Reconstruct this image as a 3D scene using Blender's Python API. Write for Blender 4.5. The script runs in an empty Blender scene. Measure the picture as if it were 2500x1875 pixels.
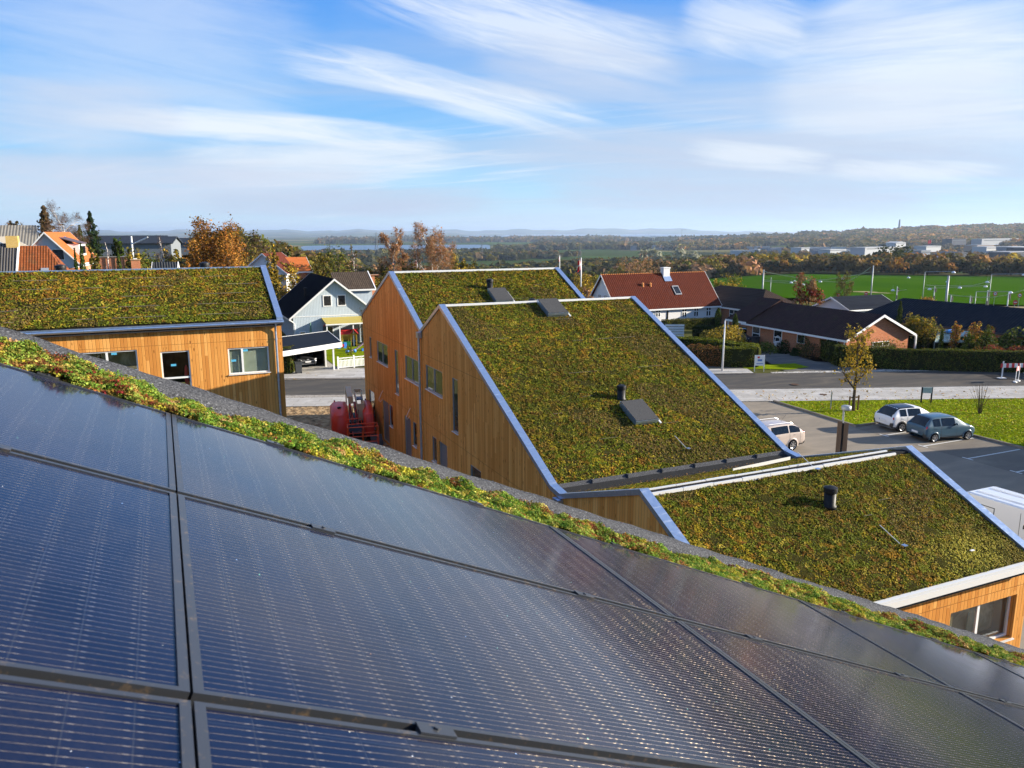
import bpy, math, random
import numpy as np
from math import radians as rad, sin, cos, pi
from mathutils import Matrix, Vector
random.seed(7); RNG = np.random.default_rng(7)
SC = bpy.context.scene; COL = SC.collection
GZ = -12.4                      # height of the flat ground around the buildings (eye level of the photo = 0)
# ------------------------------------------------------------------ camera
F, PITCH, ROLL, AZ = 1890.0, rad(11.1), rad(.2), rad(24.15)
hd = np.array([sin(AZ), cos(AZ), 0.]); rt = np.array([cos(AZ), -sin(AZ), 0.]); upv = np.array([0, 0, 1.])
fw = cos(PITCH)*hd - sin(PITCH)*upv; dn = -cos(PITCH)*upv - sin(PITCH)*hd
CX = cos(ROLL)*rt + sin(ROLL)*dn; CY = -sin(ROLL)*rt + cos(ROLL)*dn
cam = bpy.data.cameras.new('camera'); co = bpy.data.objects.new('camera', cam); COL.objects.link(co)
cam.sensor_width = 36; cam.lens = 36*F/2500; cam.clip_start = .05; cam.clip_end = 90000
co.matrix_world = Matrix(((CX[0], -CY[0], -fw[0], 0), (CX[1], -CY[1], -fw[1], 0), (CX[2], -CY[2], -fw[2], 0), (0, 0, 0, 1)))
cam.dof.use_dof = True; cam.dof.focus_distance = 14; cam.dof.aperture_fstop = 9
SC.camera = co
def ray(x, y): return CX*(x-1250)/F + CY*(y-937.5)/F + fw      # a point of the photograph (2500 px wide) as a direction
def at(x, y, d):                                               # ... at horizontal distance d
    r = ray(x, y); return r*(d/np.hypot(r[0], r[1]))
def onz(x, y, z=GZ): r = ray(x, y); return r*(z/r[2])
# ------------------------------------------------------------------ light
SUN_AZ, SUN_EL = rad(109), rad(17.8)                            # azimuth from +Y towards +X
sd = Vector((sin(SUN_AZ)*cos(SUN_EL), cos(SUN_AZ)*cos(SUN_EL), sin(SUN_EL)))
sl = bpy.data.lights.new('sun', 'SUN'); sl.energy = 5.0; sl.angle = rad(.5); sl.color = (1, .90, .74)
so = bpy.data.objects.new('sun', sl); COL.objects.link(so); so.rotation_euler = sd.to_track_quat('Z', 'Y').to_euler()
SC.view_settings.view_transform = 'Standard'; SC.view_settings.look = 'None'; SC.view_settings.exposure = 1.30; SC.view_settings.gamma = 1
cy = SC.cycles; cy.max_bounces = 6; cy.diffuse_bounces = 3; cy.glossy_bounces = 3; cy.transmission_bounces = 4; cy.transparent_max_bounces = 6; cy.volume_bounces = 0
cy.sample_clamp_indirect = 4; cy.sample_clamp_direct = 30; cy.caustics_reflective = False; cy.caustics_refractive = False; cy.use_adaptive_sampling = True; cy.adaptive_threshold = .02
try: cy.use_denoising = True; cy.denoiser = 'OPENIMAGEDENOISE'
except Exception: pass
# ------------------------------------------------------------------ node helper
class NT:
    def __init__(s, tree): s.t = tree; s.n = tree.nodes; s.l = tree.links
    def sock(s, i, v):
        if isinstance(v, bpy.types.NodeSocket): s.l.new(v, i)
        elif v is not None:
            if hasattr(i.default_value, '__len__'):
                if not hasattr(v, '__len__'): v = [v]*len(i.default_value)
                if len(v) == 3 and len(i.default_value) == 4: v = (*v, 1)
            i.default_value = v
    def new(s, typ, ins=None, out=0, **at_):
        n = s.n.new(typ)
        for k, v in at_.items(): setattr(n, k, v)
        for k, v in (ins or {}).items(): s.sock(n.inputs[k], v)
        return n if out is None else n.outputs[out]
    def m(s, op, a, b=None, c=None, clamp=False): return s.new('ShaderNodeMath', {0: a, **({1: b} if b is not None else {}), **({2: c} if c is not None else {})}, operation=op, use_clamp=clamp)
    def vm(s, op, a, b=None, out=0): return s.new('ShaderNodeVectorMath', {0: a, **({1: b} if b is not None else {})}, out, operation=op)
    def mix(s, f, a, b, bt='MIX'):
        n = s.new('ShaderNodeMix', None, None, data_type='RGBA', blend_type=bt, clamp_factor=True)
        s.sock(n.inputs[0], f); s.sock(n.inputs[6], a); s.sock(n.inputs[7], b); return n.outputs[2]
    def ramp(s, f, pts, interp='LINEAR'):
        n = s.n.new('ShaderNodeValToRGB'); s.sock(n.inputs[0], f); r = n.color_ramp; r.interpolation = interp
        while len(r.elements) < len(pts): r.elements.new(.5)
        for e, (p, c) in zip(r.elements, pts): e.position = p; e.color = (*c, 1) if hasattr(c, '__len__') else (c, c, c, 1)
        return n.outputs[0]
    def noise(s, vec=None, scale=5, detail=3, rough=.5, dist=0, out=0): return s.new('ShaderNodeTexNoise', {'Vector': vec, 'Scale': scale, 'Detail': detail, 'Roughness': rough, 'Distortion': dist}, out)
    def vor(s, vec=None, scale=5, out=0, **k): return s.new('ShaderNodeTexVoronoi', {'Vector': vec, 'Scale': scale}, out, **k)
    def mapr(s, v, a, b, c=0., d=1.): return s.new('ShaderNodeMapRange', {0: v, 1: a, 2: b, 3: c, 4: d})
    def scale(s, v, k): return s.vm('MULTIPLY', v, k)
    def sep(s, v): n = s.new('ShaderNodeSeparateXYZ', {0: v}, None); return n.outputs
    def comb(s, x=0., y=0., z=0.): return s.new('ShaderNodeCombineXYZ', {0: x, 1: y, 2: z})
    def pos(s): return s.new('ShaderNodeNewGeometry', None, None).outputs['Position']
    def obj(s): return s.new('ShaderNodeTexCoord', None, None).outputs['Object']
    def bump(s, h, st=.3, d=.02): return s.new('ShaderNodeBump', {'Height': h, 'Strength': st, 'Distance': d})
MATS = {}
def mat(name, base=(.5, .5, .5), rough=.6, metal=0., fn=None, **k):
    if name in MATS: return MATS[name]
    m = bpy.data.materials.new(name); m.use_nodes = True; t = NT(m.node_tree); p = t.n['Principled BSDF']
    ins = {'Base Color': base, 'Roughness': rough, 'Metallic': metal}; ins.update(k)
    if fn: ins.update(fn(t) or {})
    for q, v in ins.items():
        if q != 'SURF': t.sock(p.inputs[q], v)
    if 'SURF' in ins: t.l.new(ins['SURF'], t.n['Material Output'].inputs['Surface'])
    r_ = ins.get('Roughness')
    if 'SURF' not in ins and isinstance(r_, (int, float)) and r_ >= .6 and 'Specular IOR Level' not in ins: p.inputs['Specular IOR Level'].default_value = 0. if r_ >= .75 else .05
    MATS[name] = m; return m
# ------------------------------------------------------------------ world: sky and clouds
W = bpy.data.worlds.new('World'); SC.world = W; W.use_nodes = True; t = NT(W.node_tree)
sky = t.new('ShaderNodeTexSky', None, None, sky_type='NISHITA'); sky.sun_disc = False; sky.sun_elevation = SUN_EL; sky.sun_rotation = SUN_AZ
sky.altitude = 60; sky.air_density = 1.; sky.dust_density = .3; sky.ozone_density = 1.5
D = t.new('ShaderNodeTexCoord', None, None).outputs['Generated']
x, y, z = t.sep(D)
a_ = t.m('ADD', t.m('MULTIPLY', x, float(rt[0])), t.m('MULTIPLY', y, float(rt[1])))     # across the heading
b_ = t.m('ADD', t.m('MULTIPLY', x, float(hd[0])), t.m('MULTIPLY', y, float(hd[1])))     # along it
zz = t.m('ADD', t.m('MAXIMUM', z, 0.), .07)
ca, cb = t.m('DIVIDE', a_, zz), t.m('DIVIDE', b_, zz)
def lay(ang, sx, sy, off, detail=6, rough=.55, dist=.6):
    c_, s_ = cos(rad(ang)), sin(rad(ang))
    u = t.m('ADD', t.m('MULTIPLY', ca, c_*sx), t.m('MULTIPLY', cb, s_*sx)); v = t.m('ADD', t.m('MULTIPLY', ca, -s_*sy), t.m('MULTIPLY', cb, c_*sy))
    return t.noise(t.comb(t.m('ADD', u, off), v, off*1.7), 1, detail, rough, dist)
broad = t.mapr(lay(-20, .26, .55, 5.1, 6, .58, .7), .47, .66)
streak = t.mapr(lay(-26, .34, 1.9, 8.1, 8, .64, 1.3), .49, .63)
fine = t.mapr(lay(-28, 1.2, 4.5, 1.2, 6, .6, .8), .35, .75)
gate = t.mapr(lay(-30, .20, .4, 2.6, 3, .5, .3), .40, .56)
cir = t.m('MULTIPLY', t.m('MULTIPLY', streak, gate), t.m('ADD', .55, t.m('MULTIPLY', fine, .6)), clamp=True)
cl = t.m('ADD', t.m('MULTIPLY', broad, .18), t.m('MULTIPLY', cir, .72), clamp=True)
low = t.mapr(z, .02, .13)                                             # low bands of grey-mauve cloud
band = t.m('MULTIPLY', t.mapr(lay(3, .11, .55, 12.4, 6, .55, .4), .47, .58), t.mapr(z, .0, .05), clamp=True)
skyc = t.scale(sky.outputs[0], (.040, .056, .078))
skyc = t.mix(.85, skyc, t.ramp(z, [(0, (.275, .35, .415)), (.05, (.195, .32, .425)), (.12, (.095, .235, .41)), (.26, (.025, .140, .39)), (.6, (.02, .09, .27)), (1, (.015, .07, .22))]))
ccol = t.mix(fine, (.27, .33, .41), (.385, .405, .425))
c1 = t.mix(t.m('MULTIPLY', cl, .8), skyc, ccol)
c2 = t.mix(t.m('MULTIPLY', band, .42), c1, (.225, .265, .335))
# the day's larger clouds, placed by direction (tangents of bearing and height)
bb = t.m('MAXIMUM', b_, .05); U = t.m('DIVIDE', a_, bb); V = t.m('DIVIDE', z, bb); front = t.m('GREATER_THAN', b_, .06)
def uv(px_, py_): r = ray(px_, py_); return r @ rt/(r @ hd), r[2]/(r @ hd)
def cloud(col, p0, p1, wid, k, bend=0., col2=None, fz=1., off=0., lo=.34, hi=.66):
    (u0, v0), (u1, v1) = uv(*p0), uv(*p1); L = math.hypot(u1-u0, v1-v0)/2; cs, sn = (u1-u0)/L/2, (v1-v0)/L/2; w = wid/F
    du = t.m('SUBTRACT', U, (u0+u1)/2); dv = t.m('SUBTRACT', V, (v0+v1)/2)
    al = t.m('ADD', t.m('MULTIPLY', du, cs/L), t.m('MULTIPLY', dv, sn/L)); ac = t.m('ADD', t.m('MULTIPLY', du, -sn/w), t.m('MULTIPLY', dv, cs/w)); al2 = t.m('MULTIPLY', al, al); ac = t.m('ADD', ac, t.m('MULTIPLY', al2, bend))
    q = t.comb(t.m('MULTIPLY', al, L*4.5*fz), t.m('MULTIPLY', t.m('ADD', ac, t.m('MULTIPLY', al, .25)), w*50*fz), off); n = t.noise(q, 1., 10, .66, .6); wv = t.m('MULTIPLY', t.m('SUBTRACT', t.noise(t.comb(t.m('MULTIPLY', al, L*5), 0., off+7), 1, 3), .5), 1.4)
    ac = t.m('ADD', ac, wv); e = t.m('MULTIPLY', t.m('SUBTRACT', 1., al2, clamp=True), t.mapr(t.m('MULTIPLY', ac, ac), 2.2, 0.))
    m_ = t.m('MULTIPLY', t.mapr(t.m('MULTIPLY', t.m('ADD', t.m('MULTIPLY', e, .42), n), .72), lo, hi), t.m('MULTIPLY', t.m('MULTIPLY', t.mapr(e, 0., .35), front), k), clamp=True)
    return t.mix(m_, col, col2 or (.385, .405, .425))
MV = (.275, .305, .365); MG = (.235, .275, .345)
c2 = cloud(c2, (-200, 60), (800, 160), 170, .34, fz=.5, off=1); c2 = cloud(c2, (1850, 250), (2750, 90), 150, .75, fz=.5, off=2, lo=.30); c2 = cloud(c2, (1500, 330), (2700, 300), 100, .45, .2, MV, .7, 3)
c2 = cloud(c2, (820, -60), (1700, 165), 56, .72, -.35, fz=1., off=4, lo=.36); c2 = cloud(c2, (640, 120), (1520, 320), 36, .75, .3, fz=1.1, off=5, lo=.36); c2 = cloud(c2, (120, 268), (1160, 352), 26, .85, .4, fz=1., off=6, lo=.33)
c2 = cloud(c2, (400, 400), (1150, 395), 42, .7, fz=1., off=7); c2 = cloud(c2, (-250, 435), (1000, 468), 50, .85, -.3, MV, .6, 8, lo=.28); c2 = cloud(c2, (-150, 250), (480, 300), 60, .6, 0, MV, .7, 9, lo=.3)
c2 = cloud(c2, (1150, 370), (2650, 430), 56, .9, 0, MG, .8, 10, lo=.28); c2 = cloud(c2, (1650, 30), (1980, 90), 60, .6, fz=1., off=11); c2 = cloud(c2, (450, 500), (1250, 490), 26, .95, 0, MG, 1., 12, lo=.28); c2 = cloud(c2, (1300, 470), (2300, 500), 30, .9, 0, MG, 1., 13, lo=.28); c2 = cloud(c2, (1650, 365), (2050, 400), 26, .55, off=14, lo=.40); c2 = cloud(c2, (2000, 405), (2480, 430), 22, .55, off=15, lo=.40); c2 = cloud(c2, (1150, 130), (1700, 210), 60, .5, 0, MV, 1., 16)
t.sock(t.n['Background'].inputs[0], c2); t.n['Background'].inputs[1].default_value = 1
W.cycles.sampling_method = 'MANUAL'; W.cycles.sample_map_resolution = 512
# ------------------------------------------------------------------ objects
def tag(o, label=None, cat=None, group=None, kind=None):
    if label: o['label'] = label
    if cat: o['category'] = cat
    if group: o['group'] = group
    if kind: o['kind'] = kind
    return o
def thing(name, label, cat, loc=(0, 0, 0), group=None, rz=0):
    o = bpy.data.objects.new(name, None); COL.objects.link(o); o.location = loc; o.rotation_euler = (0, 0, rz); o.empty_display_size = .2
    return tag(o, label, cat, group)
def root_of(o):
    while o.parent: o = o.parent
    return o
def mesh_obj(name, V, Fs, m, parent=None, smooth=False, cols=None, uv=None):
    V = np.asarray(V, float).reshape(-1, 3)
    if parent is not None and not parent.get('_loc'): V = V - np.array(root_of(parent).location)
    me = bpy.data.meshes.new(name)
    if isinstance(Fs, np.ndarray):
        n, k = Fs.shape; me.vertices.add(len(V)); me.vertices.foreach_set('co', V.ravel().astype('f'))
        me.loops.add(n*k); me.loops.foreach_set('vertex_index', Fs.ravel().astype('i')); me.polygons.add(n)
        me.polygons.foreach_set('loop_start', np.arange(0, n*k, k, dtype='i')); me.update(calc_edges=True)
    else: me.from_pydata(V.tolist(), [], Fs); me.update()
    if cols is not None:
        ca_ = me.color_attributes.new('col', 'FLOAT_COLOR', 'POINT')
        c = np.ones((len(V), 4), 'f'); c[:, :3] = cols; ca_.data.foreach_set('color', c.ravel())
    if smooth: me.polygons.foreach_set('use_smooth', np.ones(len(me.polygons), bool))
    me.materials.append(m); o = bpy.data.objects.new(name, me); COL.objects.link(o)
    if parent is not None: o.parent = parent
    return o
def copy_tree(o, parent=None, label=None, loc=None, rz=None, group=None):
    c = o.copy(); COL.objects.link(c); c.parent = parent
    if label: c['label'] = label
    if group: c['group'] = group
    if loc is not None: c.location = loc
    if rz is not None: c.rotation_euler = (0, 0, rz)
    for ch in o.children: copy_tree(ch, c)
    return c
class MB:
    def __init__(s, O=(0, 0, 0), ex=(1, 0, 0), ey=(0, 1, 0), ez=(0, 0, 1)):
        s.v = []; s.f = []; s.frame(O, ex, ey, ez)
    def frame(s, O=(0, 0, 0), ex=(1, 0, 0), ey=(0, 1, 0), ez=(0, 0, 1)): s.O = np.array(O, float); s.M = np.array([ex, ey, ez], float); return s
    def add(s, vs, fs):
        b = len(s.v); s.v += [tuple(s.O + np.array(p, float) @ s.M) for p in vs]; s.f += [tuple(b+i for i in f) for f in fs]; return s
    def hexa(s, p): return s.add(p, [(3, 2, 1, 0), (4, 5, 6, 7), (0, 1, 5, 4), (1, 2, 6, 5), (2, 3, 7, 6), (3, 0, 4, 7)])
    def box(s, a, b):
        x0, y0, z0 = a; x1, y1, z1 = b
        return s.hexa([(x0, y0, z0), (x1, y0, z0), (x1, y1, z0), (x0, y1, z0), (x0, y0, z1), (x1, y0, z1), (x1, y1, z1), (x0, y1, z1)])
    def quad(s, *p): return s.add(p, [tuple(range(len(p)))])
    def slab(s, p, off):     # polygon p thickened by vector off
        n = len(p); q = [tuple(np.array(a)+np.array(off)) for a in p]
        return s.add(list(p)+q, [tuple(range(n))[::-1], tuple(range(n, 2*n))]+[(i, (i+1) % n, n+(i+1) % n, n+i) for i in range(n)])
    def tube(s, pts, r, n=8, cap=True):
        pts = [np.array(p, float) for p in pts]; rs = r if hasattr(r, '__len__') else [r]*len(pts); vs = []; fs = []
        for i, p in enumerate(pts):
            d = pts[min(i+1, len(pts)-1)]-pts[max(i-1, 0)]; d = d/(np.linalg.norm(d)+1e-9)
            a = np.cross(d, (0, 0, 1) if abs(d[2]) < .9 else (1, 0, 0)); a /= np.linalg.norm(a); b = np.cross(d, a)
            vs += [p+rs[i]*(cos(2*pi*k/n)*a+sin(2*pi*k/n)*b) for k in range(n)]
        for i in range(len(pts)-1):
            for k in range(n): fs.append((i*n+k, i*n+(k+1) % n, (i+1)*n+(k+1) % n, (i+1)*n+k))
        if cap: fs += [tuple(range(n))[::-1], tuple(range((len(pts)-1)*n, len(pts)*n))]
        return s.add(vs, fs)
    def lathe(s, c, prof, n=16):
        vs = []; fs = []
        for r, z_ in prof: vs += [(c[0]+r*cos(2*pi*k/n), c[1]+r*sin(2*pi*k/n), c[2]+z_) for k in range(n)]
        for i in range(len(prof)-1):
            for k in range(n): fs.append((i*n+k, i*n+(k+1) % n, (i+1)*n+(k+1) % n, (i+1)*n+k))
        fs += [tuple(range(n))[::-1], tuple(range((len(prof)-1)*n, len(prof)*n))]
        return s.add(vs, fs)
    def ball(s, c, r, n=10, m=6):
        r = np.array(r if hasattr(r, '__len__') else (r, r, r)); vs = [(c[0], c[1], c[2]-r[2])]; fs = []
        for i in range(1, m):
            for k in range(n): vs.append((c[0]+r[0]*sin(pi*i/m)*cos(2*pi*k/n), c[1]+r[1]*sin(pi*i/m)*sin(2*pi*k/n), c[2]-r[2]*cos(pi*i/m)))
        vs.append((c[0], c[1], c[2]+r[2])); L = len(vs)-1
        for k in range(n):
            fs.append((0, 1+(k+1) % n, 1+k)); fs.append((L, L-n+k, L-n+(k+1) % n))
            for i in range(m-2): a = 1+i*n; fs.append((a+k, a+(k+1) % n, a+n+(k+1) % n, a+n+k))
        return s.add(vs, fs)
    def build(s, name, m, parent=None, smooth=False): return mesh_obj(name, s.v, s.f, m, parent, smooth)
def wall_mb(mb, top, zb, holes, depth=.14):
    """wall in the local x-z plane (outward = -y); top = [(x, z)...], holes = [(x0, z0, x1, z1)]; adds reveals going +y"""
    xs = sorted(set([p[0] for p in top]+[h[0] for h in holes]+[h[2] for h in holes]))
    def tz(x): 
        for (xa, za), (xb, zb_) in zip(top, top[1:]):
            if xa-1e-6 <= x <= xb+1e-6: return za+(zb_-za)*(x-xa)/(xb-xa) if xb > xa else za
        return top[-1][1]
    for xa, xb in zip(xs, xs[1:]):
        if xb-xa < 1e-5: continue
        hs = sorted([(h[1], h[3]) for h in holes if h[0] <= xa+1e-6 and h[2] >= xb-1e-6]); z = zb
        for h0, h1 in hs:
            if h0 > z: mb.quad((xa, 0, z), (xb, 0, z), (xb, 0, h0), (xa, 0, h0))
            z = h1
        mb.quad((xa, 0, z), (xb, 0, z), (xb, 0, tz(xb-1e-7) if tz else z), (xa, 0, tz(xa+1e-7)))
    for x0, z0, x1, z1 in holes:
        d = depth
        mb.quad((x0, 0, z0), (x0, d, z0), (x0, d, z1), (x0, 0, z1)); mb.quad((x1, 0, z0), (x1, 0, z1), (x1, d, z1), (x1, d, z0))
        mb.quad((x0, 0, z1), (x0, d, z1), (x1, d, z1), (x1, 0, z1)); mb.quad((x0, 0, z0), (x1, 0, z0), (x1, d, z0), (x0, d, z0))
    return mb
def window(parent, fr, x0, z0, x1, z1, fm, gm, mull=(), bars=(), inset=.07, t_=.055, sill=None, name='window', proud=None, back=None):
    """frame as a part, its pane (and sill) as sub-parts; fr = (O, ex, ey(inward), ez)"""
    y0 = inset if proud is None else -proud; m = MB(*fr); d = .06
    m.box((x0, y0, z0), (x0+t_, y0+d, z1)); m.box((x1-t_, y0, z0), (x1, y0+d, z1)); m.box((x0+t_, y0, z0), (x1-t_, y0+d, z0+t_)); m.box((x0+t_, y0, z1-t_), (x1-t_, y0+d, z1))
    for mx in mull: m.box((x0+(x1-x0)*mx-t_*.7, y0-.004, z0+t_), (x0+(x1-x0)*mx+t_*.7, y0+d, z1-t_))
    for bz in bars: m.box((x0+t_, y0-.006, z0+(z1-z0)*bz-t_*.6), (x1-t_, y0+d-.004, z0+(z1-z0)*bz+t_*.6))
    o = m.build(name, fm, parent)
    g = MB(*fr); g.box((x0+t_, y0+d*.45, z0+t_), (x1-t_, y0+d*.6, z1-t_)) if proud is None else g.box((x0+t_, y0+d*.4, z0+t_), (x1-t_, y0+d*.5, z1-t_))
    g.build('pane', gm, o)
    if back: b = MB(*fr); b.quad((x0, y0+back[0], z0), (x1, y0+back[0], z0), (x1, y0+back[0], z1), (x0, y0+back[0], z1)); b.build('interior', back[1], o)
    if sill: s = MB(*fr); s.box((x0-.03, -.06, z0-.035), (x1+.03, y0+.01, z0-.003)); s.build('sill', sill, o)
    return o
# leaf quads: centres P, outward N, sizes, colours
def leaves(P, N, size, cols, tilt=.7, rng=RNG, asp=1.):
    n = len(P); N = N+rng.normal(0, tilt, (n, 3)); N /= np.linalg.norm(N, axis=1)[:, None]+1e-9
    A = np.cross(N, rng.normal(size=(n, 3))); A /= np.linalg.norm(A, axis=1)[:, None]+1e-9; B = np.cross(N, A)
    sz = (size*(.6+.8*rng.random(n)))[:, None]*.5; A = A*sz*asp; B = B*sz
    V = np.stack([P-A*.6-B, P+A-B*.5, P+A*.6+B, P-A+B*.4], 1).reshape(-1, 3)
    return V, np.arange(4*n).reshape(n, 4), np.repeat(cols, 4, 0)
def lin(c): c = np.asarray(c, float)/255; return np.where(c <= .04045, c/12.92, ((c+.055)/1.055)**2.4)
def vnoise(P, sc, seed=0):          # cheap smooth value noise, 0..1
    r = np.random.default_rng(seed); s_ = np.zeros(len(P)); 
    for k in range(9):
        d = r.normal(size=3); d /= np.linalg.norm(d); s_ += np.sin((P@d)*sc*(.6+1.2*r.random())+r.random()*6.28)
    return np.clip(s_/7+.5, 0, 1)
def pick(pal, w, n, rng=RNG, var=.16):
    c = np.array(pal)[rng.choice(len(pal), n, p=np.array(w)/np.sum(w))]; return np.clip(c*(1+rng.normal(0, var, (n, 1)))*(1+rng.normal(0, var*.3, (n, 3))), .004, .9)
def leaf_fn(t):
    c = t.new('ShaderNodeAttribute', None, None, attribute_name='col').outputs['Color']
    d = t.new('ShaderNodeBsdfPrincipled', {'Base Color': c, 'Roughness': .65, 'Specular IOR Level': .04}); tr = t.new('ShaderNodeBsdfTranslucent', {'Color': t.mix(.2, c, (.5, .5, .05))})
    return {'SURF': t.new('ShaderNodeMixShader', {0: .22, 1: d, 2: tr})}
LEAF = mat('leaf', fn=leaf_fn)
# ------------------------------------------------------------------ materials
def wood_fn(seams=(), gain=1.):
    def f(t):
        x, y, z = t.sep(t.pos()); h = t.m('ADD', x, y); u = t.m('MULTIPLY', h, 1/.138); bi = t.m('FLOOR', u); fr = t.m('SUBTRACT', u, bi)
        lv = t.m('FLOOR', t.m('MULTIPLY', t.m('ADD', z, t.m('MULTIPLY', t.new('ShaderNodeTexWhiteNoise', {'W': bi}, 0, noise_dimensions='1D'), 4.)), 1/3.7))
        rnd = t.new('ShaderNodeTexWhiteNoise', {'Vector': t.comb(bi, lv, 0.)}, 0)
        g = t.noise(t.comb(t.m('MULTIPLY', h, 55.), bi, t.m('MULTIPLY', z, 1.6)), 1, 4, .6, .8)
        c = t.ramp(t.m('ADD', t.m('MULTIPLY', rnd, .75), t.m('MULTIPLY', g, .3)), [(0, (.38, .150, .034)), (.35, (.48, .205, .048)), (.7, (.56, .26, .066)), (1, (.64, .33, .10))])
        v = t.n.new('ShaderNodeTexVoronoi'); t.sock(v.inputs['Vector'], t.comb(t.m('MULTIPLY', t.m('ADD', u, 0.), 1.), t.m('MULTIPLY', z, 2.4), 0.)); v.inputs['Scale'].default_value = 1.; v.inputs['Randomness'].default_value = .9
        sel = t.m('GREATER_THAN', t.sep(v.outputs['Color'])[0], .5)
        kn = t.m('MULTIPLY', t.mapr(v.outputs['Distance'], .10, .24, 1, 0), sel)
        c = t.mix(t.m('MULTIPLY', kn, .8), c, (.09, .028, .006))
        big = t.noise(t.comb(t.m('MULTIPLY', h, .5), t.m('MULTIPLY', z, .25), 0.), 1, 3)
        c = t.mix(t.mapr(big, .4, .75, 0, .35), c, (.36, .13, .022))
        gap = t.m('MAXIMUM', t.mapr(fr, .0, .10, 1, 0), t.mapr(fr, .90, 1., 0, 1))
        for s_ in seams: gap = t.m('MAXIMUM', gap, t.m('MULTIPLY', t.m('LESS_THAN', t.m('ABSOLUTE', t.m('SUBTRACT', z, s_)), .012), .8))
        c = t.mix(t.m('MULTIPLY', gap, .62), c, (.05, .02, .007))
        c = t.vm('MULTIPLY', c, (gain, gain, gain))
        return {'Base Color': c, 'Roughness': .62, 'Normal': t.bump(t.m('SUBTRACT', t.m('MULTIPLY', g, .12), gap), .6, .012)}
    return f
WOOD_A = mat('larch cladding long wall', fn=wood_fn((-4.98,), 1.28))
WOOD_B = mat('larch cladding gable', fn=wood_fn((-5.9, -9.35), 1.32))
WOOD_D = mat('larch cladding low wall', fn=wood_fn((-9.9,), 1.2))
def zinc_fn(t):
    p = t.pos(); n = t.noise(p, 9, 4); x, y, z = t.sep(p)
    s = t.m('FRACT', t.m('MULTIPLY', t.m('ADD', y, x), .52)); j = t.m('MAXIMUM', t.mapr(s, 0, .012, 1, 0), 0.)
    st = t.mapr(t.noise(t.vm('MULTIPLY', p, (1, 3, 6)), 2.2, 5), .58, .75)
    return {'Base Color': t.mix(j, t.mix(st, t.mix(n, (.34, .46, .66), (.50, .61, .78)), (.80, .84, .90)), (.3, .32, .35)), 'Roughness': t.m('ADD', t.m('MULTIPLY', n, .2), .26)}
ZINC = mat('galvanised flashing', metal=.85, fn=zinc_fn)
PALE = mat('pale metal trim', (.72, .72, .70), .45, .2)
def felt_fn(t):
    p = t.pos(); n = t.noise(p, 95, 3, .85); b = t.noise(p, 1.7, 3)
    return {'Base Color': t.mix(t.mapr(b, .3, .8, 0, .4), t.ramp(n, [(.34, (.01, .01, .012)), (.48, (.050, .052, .058)), (.60, (.11, .115, .125)), (.72, (.50, .50, .50))]), (.10, .10, .105)), 'Roughness': .9, 'Normal': t.bump(n, .6, .004)}
FELT = mat('mineral roofing felt', fn=felt_fn)
DFELT = mat('dark felt', fn=lambda t: {'Base Color': t.ramp(t.noise(t.pos(), 45, 4, .7), [(.35, .018), (.7, .06)]), 'Roughness': .88})
HFELT = mat('hatch felt', fn=lambda t: {'Base Color': t.ramp(t.noise(t.pos(), 60, 4, .8), [(.35, (.04, .04, .042)), (.7, (.12, .12, .12))]), 'Roughness': .9})
BLACK = mat('black plastic', (.012, .012, .013), .5, **{'Specular IOR Level': .25})
DMET = mat('black anodised aluminium', fn=lambda t: {'Base Color': t.mix(t.mapr(t.noise(t.obj(), 30, 5, .7), .56, .72), (.085, .09, .10), (.30, .21, .13)), 'Roughness': .36}, metal=.65)
GREYF = mat('aluminium window frame', (.42, .43, .44), .45, .5)
LGREYF = mat('light window frame', (.76, .76, .74), .5)
WHITE = mat('white paint', fn=lambda t: {'Base Color': t.mix(t.mapr(t.noise(t.pos(), 1.3, 4), .4, .8, 0, .25), (.78, .78, .76), (.60, .58, .53)), 'Roughness': .55})
def glass_fn(t):
    ge = t.new('ShaderNodeNewGeometry', None, None).outputs; cs_ = t.m('ABSOLUTE', t.vm('DOT_PRODUCT', ge['Incoming'], ge['Normal'], out=1)); f = t.m('ADD', .045, t.m('MULTIPLY', t.m('POWER', t.m('SUBTRACT', 1., cs_), 5.), .9)); g = t.new('ShaderNodeBsdfGlossy', {'Color': (.95, .97, 1), 'Roughness': .01}); tr = t.new('ShaderNodeBsdfTransparent', {'Color': (.94, .96, .955)})
    return {'SURF': t.new('ShaderNodeMixShader', {0: t.m('MULTIPLY', f, 1.1, clamp=True), 1: tr, 2: g})}
GLASS = mat('clear window glass', fn=glass_fn)
DGLASS = mat('dark window glass', (.014, .016, .018), .06, **{'Specular IOR Level': .8})
CGLASS = mat('car glass', (.006, .008, .011), .05, **{'Specular IOR Level': .5})
SOIL = mat('sedum substrate', fn=lambda t: {'Base Color': t.mix(t.mapr(t.noise(t.pos(), 6, 5, .7), .35, .7), (.030, .026, .010), (.060, .058, .014)), 'Roughness': .95, 'Normal': t.bump(t.noise(t.pos(), 30, 4, .7), 1, .05)})
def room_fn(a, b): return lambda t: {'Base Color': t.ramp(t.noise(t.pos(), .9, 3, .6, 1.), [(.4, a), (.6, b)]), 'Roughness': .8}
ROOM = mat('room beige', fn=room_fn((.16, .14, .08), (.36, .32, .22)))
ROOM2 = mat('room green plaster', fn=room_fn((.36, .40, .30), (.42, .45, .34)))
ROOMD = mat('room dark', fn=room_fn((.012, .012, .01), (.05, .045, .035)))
STICK = mat('blue sticker', (.10, .42, .62), .4)
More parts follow.
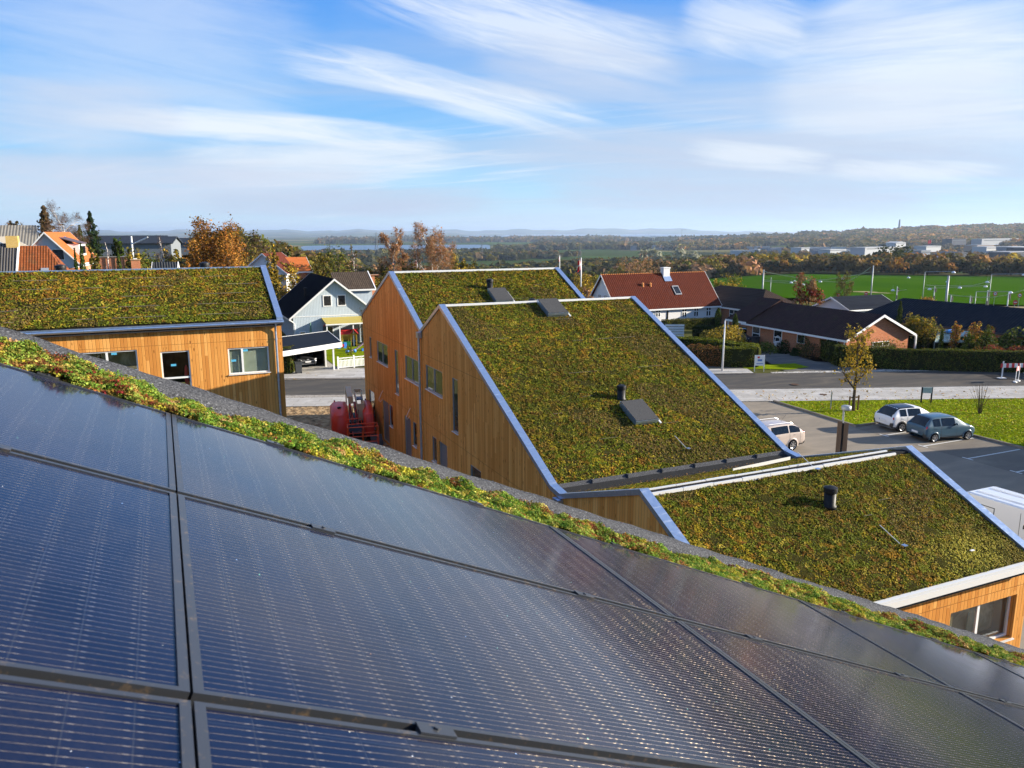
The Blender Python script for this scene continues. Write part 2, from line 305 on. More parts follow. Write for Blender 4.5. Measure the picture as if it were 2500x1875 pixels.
# ------------------------------------------------------------------ sedum
PAL = dict(g=(.115, .165, .012), dg=(.060, .095, .010), y=(.34, .27, .018), o=(.32, .16, .022), r=(.17, .040, .016), b=(.17, .095, .022), ly=(.44, .37, .06))
def sedum_cols(P, lush=0., red=1., seed=1, streak=None):
    n = len(P); a = vnoise(P*[1, 1, 2], 1.1, seed); b = vnoise(P, 3.6, seed+1); c = vnoise(P, 9., seed+2)
    keys = np.array([PAL[k] for k in ('g', 'dg', 'y', 'o', 'r', 'b', 'ly')])
    L_ = lush(P) if callable(lush) else lush; w = np.stack([.8+1.6*a+L_*2, 1.1+1.1*(1-b)+L_, .60+1.1*c*(1-a), .36+.9*c*b*(1-.5*L_), red*(.22+.6*(b > .7))*(1-.6*L_), 1.0*red*(1-.5*L_)+1.0*(1-a), .14+.2*c], 1)
    cum = np.cumsum(w, 1); k = (RNG.random(n)[:, None]*cum[:, -1:] < cum).argmax(1)
    return np.clip(keys[k]*(.78+.46*RNG.random((n, 1))), .003, .9)
def sedum(parent, P0, U, V_, dens, size, lush=0., red=1., seed=1, name='sedum_mat', mask=None, patch=None, clump=0.06):
    """P0 corner, U and V_ edge vectors of the planted plane: a bumpy substrate plus tufts of leaves"""
    P0, U, V_ = map(lambda q: np.array(q, float), (P0, U, V_)); lu, lv = np.linalg.norm(U), np.linalg.norm(V_); N = np.cross(U, V_); N /= np.linalg.norm(N)
    if N[2] < 0: N = -N
    nu, nv = int(lu/.12)+2, int(lv/.12)+2; g = np.stack(np.meshgrid(np.linspace(0, 1, nu), np.linspace(0, 1, nv), indexing='ij'), -1).reshape(-1, 2)
    G = P0+g[:, :1]*U+g[:, 1:]*V_; G = G+N*((vnoise(G, 9, seed+5)-.5)*.05)[:, None]
    i, j = np.meshgrid(np.arange(nu-1), np.arange(nv-1), indexing='ij'); q = (i*nv+j).ravel(); Q = np.stack([q, q+nv, q+nv+1, q+1], 1)
    base = mesh_obj(name, G, Q, SOIL, parent)
    n = int(lu*lv*dens); r = RNG.random((n, 2)); P = P0+r[:, :1]*U+r[:, 1:]*V_
    hgt = vnoise(P, 5., seed+7)*.6+vnoise(P, 14., seed+8)*.4
    keep = RNG.random(n) < .30+1.0*hgt
    if mask is not None: keep &= mask(P)
    P = P[keep]; hgt = hgt[keep]; n = len(P); cg = .16; key = np.floor(P/cg+np.stack([vnoise(P, 6, seed+30), vnoise(P, 6, seed+31), 0*hgt], 1)*1.6).astype(int); uq, inv = np.unique(key, axis=0, return_inverse=True); inv = inv.ravel(); cc_ = sedum_cols((uq+.5)*cg, lush, red, seed); own = sedum_cols(P, lush, red, seed); f_ = (.15+.3*RNG.random((n, 1))); col = cc_[inv]*(1-f_)+own*f_; big = (vnoise(P*[1, 1, 2], .8, seed+60)-.5)[:, None]; col = col*(1+.55*big*np.array([1.1, .9, .6])); bare_ = (vnoise(P, 1.6, seed+61) > .80)[:, None]*(RNG.random((n, 1)) < .6); col = np.where(bare_, np.array([.15, .10, .045])*(.7+.5*RNG.random((n, 1))), col); pm = patch(P)[:, None] if patch else 0; col = np.clip(col*(1-pm*.75)+np.array([.40, .34, .06])*(.7+.5*RNG.random((n, 1)))*pm*.75, .004, .9)
    P = P+N*((.01+clump*hgt*RNG.random(n)))[:, None]; col = np.clip(col*.72+np.array([.155, .138, .026])*.28*(.8+.4*RNG.random((n, 1))), 0, .8)*np.array([1.17, 1.12, 1.0]); col = col*(1-pm*.7)+np.array([.50, .44, .07])*(.7+.5*RNG.random((n, 1)))*pm*.7
    V, Q, C = leaves(P, np.tile(N*1.1+[.1, -.1, .2], (n, 1)), size, col, .58)
    o = mesh_obj('sedum_leaves', V, Q, LEAF, base, cols=C); o['kind'] = 'stuff'; return base
# ------------------------------------------------------------------ solar house (the roof the photo is taken from)
SA = rad(23.9); SN = np.array([sin(SA), 0, cos(SA)]); SS = np.array([cos(SA), 0, -sin(SA)]); HP = .64
def sp(s, y, n=0.): return SS*s+SN*(n-HP)+np.array([0, y, 0])
E = thing('timber_house', 'house under the camera with roof of solar panels and felt parapet', 'house', (3, 0, GZ))
m = MB(sp(0, 0), SS, (0, 1, 0), SN)
m.box((-1.75, -7, -.40), (9.2, 3.66, -.115)); m.build('roof', DFELT, E)
m = MB(sp(0, 0), SS, (0, 1, 0), SN)
pr = [(3.70, -.40), (3.70, -.03), (3.725, .004), (3.92, .020), (3.95, -.002), (3.95, -.42)]
sl_ = [-1.75+i*10.95/120 for i in range(121)]; wob = lambda i, k: .004*sin(i*1.7+k)+.003*sin(i*.61+k*2)
vs = [(s, y+wob(i, k), z+wob(i, k+3)) for i, s in enumerate(sl_) for k, (y, z) in enumerate(pr)]; n_ = len(pr)
m.add(vs, [(i*n_+k, i*n_+k+1, (i+1)*n_+k+1, (i+1)*n_+k) for i in range(120) for k in range(n_-1)]); m.build('parapet', FELT, E, True)
m = MB(); xe = sp(9.1, 0, -.4)
m.slab([(-1.3, 3.9, GZ), (xe[0]-.2, 3.9, GZ), (xe[0]-.2, 3.9, xe[2]), (-1.3, 3.9, sp(-1.6, 0, -.45)[2])], (0, -10.7, 0)); m.build('wall', WOOD_D, E)
def panel_fn(t):
    x, y, z = t.sep(t.obj()); PX, PY = 1.76/20, .975/6        # half cells along the slope, cells across
    u = t.m('DIVIDE', x, PX); v = t.m('DIVIDE', y, PY); fu = t.m('FRACT', u); fv = t.m('FRACT', v)
    cell = t.new('ShaderNodeTexWhiteNoise', {'Vector': t.comb(t.m('FLOOR', u), t.m('FLOOR', v), 0.)}, 0)
    e = t.m('MAXIMUM', t.m('GREATER_THAN', t.m('ABSOLUTE', t.m('SUBTRACT', fu, .5)), .488), t.m('GREATER_THAN', t.m('ABSOLUTE', t.m('SUBTRACT', fv, .5)), .4935))
    w = t.m('FRACT', t.m('MULTIPLY', v, 9.)); k = t.m('DIVIDE', t.m('SUBTRACT', w, .5), .045); wire = t.m('LESS_THAN', t.m('ABSOLUTE', k), 1.)
    brk = t.noise(t.comb(t.m('MULTIPLY', x, 110.), t.m('MULTIPLY', t.m('FLOOR', t.m('MULTIPLY', v, 9.)), 7.3), 0.), 1, 2, .6)
    near = t.m('MAXIMUM', t.mapr(t.m('ABSOLUTE', t.m('SUBTRACT', t.m('ABSOLUTE', t.m('SUBTRACT', fu, .5)), .40)), .02, .06, 1., 0.), 0.)  # brighter dashes beside the cell edges: wire glint put into the colour
    wv = t.m('ADD', t.m('MULTIPLY', t.mapr(brk, .38, .62, .45, 1.), .33), t.m('MULTIPLY', near, .72), clamp=True)
    # wires are round: their normal swings across the wire
    nrm = t.new('ShaderNodeNewGeometry', None, None).outputs['Normal']
    ax = t.new('ShaderNodeVectorTransform', {0: (0, 1, 0)}, vector_type='NORMAL', convert_from='OBJECT', convert_to='WORLD')
    nw = t.vm('NORMALIZE', t.vm('ADD', nrm, t.vm('MULTIPLY', ax, t.comb(*[t.m('MULTIPLY', k, t.m('MULTIPLY', wire, 2.1))]*3))))
    dust = t.noise(t.obj(), 2.2, 5, .6, .6); dsp = t.noise(t.obj(), 170, 2, .7)
    base = t.mix(cell, (.0022, .0048, .021), (.0040, .0075, .028)); base = t.mix(t.m('MULTIPLY', e, .5), base, (.03, .035, .05))
    base = t.mix(t.m('MULTIPLY', wire, wv), base, (.62, .49, .35))
    base = t.mix(t.m('MULTIPLY', t.mapr(dust, .5, .85), t.mapr(dsp, .35, .65, .01, .07)), base, (.42, .34, .26))
    # sparkle: glints of the grainy glass, painted as bright coloured dots
    v1 = t.n.new('ShaderNodeTexVoronoi'); t.sock(v1.inputs['Vector'], t.obj()); v1.inputs['Scale'].default_value = 62.
    r_, g_, b2 = t.sep(v1.outputs['Color']); sp_ = t.m('MULTIPLY', t.m('GREATER_THAN', g_, .955), t.m('LESS_THAN', v1.outputs['Distance'], t.m('MULTIPLY', t.m('ADD', r_, .25), .09)))
    base = t.mix(sp_, base, t.ramp(r_, [(0, (1, .95, .8)), (.55, (.95, .95, 1)), (.7, (.35, 1, .7)), (.8, (.4, .6, 1)), (.9, (1, .5, .2)), (1, (1, .8, .3))], 'CONSTANT'))
    met = t.m('MULTIPLY', t.m('MULTIPLY', wire, wv), .75)
    edge = t.noise(t.obj(), 5, 4, .6)
    return {'Base Color': base, 'Metallic': met, 'Roughness': t.m('SUBTRACT', .44, t.m('MULTIPLY', wire, .13)), 'Normal': nw, 'Specular IOR Level': .04, 'Specular Tint': (1, .66, .36),
            'Coat Weight': 1., 'Coat Roughness': t.mapr(edge, .3, .7, .10, .135), 'Coat IOR': 1.38, 'Coat Normal': nrm}
PV = mat('photovoltaic glass', fn=panel_fn)
PLAB = {}
def solar_panel(s0, y0, label, proto=None):
    if proto is not None:
        c = copy_tree(proto, None, label); c.location = sp(s0, y0); return c
    r = thing('solar_panel', label, 'solar panel', sp(s0, y0), 'solar panels on the near roof'); r.rotation_euler = (0, SA, 0); r['_loc'] = 1
    L_, W_ = 1.838, 1.021; f = .017
    m = MB(); m.box((0, 0, -.035), (f, W_, .0)); m.box((L_-f, 0, -.035), (L_, W_, .0)); m.box((f, 0, -.035), (L_-f, f*.7, .0)); m.box((f, W_-f*.7, -.035), (L_-f, W_, .0))
    o = m.build('frame', DMET, None); o.parent = r
    m = MB(); m.box((f, f*.7, -.02), (L_-f, W_-f*.7, -.004)); o = m.build('glass', PV, None); o.parent = r
    for q in (.42, 1.40):
        m = MB(); m.box((q-.036, W_-.008, .001), (q+.036, W_+.026, .005)); m.box((q-.036, W_+.002, -.03), (q+.036, W_+.016, .001)); m.lathe((q, W_+.009, .005), [(.006, 0), (.006, .004)], 8)
        o = m.build('clamp', DMET, None); o.parent = r
    return r
order = ['topmost row', 'middle row', 'lowest row']; cols_ = ['above the first vertical seam', 'between the first and second vertical seams', 'between the second and third vertical seams', 'between the third and fourth vertical seams', 'beyond the fourth vertical seam at the right']
cols_[0] = 'at the left edge, left of the first cross seam'; cols_[1:] = [c.replace('vertical', 'cross') for c in cols_[1:]]
rows_ = ['in the row beside the sedum strip', 'in the second row from the sedum strip', 'in the nearest, lowest row of the photo']
pp = None
for r_, y0 in enumerate((2.235, 1.190, .145)):
    for c_ in range(5):
        lb = 'solar panel %s of %s row' % (['leftmost', 'second from left', 'third from left', 'fourth from left', 'rightmost'][c_], ['upper', 'middle', 'nearest'][r_])
        q = solar_panel(.275-1.843+1.843*c_, y0, lb, pp); pp = pp or q
for y0, lb in ((2.2235, 'black mounting rail in gap between upper two rows of solar panels'), (1.178, 'black ribbed mounting rail in gap above the nearest solar panels')):
    m = MB(sp(0, y0), SS, (0, 1, 0), SN); m.box((-1.7, -.02, -.11), (7.7, .02, -.030)); m.box((-1.7, -.006, -.030), (7.7, -.003, -.020)); m.box((-1.7, .003, -.030), (7.7, .006, -.020))
    tag(m.build('mounting_rail', DMET), lb, 'rail', 'mounting rails between the solar panels')
# sedum strip on the near roof: soil plus leaf rosettes
P0 = sp(-1.7, 3.268, -.052); U_ = SS*10.8; V_ = np.array([0, .437, 0])
gx, gy = 400, 16; g = np.stack(np.meshgrid(np.linspace(0, 1, gx), np.linspace(0, 1, gy), indexing='ij'), -1).reshape(-1, 2); G = P0+g[:, :1]*U_+g[:, 1:]*V_
def strip_h(P): return .012+.046*vnoise(P, 6, 40)+.030*vnoise(P, 19, 41)
G = G+SN*(strip_h(G)[:, None]-.022); i, j = np.meshgrid(np.arange(gx-1), np.arange(gy-1), indexing='ij'); q = (i*gy+j).ravel(); Q = np.stack([q, q+gy, q+gy+1, q+1], 1)
strip = mesh_obj('sedum_strip', G, Q, SOIL, E)
n = 60000; r = RNG.random((n, 2)); P = P0+r[:, :1]*U_+r[:, 1:]*V_; hh = strip_h(P); P = P+SN*(hh-.012+.034*RNG.random(n)*vnoise(P, 26, 44))[:, None]
nz = vnoise(P, 2.4, 51); nz2 = vnoise(P, 6.5, 52); nz3 = vnoise(P, 15, 53)
SP = np.array([(.13, .24, .03), (.055, .13, .018), (.46, .40, .04), (.62, .50, .13), (.42, .16, .05), (.20, .026, .026), (.27, .34, .06), (.66, .34, .17)])
w = np.stack([1.7+1.4*nz3, 1.4+.8*(1-nz2), .55+1.3*nz, .35+.9*nz*nz2, .25+.5*(nz2 > .6), .25+2.6*(nz2 > .66)*(nz < .62), 1.0+nz2, .08+.12*nz3], 1); cum = np.cumsum(w, 1); k = (RNG.random(n)[:, None]*cum[:, -1:] < cum).argmax(1)
rc = np.clip(SP[k]*(.7+.6*RNG.random((n, 1))), 0, .9); kk = np.floor(P/.045+nz3[:, None]).astype(int); uq, inv = np.unique(kk, axis=0, return_inverse=True); inv = inv.ravel(); first = np.zeros(len(uq), int); first[inv] = np.arange(n); rc = rc*.4+rc[first[inv]]*.6
nl = 9; R_ = np.repeat(P, nl, 0); C_ = np.repeat(rc, nl, 0)*(.75+.5*RNG.random((n*nl, 1))); dd = RNG.normal(size=(n*nl, 3)); dd /= np.linalg.norm(dd, axis=1)[:, None]; dd[:, 2] = np.abs(dd[:, 2]); 
rs = np.repeat(.006+.009*RNG.random(n)*(.5+nz3), nl)[:, None]; V, Q, C = leaves(R_+dd*rs, dd+[0, 0, .3], .0085, C_, .45, asp=.7)
o = mesh_obj('sedum_leaves', V, Q, LEAF, strip, cols=C); o['kind'] = 'stuff'
# ------------------------------------------------------------------ left timber house (A)
YA, XA = 38., 5.08; zE, yR, zR, yB = -4.06, 43.3, -1.80, 48.6
A = thing('timber_house', 'long larch clad house with mottled green roof, left of the courtyard gap', 'house', (-7, 43, GZ))
za = lambda p: YA
def onY(x, y, Y): r = ray(x, y); return r*(Y/r[1])
def onX(x, y, X): r = ray(x, y); return r*(X/r[0])
YW = YA+.22
wA = []
for (xl, yt, yb, xr) in ((576, 1303, 1470, 1058), (1235, 1293, 1580, 1460), (1755, 1266, 1470, 2072)):
    a = onY(xl*.3165, 450+yt*.3165, YW); b = onY(xl*.3165, 450+yb*.3165, YW); c = onY(xr*.3165, 450+yt*.3165, YW); wA.append((a[0], b[2], c[0], a[2]))
wA.append((-9.6, wA[0][1], -6.4, wA[0][3]))
m = MB((0, YW, 0)); wall_mb(m, [(-22, zE), (XA-.05, zE)], GZ, wA, .12)
m.box((-22, .13, GZ), (-21.9, 10, zE)); m.quad((XA-.05, 0, GZ), (XA-.05, 10, GZ), (XA-.05, 10, zE), (XA-.05, 5, zR-.1), (XA-.05, 0, zE)); m.build('wall', WOOD_A, A)
fr = ((0, YW, 0), (1, 0, 0), (0, 1, 0), (0, 0, 1))
for i, (x0, z0, x1, z1) in enumerate(wA):
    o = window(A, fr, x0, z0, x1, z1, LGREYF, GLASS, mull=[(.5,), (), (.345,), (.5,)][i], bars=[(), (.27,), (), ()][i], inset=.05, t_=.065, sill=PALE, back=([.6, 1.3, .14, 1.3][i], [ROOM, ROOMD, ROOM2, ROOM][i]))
    m = MB(*fr)      # floor slab and side returns of the room seen through the glass
    if i in (2, 0): m.box((x0+(x1-x0)*.36, .125, z0-.3), (x0+(x1-x0)*.40, .30, z1)); m.build('partition', ROOM2 if i == 2 else ROOMD, o)
    for sx, sz in [[(.62, .86)], [(.42, .62), (.2, .14)], [(.13, .52), (.43, .88)], []][i]:
        cx, cz = x0+(x1-x0)*sx, z0+(z1-z0)*sz; m = MB(*fr); m.box((cx-.11, .05, cz-.05), (cx+.11, .056, cz+.05)); m.build('sticker', STICK, o)
m = MB(*fr); x0, z0, x1, z1 = wA[1]; m.lathe((x0+.85*(x1-x0), .5, z0-.05), [(.14, 0), (.1, .06), (.09, .8), (.03, 1.0)], 10); m.build('red_bollard', mat('red plastic', (.5, .02, .015), .5), A)
sA = (zR-zE)/(yR-YA); nA = np.array([0, -(zR-zE), yR-YA]); nA = nA/np.linalg.norm(nA)
m = MB(); m.slab([(-22, YA, zE-.02), (XA, YA, zE-.02), (XA, yR, zR-.02), (-22, yR, zR-.02)], (0, 0, -.26)); m.slab([(-22, yR+.01, zR-.02), (XA, yR+.01, zR-.02), (XA, yB, zE-.02), (-22, yB, zE-.02)], (0, 0, -.26)); roofA = m.build('roof', DFELT, A)
yq = YA+.12
sedum(A, (-22, yq, zE+sA*(yq-YA)+.03), (XA-.30+22, 0, 0), (0, yR-.08-yq, (yR-.08-yq)*sA), 520, .068, lambda P: np.clip(1.15-(P[:, 1]-38)/2.6, -.1, 1.1), 1.5, 11)
m = MB(); m.box((-22, yR-.10, zR+.0), (XA-.28, yR+.1, zR+.07)); m.build('ridge_flashing', ZINC, A)
m = MB(); m.slab([(XA-.27, YA-.02, zE+.13), (XA+.02, YA-.02, zE+.13), (XA+.02, yR, zR+.13), (XA-.27, yR, zR+.13)], (0, 0, -.30)); m.slab([(XA-.27, yR+.005, zR+.13), (XA+.02, yR+.005, zR+.13), (XA+.02, yB, zE+.13), (XA-.27, yB, zE+.13)], (0, 0, -.30)); m.build('verge_flashing', ZINC, A)
m = MB(); m.tube([(-22, YA-.03, zE-.08), (XA+.04, YA-.03, zE-.08)], .085, 10); m.box((-22, YA-.12, zE-.015), (XA+.03, YA+.06, zE+.02)); m.build('gutter', ZINC, A)
xp = onY(672, 790, YA+.1)[0]; m = MB(); m.tube([(xp, YA-.02, zE-.1), (xp, YA+.10, zE-.4), (xp, YA+.14, zE-.55), (xp, YA+.14, GZ)], .05, 10)
for z in (-5, -7, -9, -11): m.lathe((xp, YA+.14, z), [(.062, 0), (.062, .05)], 10)
m.build('downpipe', ZINC, A)
def seam_strips(parent, fn, runs, w=.025):
    for (xa, xb, k) in runs:
        m = MB(); a, b = fn(xa, k), fn(xb, k); m.tube([a, (a+b)/2, b], w*.5, 5)
        m.build('mat_strip', mat('mat strip', (.20, .17, .13), .8), parent)
rr_ = random.Random(3); runs = []
for k in (.55, 1.5, 2.45, 3.35, 4.2): 
    x = -13.
    while x < 4: d = rr_.uniform(.3, 2.2); runs.append((x, min(x+d, 4.4), k)); x += d+rr_.uniform(.2, 2.6)
seam_strips(A, lambda x, k: np.array([x, YA+.1+k, zE+sA*(k+.1)+.088]), runs)
def vent_pipe(loc, label, h=.58, r=.165, name='vent_pipe'):
    t_ = thing(name, label, 'roof vent', loc, 'black roof vents'); m = MB(loc)
    m.lathe((0, 0, 0), [(r*1.25, -.06), (r*1.2, .03), (r, .06), (r, h-.14)], 20); m.build('pipe', BLACK, t_, True)
    m = MB(loc); m.lathe((0, 0, 0), [(r*.98, h-.17), (r*1.16, h-.165), (r*1.18, h-.04), (r*1.15, h-.02), (r*.3, h+.03)], 24); o_ = m.build('cap', BLACK, t_, True); e_ = o_.modifiers.new('es', 'EDGE_SPLIT'); e_.split_angle = rad(35); return t_
for px_, q in ((148, 'left of the two black domes on the ridge of the long left house'), (500, 'right of the two black domes on the ridge of the long left house')):
    p = onY(px_, 655, yR+.3); vent_pipe((p[0], p[1], zR+.05), q, .26, .22, 'roof_dome')
# ------------------------------------------------------------------ stepped timber house (B, C, D roofs)
XB, XR = 11.44, 21.95
H = thing('timber_house', 'stepped larch clad house with three mossy roofs and blue metal edges, middle of photo', 'house', (16.6, 31, GZ))
prof = [(49.1, -5.07), (42.03, -2.09), (36.6, -4.72), (33.6, -3.22), (22.35, -8.42), (21.65, -8.50), (17.0, -6.90), (12.5, -9.03)]
prof = prof[::-1]; YG = [p[0] for p in prof]
def zt(y):
    for (a, za_), (b, zb_) in zip(prof, prof[1:]):
        if a <= y <= b: return za_+(zb_-za_)*(y-a)/(b-a)
gl = []
for k, (xl, yt, yb, xr) in enumerate(((118, 537, 680, 135), (172, 565, 712, 250), (300, 630, 940, 328), (375, 668, 835, 478), (525, 738, 912, 645), (715, 833, 1215, 758), (118, 918, 1165, 158), (213, 990, 1275, 260), (262, 1025, 1175, 288), (370, 1105, 1400, 420), (433, 1150, 1320, 460), (573, 1255, 1430, 605), (622, 1290, 1600, 682), (848, 1460, 1600, 925), (1003, 1575, 1700, 1060))):
    a = onX(860+xl*.3375, 640+yt*.3375, XB); b = onX(860+xl*.3375, 640+yb*.3375, XB); c = onX(860+xr*.3375, 640+(yt+yb)*.17, XB); gl.append((c[1], max(b[2], GZ+.1), a[1], a[2]))
m = MB((XB+.04, 0, 0), (0, 1, 0), (1, 0, 0)); wall_mb(m, [(y, z-.05) for y, z in prof if 12.75 <= y <= 48.9] and [(12.78, zt(12.78)-.05)]+[(y, z-.05) for y, z in prof[1:-1]]+[(48.9, zt(48.9)-.05)], GZ, gl, .14); m.build('gable_wall', WOOD_B, H)
fr = ((XB+.04, 0, 0), (0, 1, 0), (1, 0, 0), (0, 0, 1))
for i, (y0, z0, y1, z1) in enumerate(gl):
    wide = i in (1, 3, 4); door = i in (7, 9, 12)
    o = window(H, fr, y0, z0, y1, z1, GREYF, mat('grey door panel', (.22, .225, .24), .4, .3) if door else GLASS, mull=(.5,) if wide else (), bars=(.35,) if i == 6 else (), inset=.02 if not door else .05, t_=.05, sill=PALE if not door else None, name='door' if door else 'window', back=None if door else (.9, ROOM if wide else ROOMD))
m = MB((0, 12.8, 0)); a = onY(2050+1125*.2412, 1250+1028*.2412, 12.8); b = onY(2050+1795*.2412, 1250+850*.2412, 12.8); c = onY(2050+1760*.2412, 1250+1265*.2412, 12.8)
dw = (a[0], c[2], b[0], a[2]); wall_mb(m, [(XB+.05, -9.05), (XR-.03, -9.05)], GZ, [dw], .24); m.build('eave_wall', WOOD_D, H)
fr = ((0, 12.8, 0), (1, 0, 0), (0, 1, 0), (0, 0, 1)); o = window(H, fr, *dw, WHITE, GLASS, mull=(.5,), inset=.16, t_=.07, sill=PALE, back=(.45, ROOM))  # close, pale back plane: the pane's olive reflection put into the room colour
m = MB(*fr); m.slab([(dw[0]+1.45, .5, dw[1]), (dw[0]+2.0, .9, dw[1]), (dw[0]+2.2, .9, dw[1]+.85), (dw[0]+1.5, .5, dw[1]+.7)], (0, .02, 0)); m.build('leaning_board', mat('pale board', (.35, .46, .42), .3), o)
m = MB((XR-.05, 0, 0), (0, 1, 0), (1, 0, 0)); wall_mb(m, [(12.85, zt(12.85)-.05)]+[(y, z-.05) for y, z in prof[1:-1]]+[(48.85, zt(48.85)-.05)], GZ, [], .1); m.box((48.8, -10.4, GZ), (48.85, -.01, -5.3)); m.build('end_wall', mat('pale bounce wall', (.55, .55, .53), .8), H)  # unseen wall, coloured pale so its bounce keeps the van side white
m = MB()
for (a, za_), (b, zb_) in zip(prof, prof[1:]): m.slab([(XB+.06, a, za_-.13), (XR-.06, a, za_-.13), (XR-.06, b, zb_-.13), (XB+.06, b, zb_-.13)], (0, 0, -.22))
m.build('roof', DFELT, H)
for X0, X1, nm in ((XB-.02, XB+.27, 'verge_flashing'), (XR-.27, XR+.02, 'verge_flashing')):
    for grp in (prof[0:2], prof[1:4], prof[3:5], prof[4:6], prof[5:]):
        m = MB()
        for (a, za_), (b, zb_) in zip(grp, grp[1:]): m.slab([(X0, a+.004, za_), (X1, a+.004, za_), (X1, b-.004, zb_), (X0, b-.004, zb_)], (0, 0, -.17))
        m.build(nm, ZINC, H)
def roof_sedum(y0, y1, x0=XB+.30, x1=XR-.30, dz=-.09, **k):
    return sedum(H, (x0, y0, zt(y0)+dz), (x1-x0, 0, 0), (0, y1-y0, zt(y1)-zt(y0)), **k)
roof_sedum(36.75, 41.93, dens=520, size=.065, lush=.15, red=.8, seed=21)
roof_sedum(22.42, 33.5, dens=850, size=.05, lush=.1, red=.8, seed=22)
roof_sedum(17.25, 21.55, dens=600, size=.045, lush=0, red=.9, seed=23, clump=.04)
roof_sedum(12.62, 16.8, dens=1500, size=.037, lush=.1, red=1.15, seed=24, clump=.05, patch=lambda P: np.exp(-(((P[:, 0]-19.9)/1.3)**2+((P[:, 1]-13.25)/.55)**2)))
roof_sedum(42.1, 44, dens=60, size=.08, seed=25); roof_sedum(33.7, 36.4, dens=60, size=.08, seed=26)
m = MB(); m.box((XB+.28, 41.95, -2.20), (XR-.28, 42.08, -2.10)); m.build('ridge_flashing', PALE, H)
m = MB(); m.box((XB+.28, 33.52, -3.33), (XR-.28, 33.66, -3.24)); m.build('ridge_flashing', PALE, H)
m = MB(); x0, x1 = XB+.28, XR-.9                     # ridge vent of the low roof: two pale angles with dark felt between
for i in range(9): a = x0+(x1-x0)*i/9; b = a+(x1-x0)/9-.02; dz = .012*math.sin(i*2.3); m.box((a, 16.80, -7.14+dz), (b, 16.86, -6.99+dz*.6)); m.box((a, 17.13, -7.1-dz*.5), (b, 17.20, -7.00-dz*.5)) 
m.build('ridge_flashing', PALE, H)
m = MB(); m.box((x0, 16.87, -7.2), (XR-.28, 17.12, -7.03)); m.build('ridge_vent', DFELT, H)
m = MB(); m.slab([(x0, 22.24, -8.60), (x1+.6, 22.24, -8.60), (x1+.6, 22.40, -8.44), (x0, 22.40, -8.44)], (0, 0, -.12)); m.box((x0, 21.4, -8.74), (x1+.6, 22.25, -8.62))
for i in range(7): m.box((x0+1.3+i*1.45, 22.26, -8.6), (x0+1.33+i*1.45, 22.41, -8.425))
m.build('valley_gutter', FELT, H)
m = MB(); yg = 12.5; m.box((XB, yg-.16, -9.20), (XR, yg-.145, -9.02)); m.box((XB, yg-.145, -9.21), (XR, yg+.1, -9.19)); m.box((XB, yg+.0, -9.19), (XR, yg+.12, -9.06)); m.build('gutter', PALE, H)
m = MB(); yv = 36.6; m.box((XB-.17, yv-.2, -5.12), (XB+.02, yv+.18, -4.83)); m.tube([(XB-.09, yv, -5.1), (XB-.09, yv, GZ)], .055, 10)
for z in (-6, -7.5, -9.1, -10.8): m.lathe((XB-.09, yv, z), [(.068, 0), (.068, .05)], 10)
m.build('downpipe', ZINC, H)
m = MB(); m.box((XB-.16, 21.5, -8.98), (XB+.03, 21.9, -8.68)); m.tube([(XB-.08, 21.7, -8.9), (XB-.08, 21.7, GZ)], .055, 10); m.build('downpipe', ZINC, H)
for (a, b) in (((XB-.02, 44.2, -9.2), (XB-.3, 43.6, -9.75)), ((XB-.02, 38.6, -9.1), (XB-.3, 38.1, -9.6))):
    m = MB(); a, b = np.array(a), np.array(b); m.tube([a, a+[-.12, .0, -.2], (a+b)/2+[-.2, 0, -.2], b+[0, .2, -.03], b+[.25, .6, .03]], .012, 6); m.build('loose_cable', PALE, H)
runs = [(rr_.uniform(12.5, 19), 0, k) for k in ()]
seam_strips(H, lambda x, k: np.array([x, k, zt(k)-.035]), [(16.6, 17.1, 30.3), (17.5, 19.9, 30.3), (15.2, 16.6, 28.1), (18.6, 19.9, 28.1), (13, 13.7, 30.8), (15.0, 15.5, 26.6), (17.6, 18.3, 24.6), (14.4, 15.2, 24.2), (13.3, 13.7, 25.8), (16.6, 17.4, 32), (14.5, 16.2, 38.9), (17.3, 18.5, 39), (19.5, 20.1, 40.3), (13, 13.4, 38.2), (17.6, 17.9, 14.9), (18.6, 19.1, 15.3)], .014)
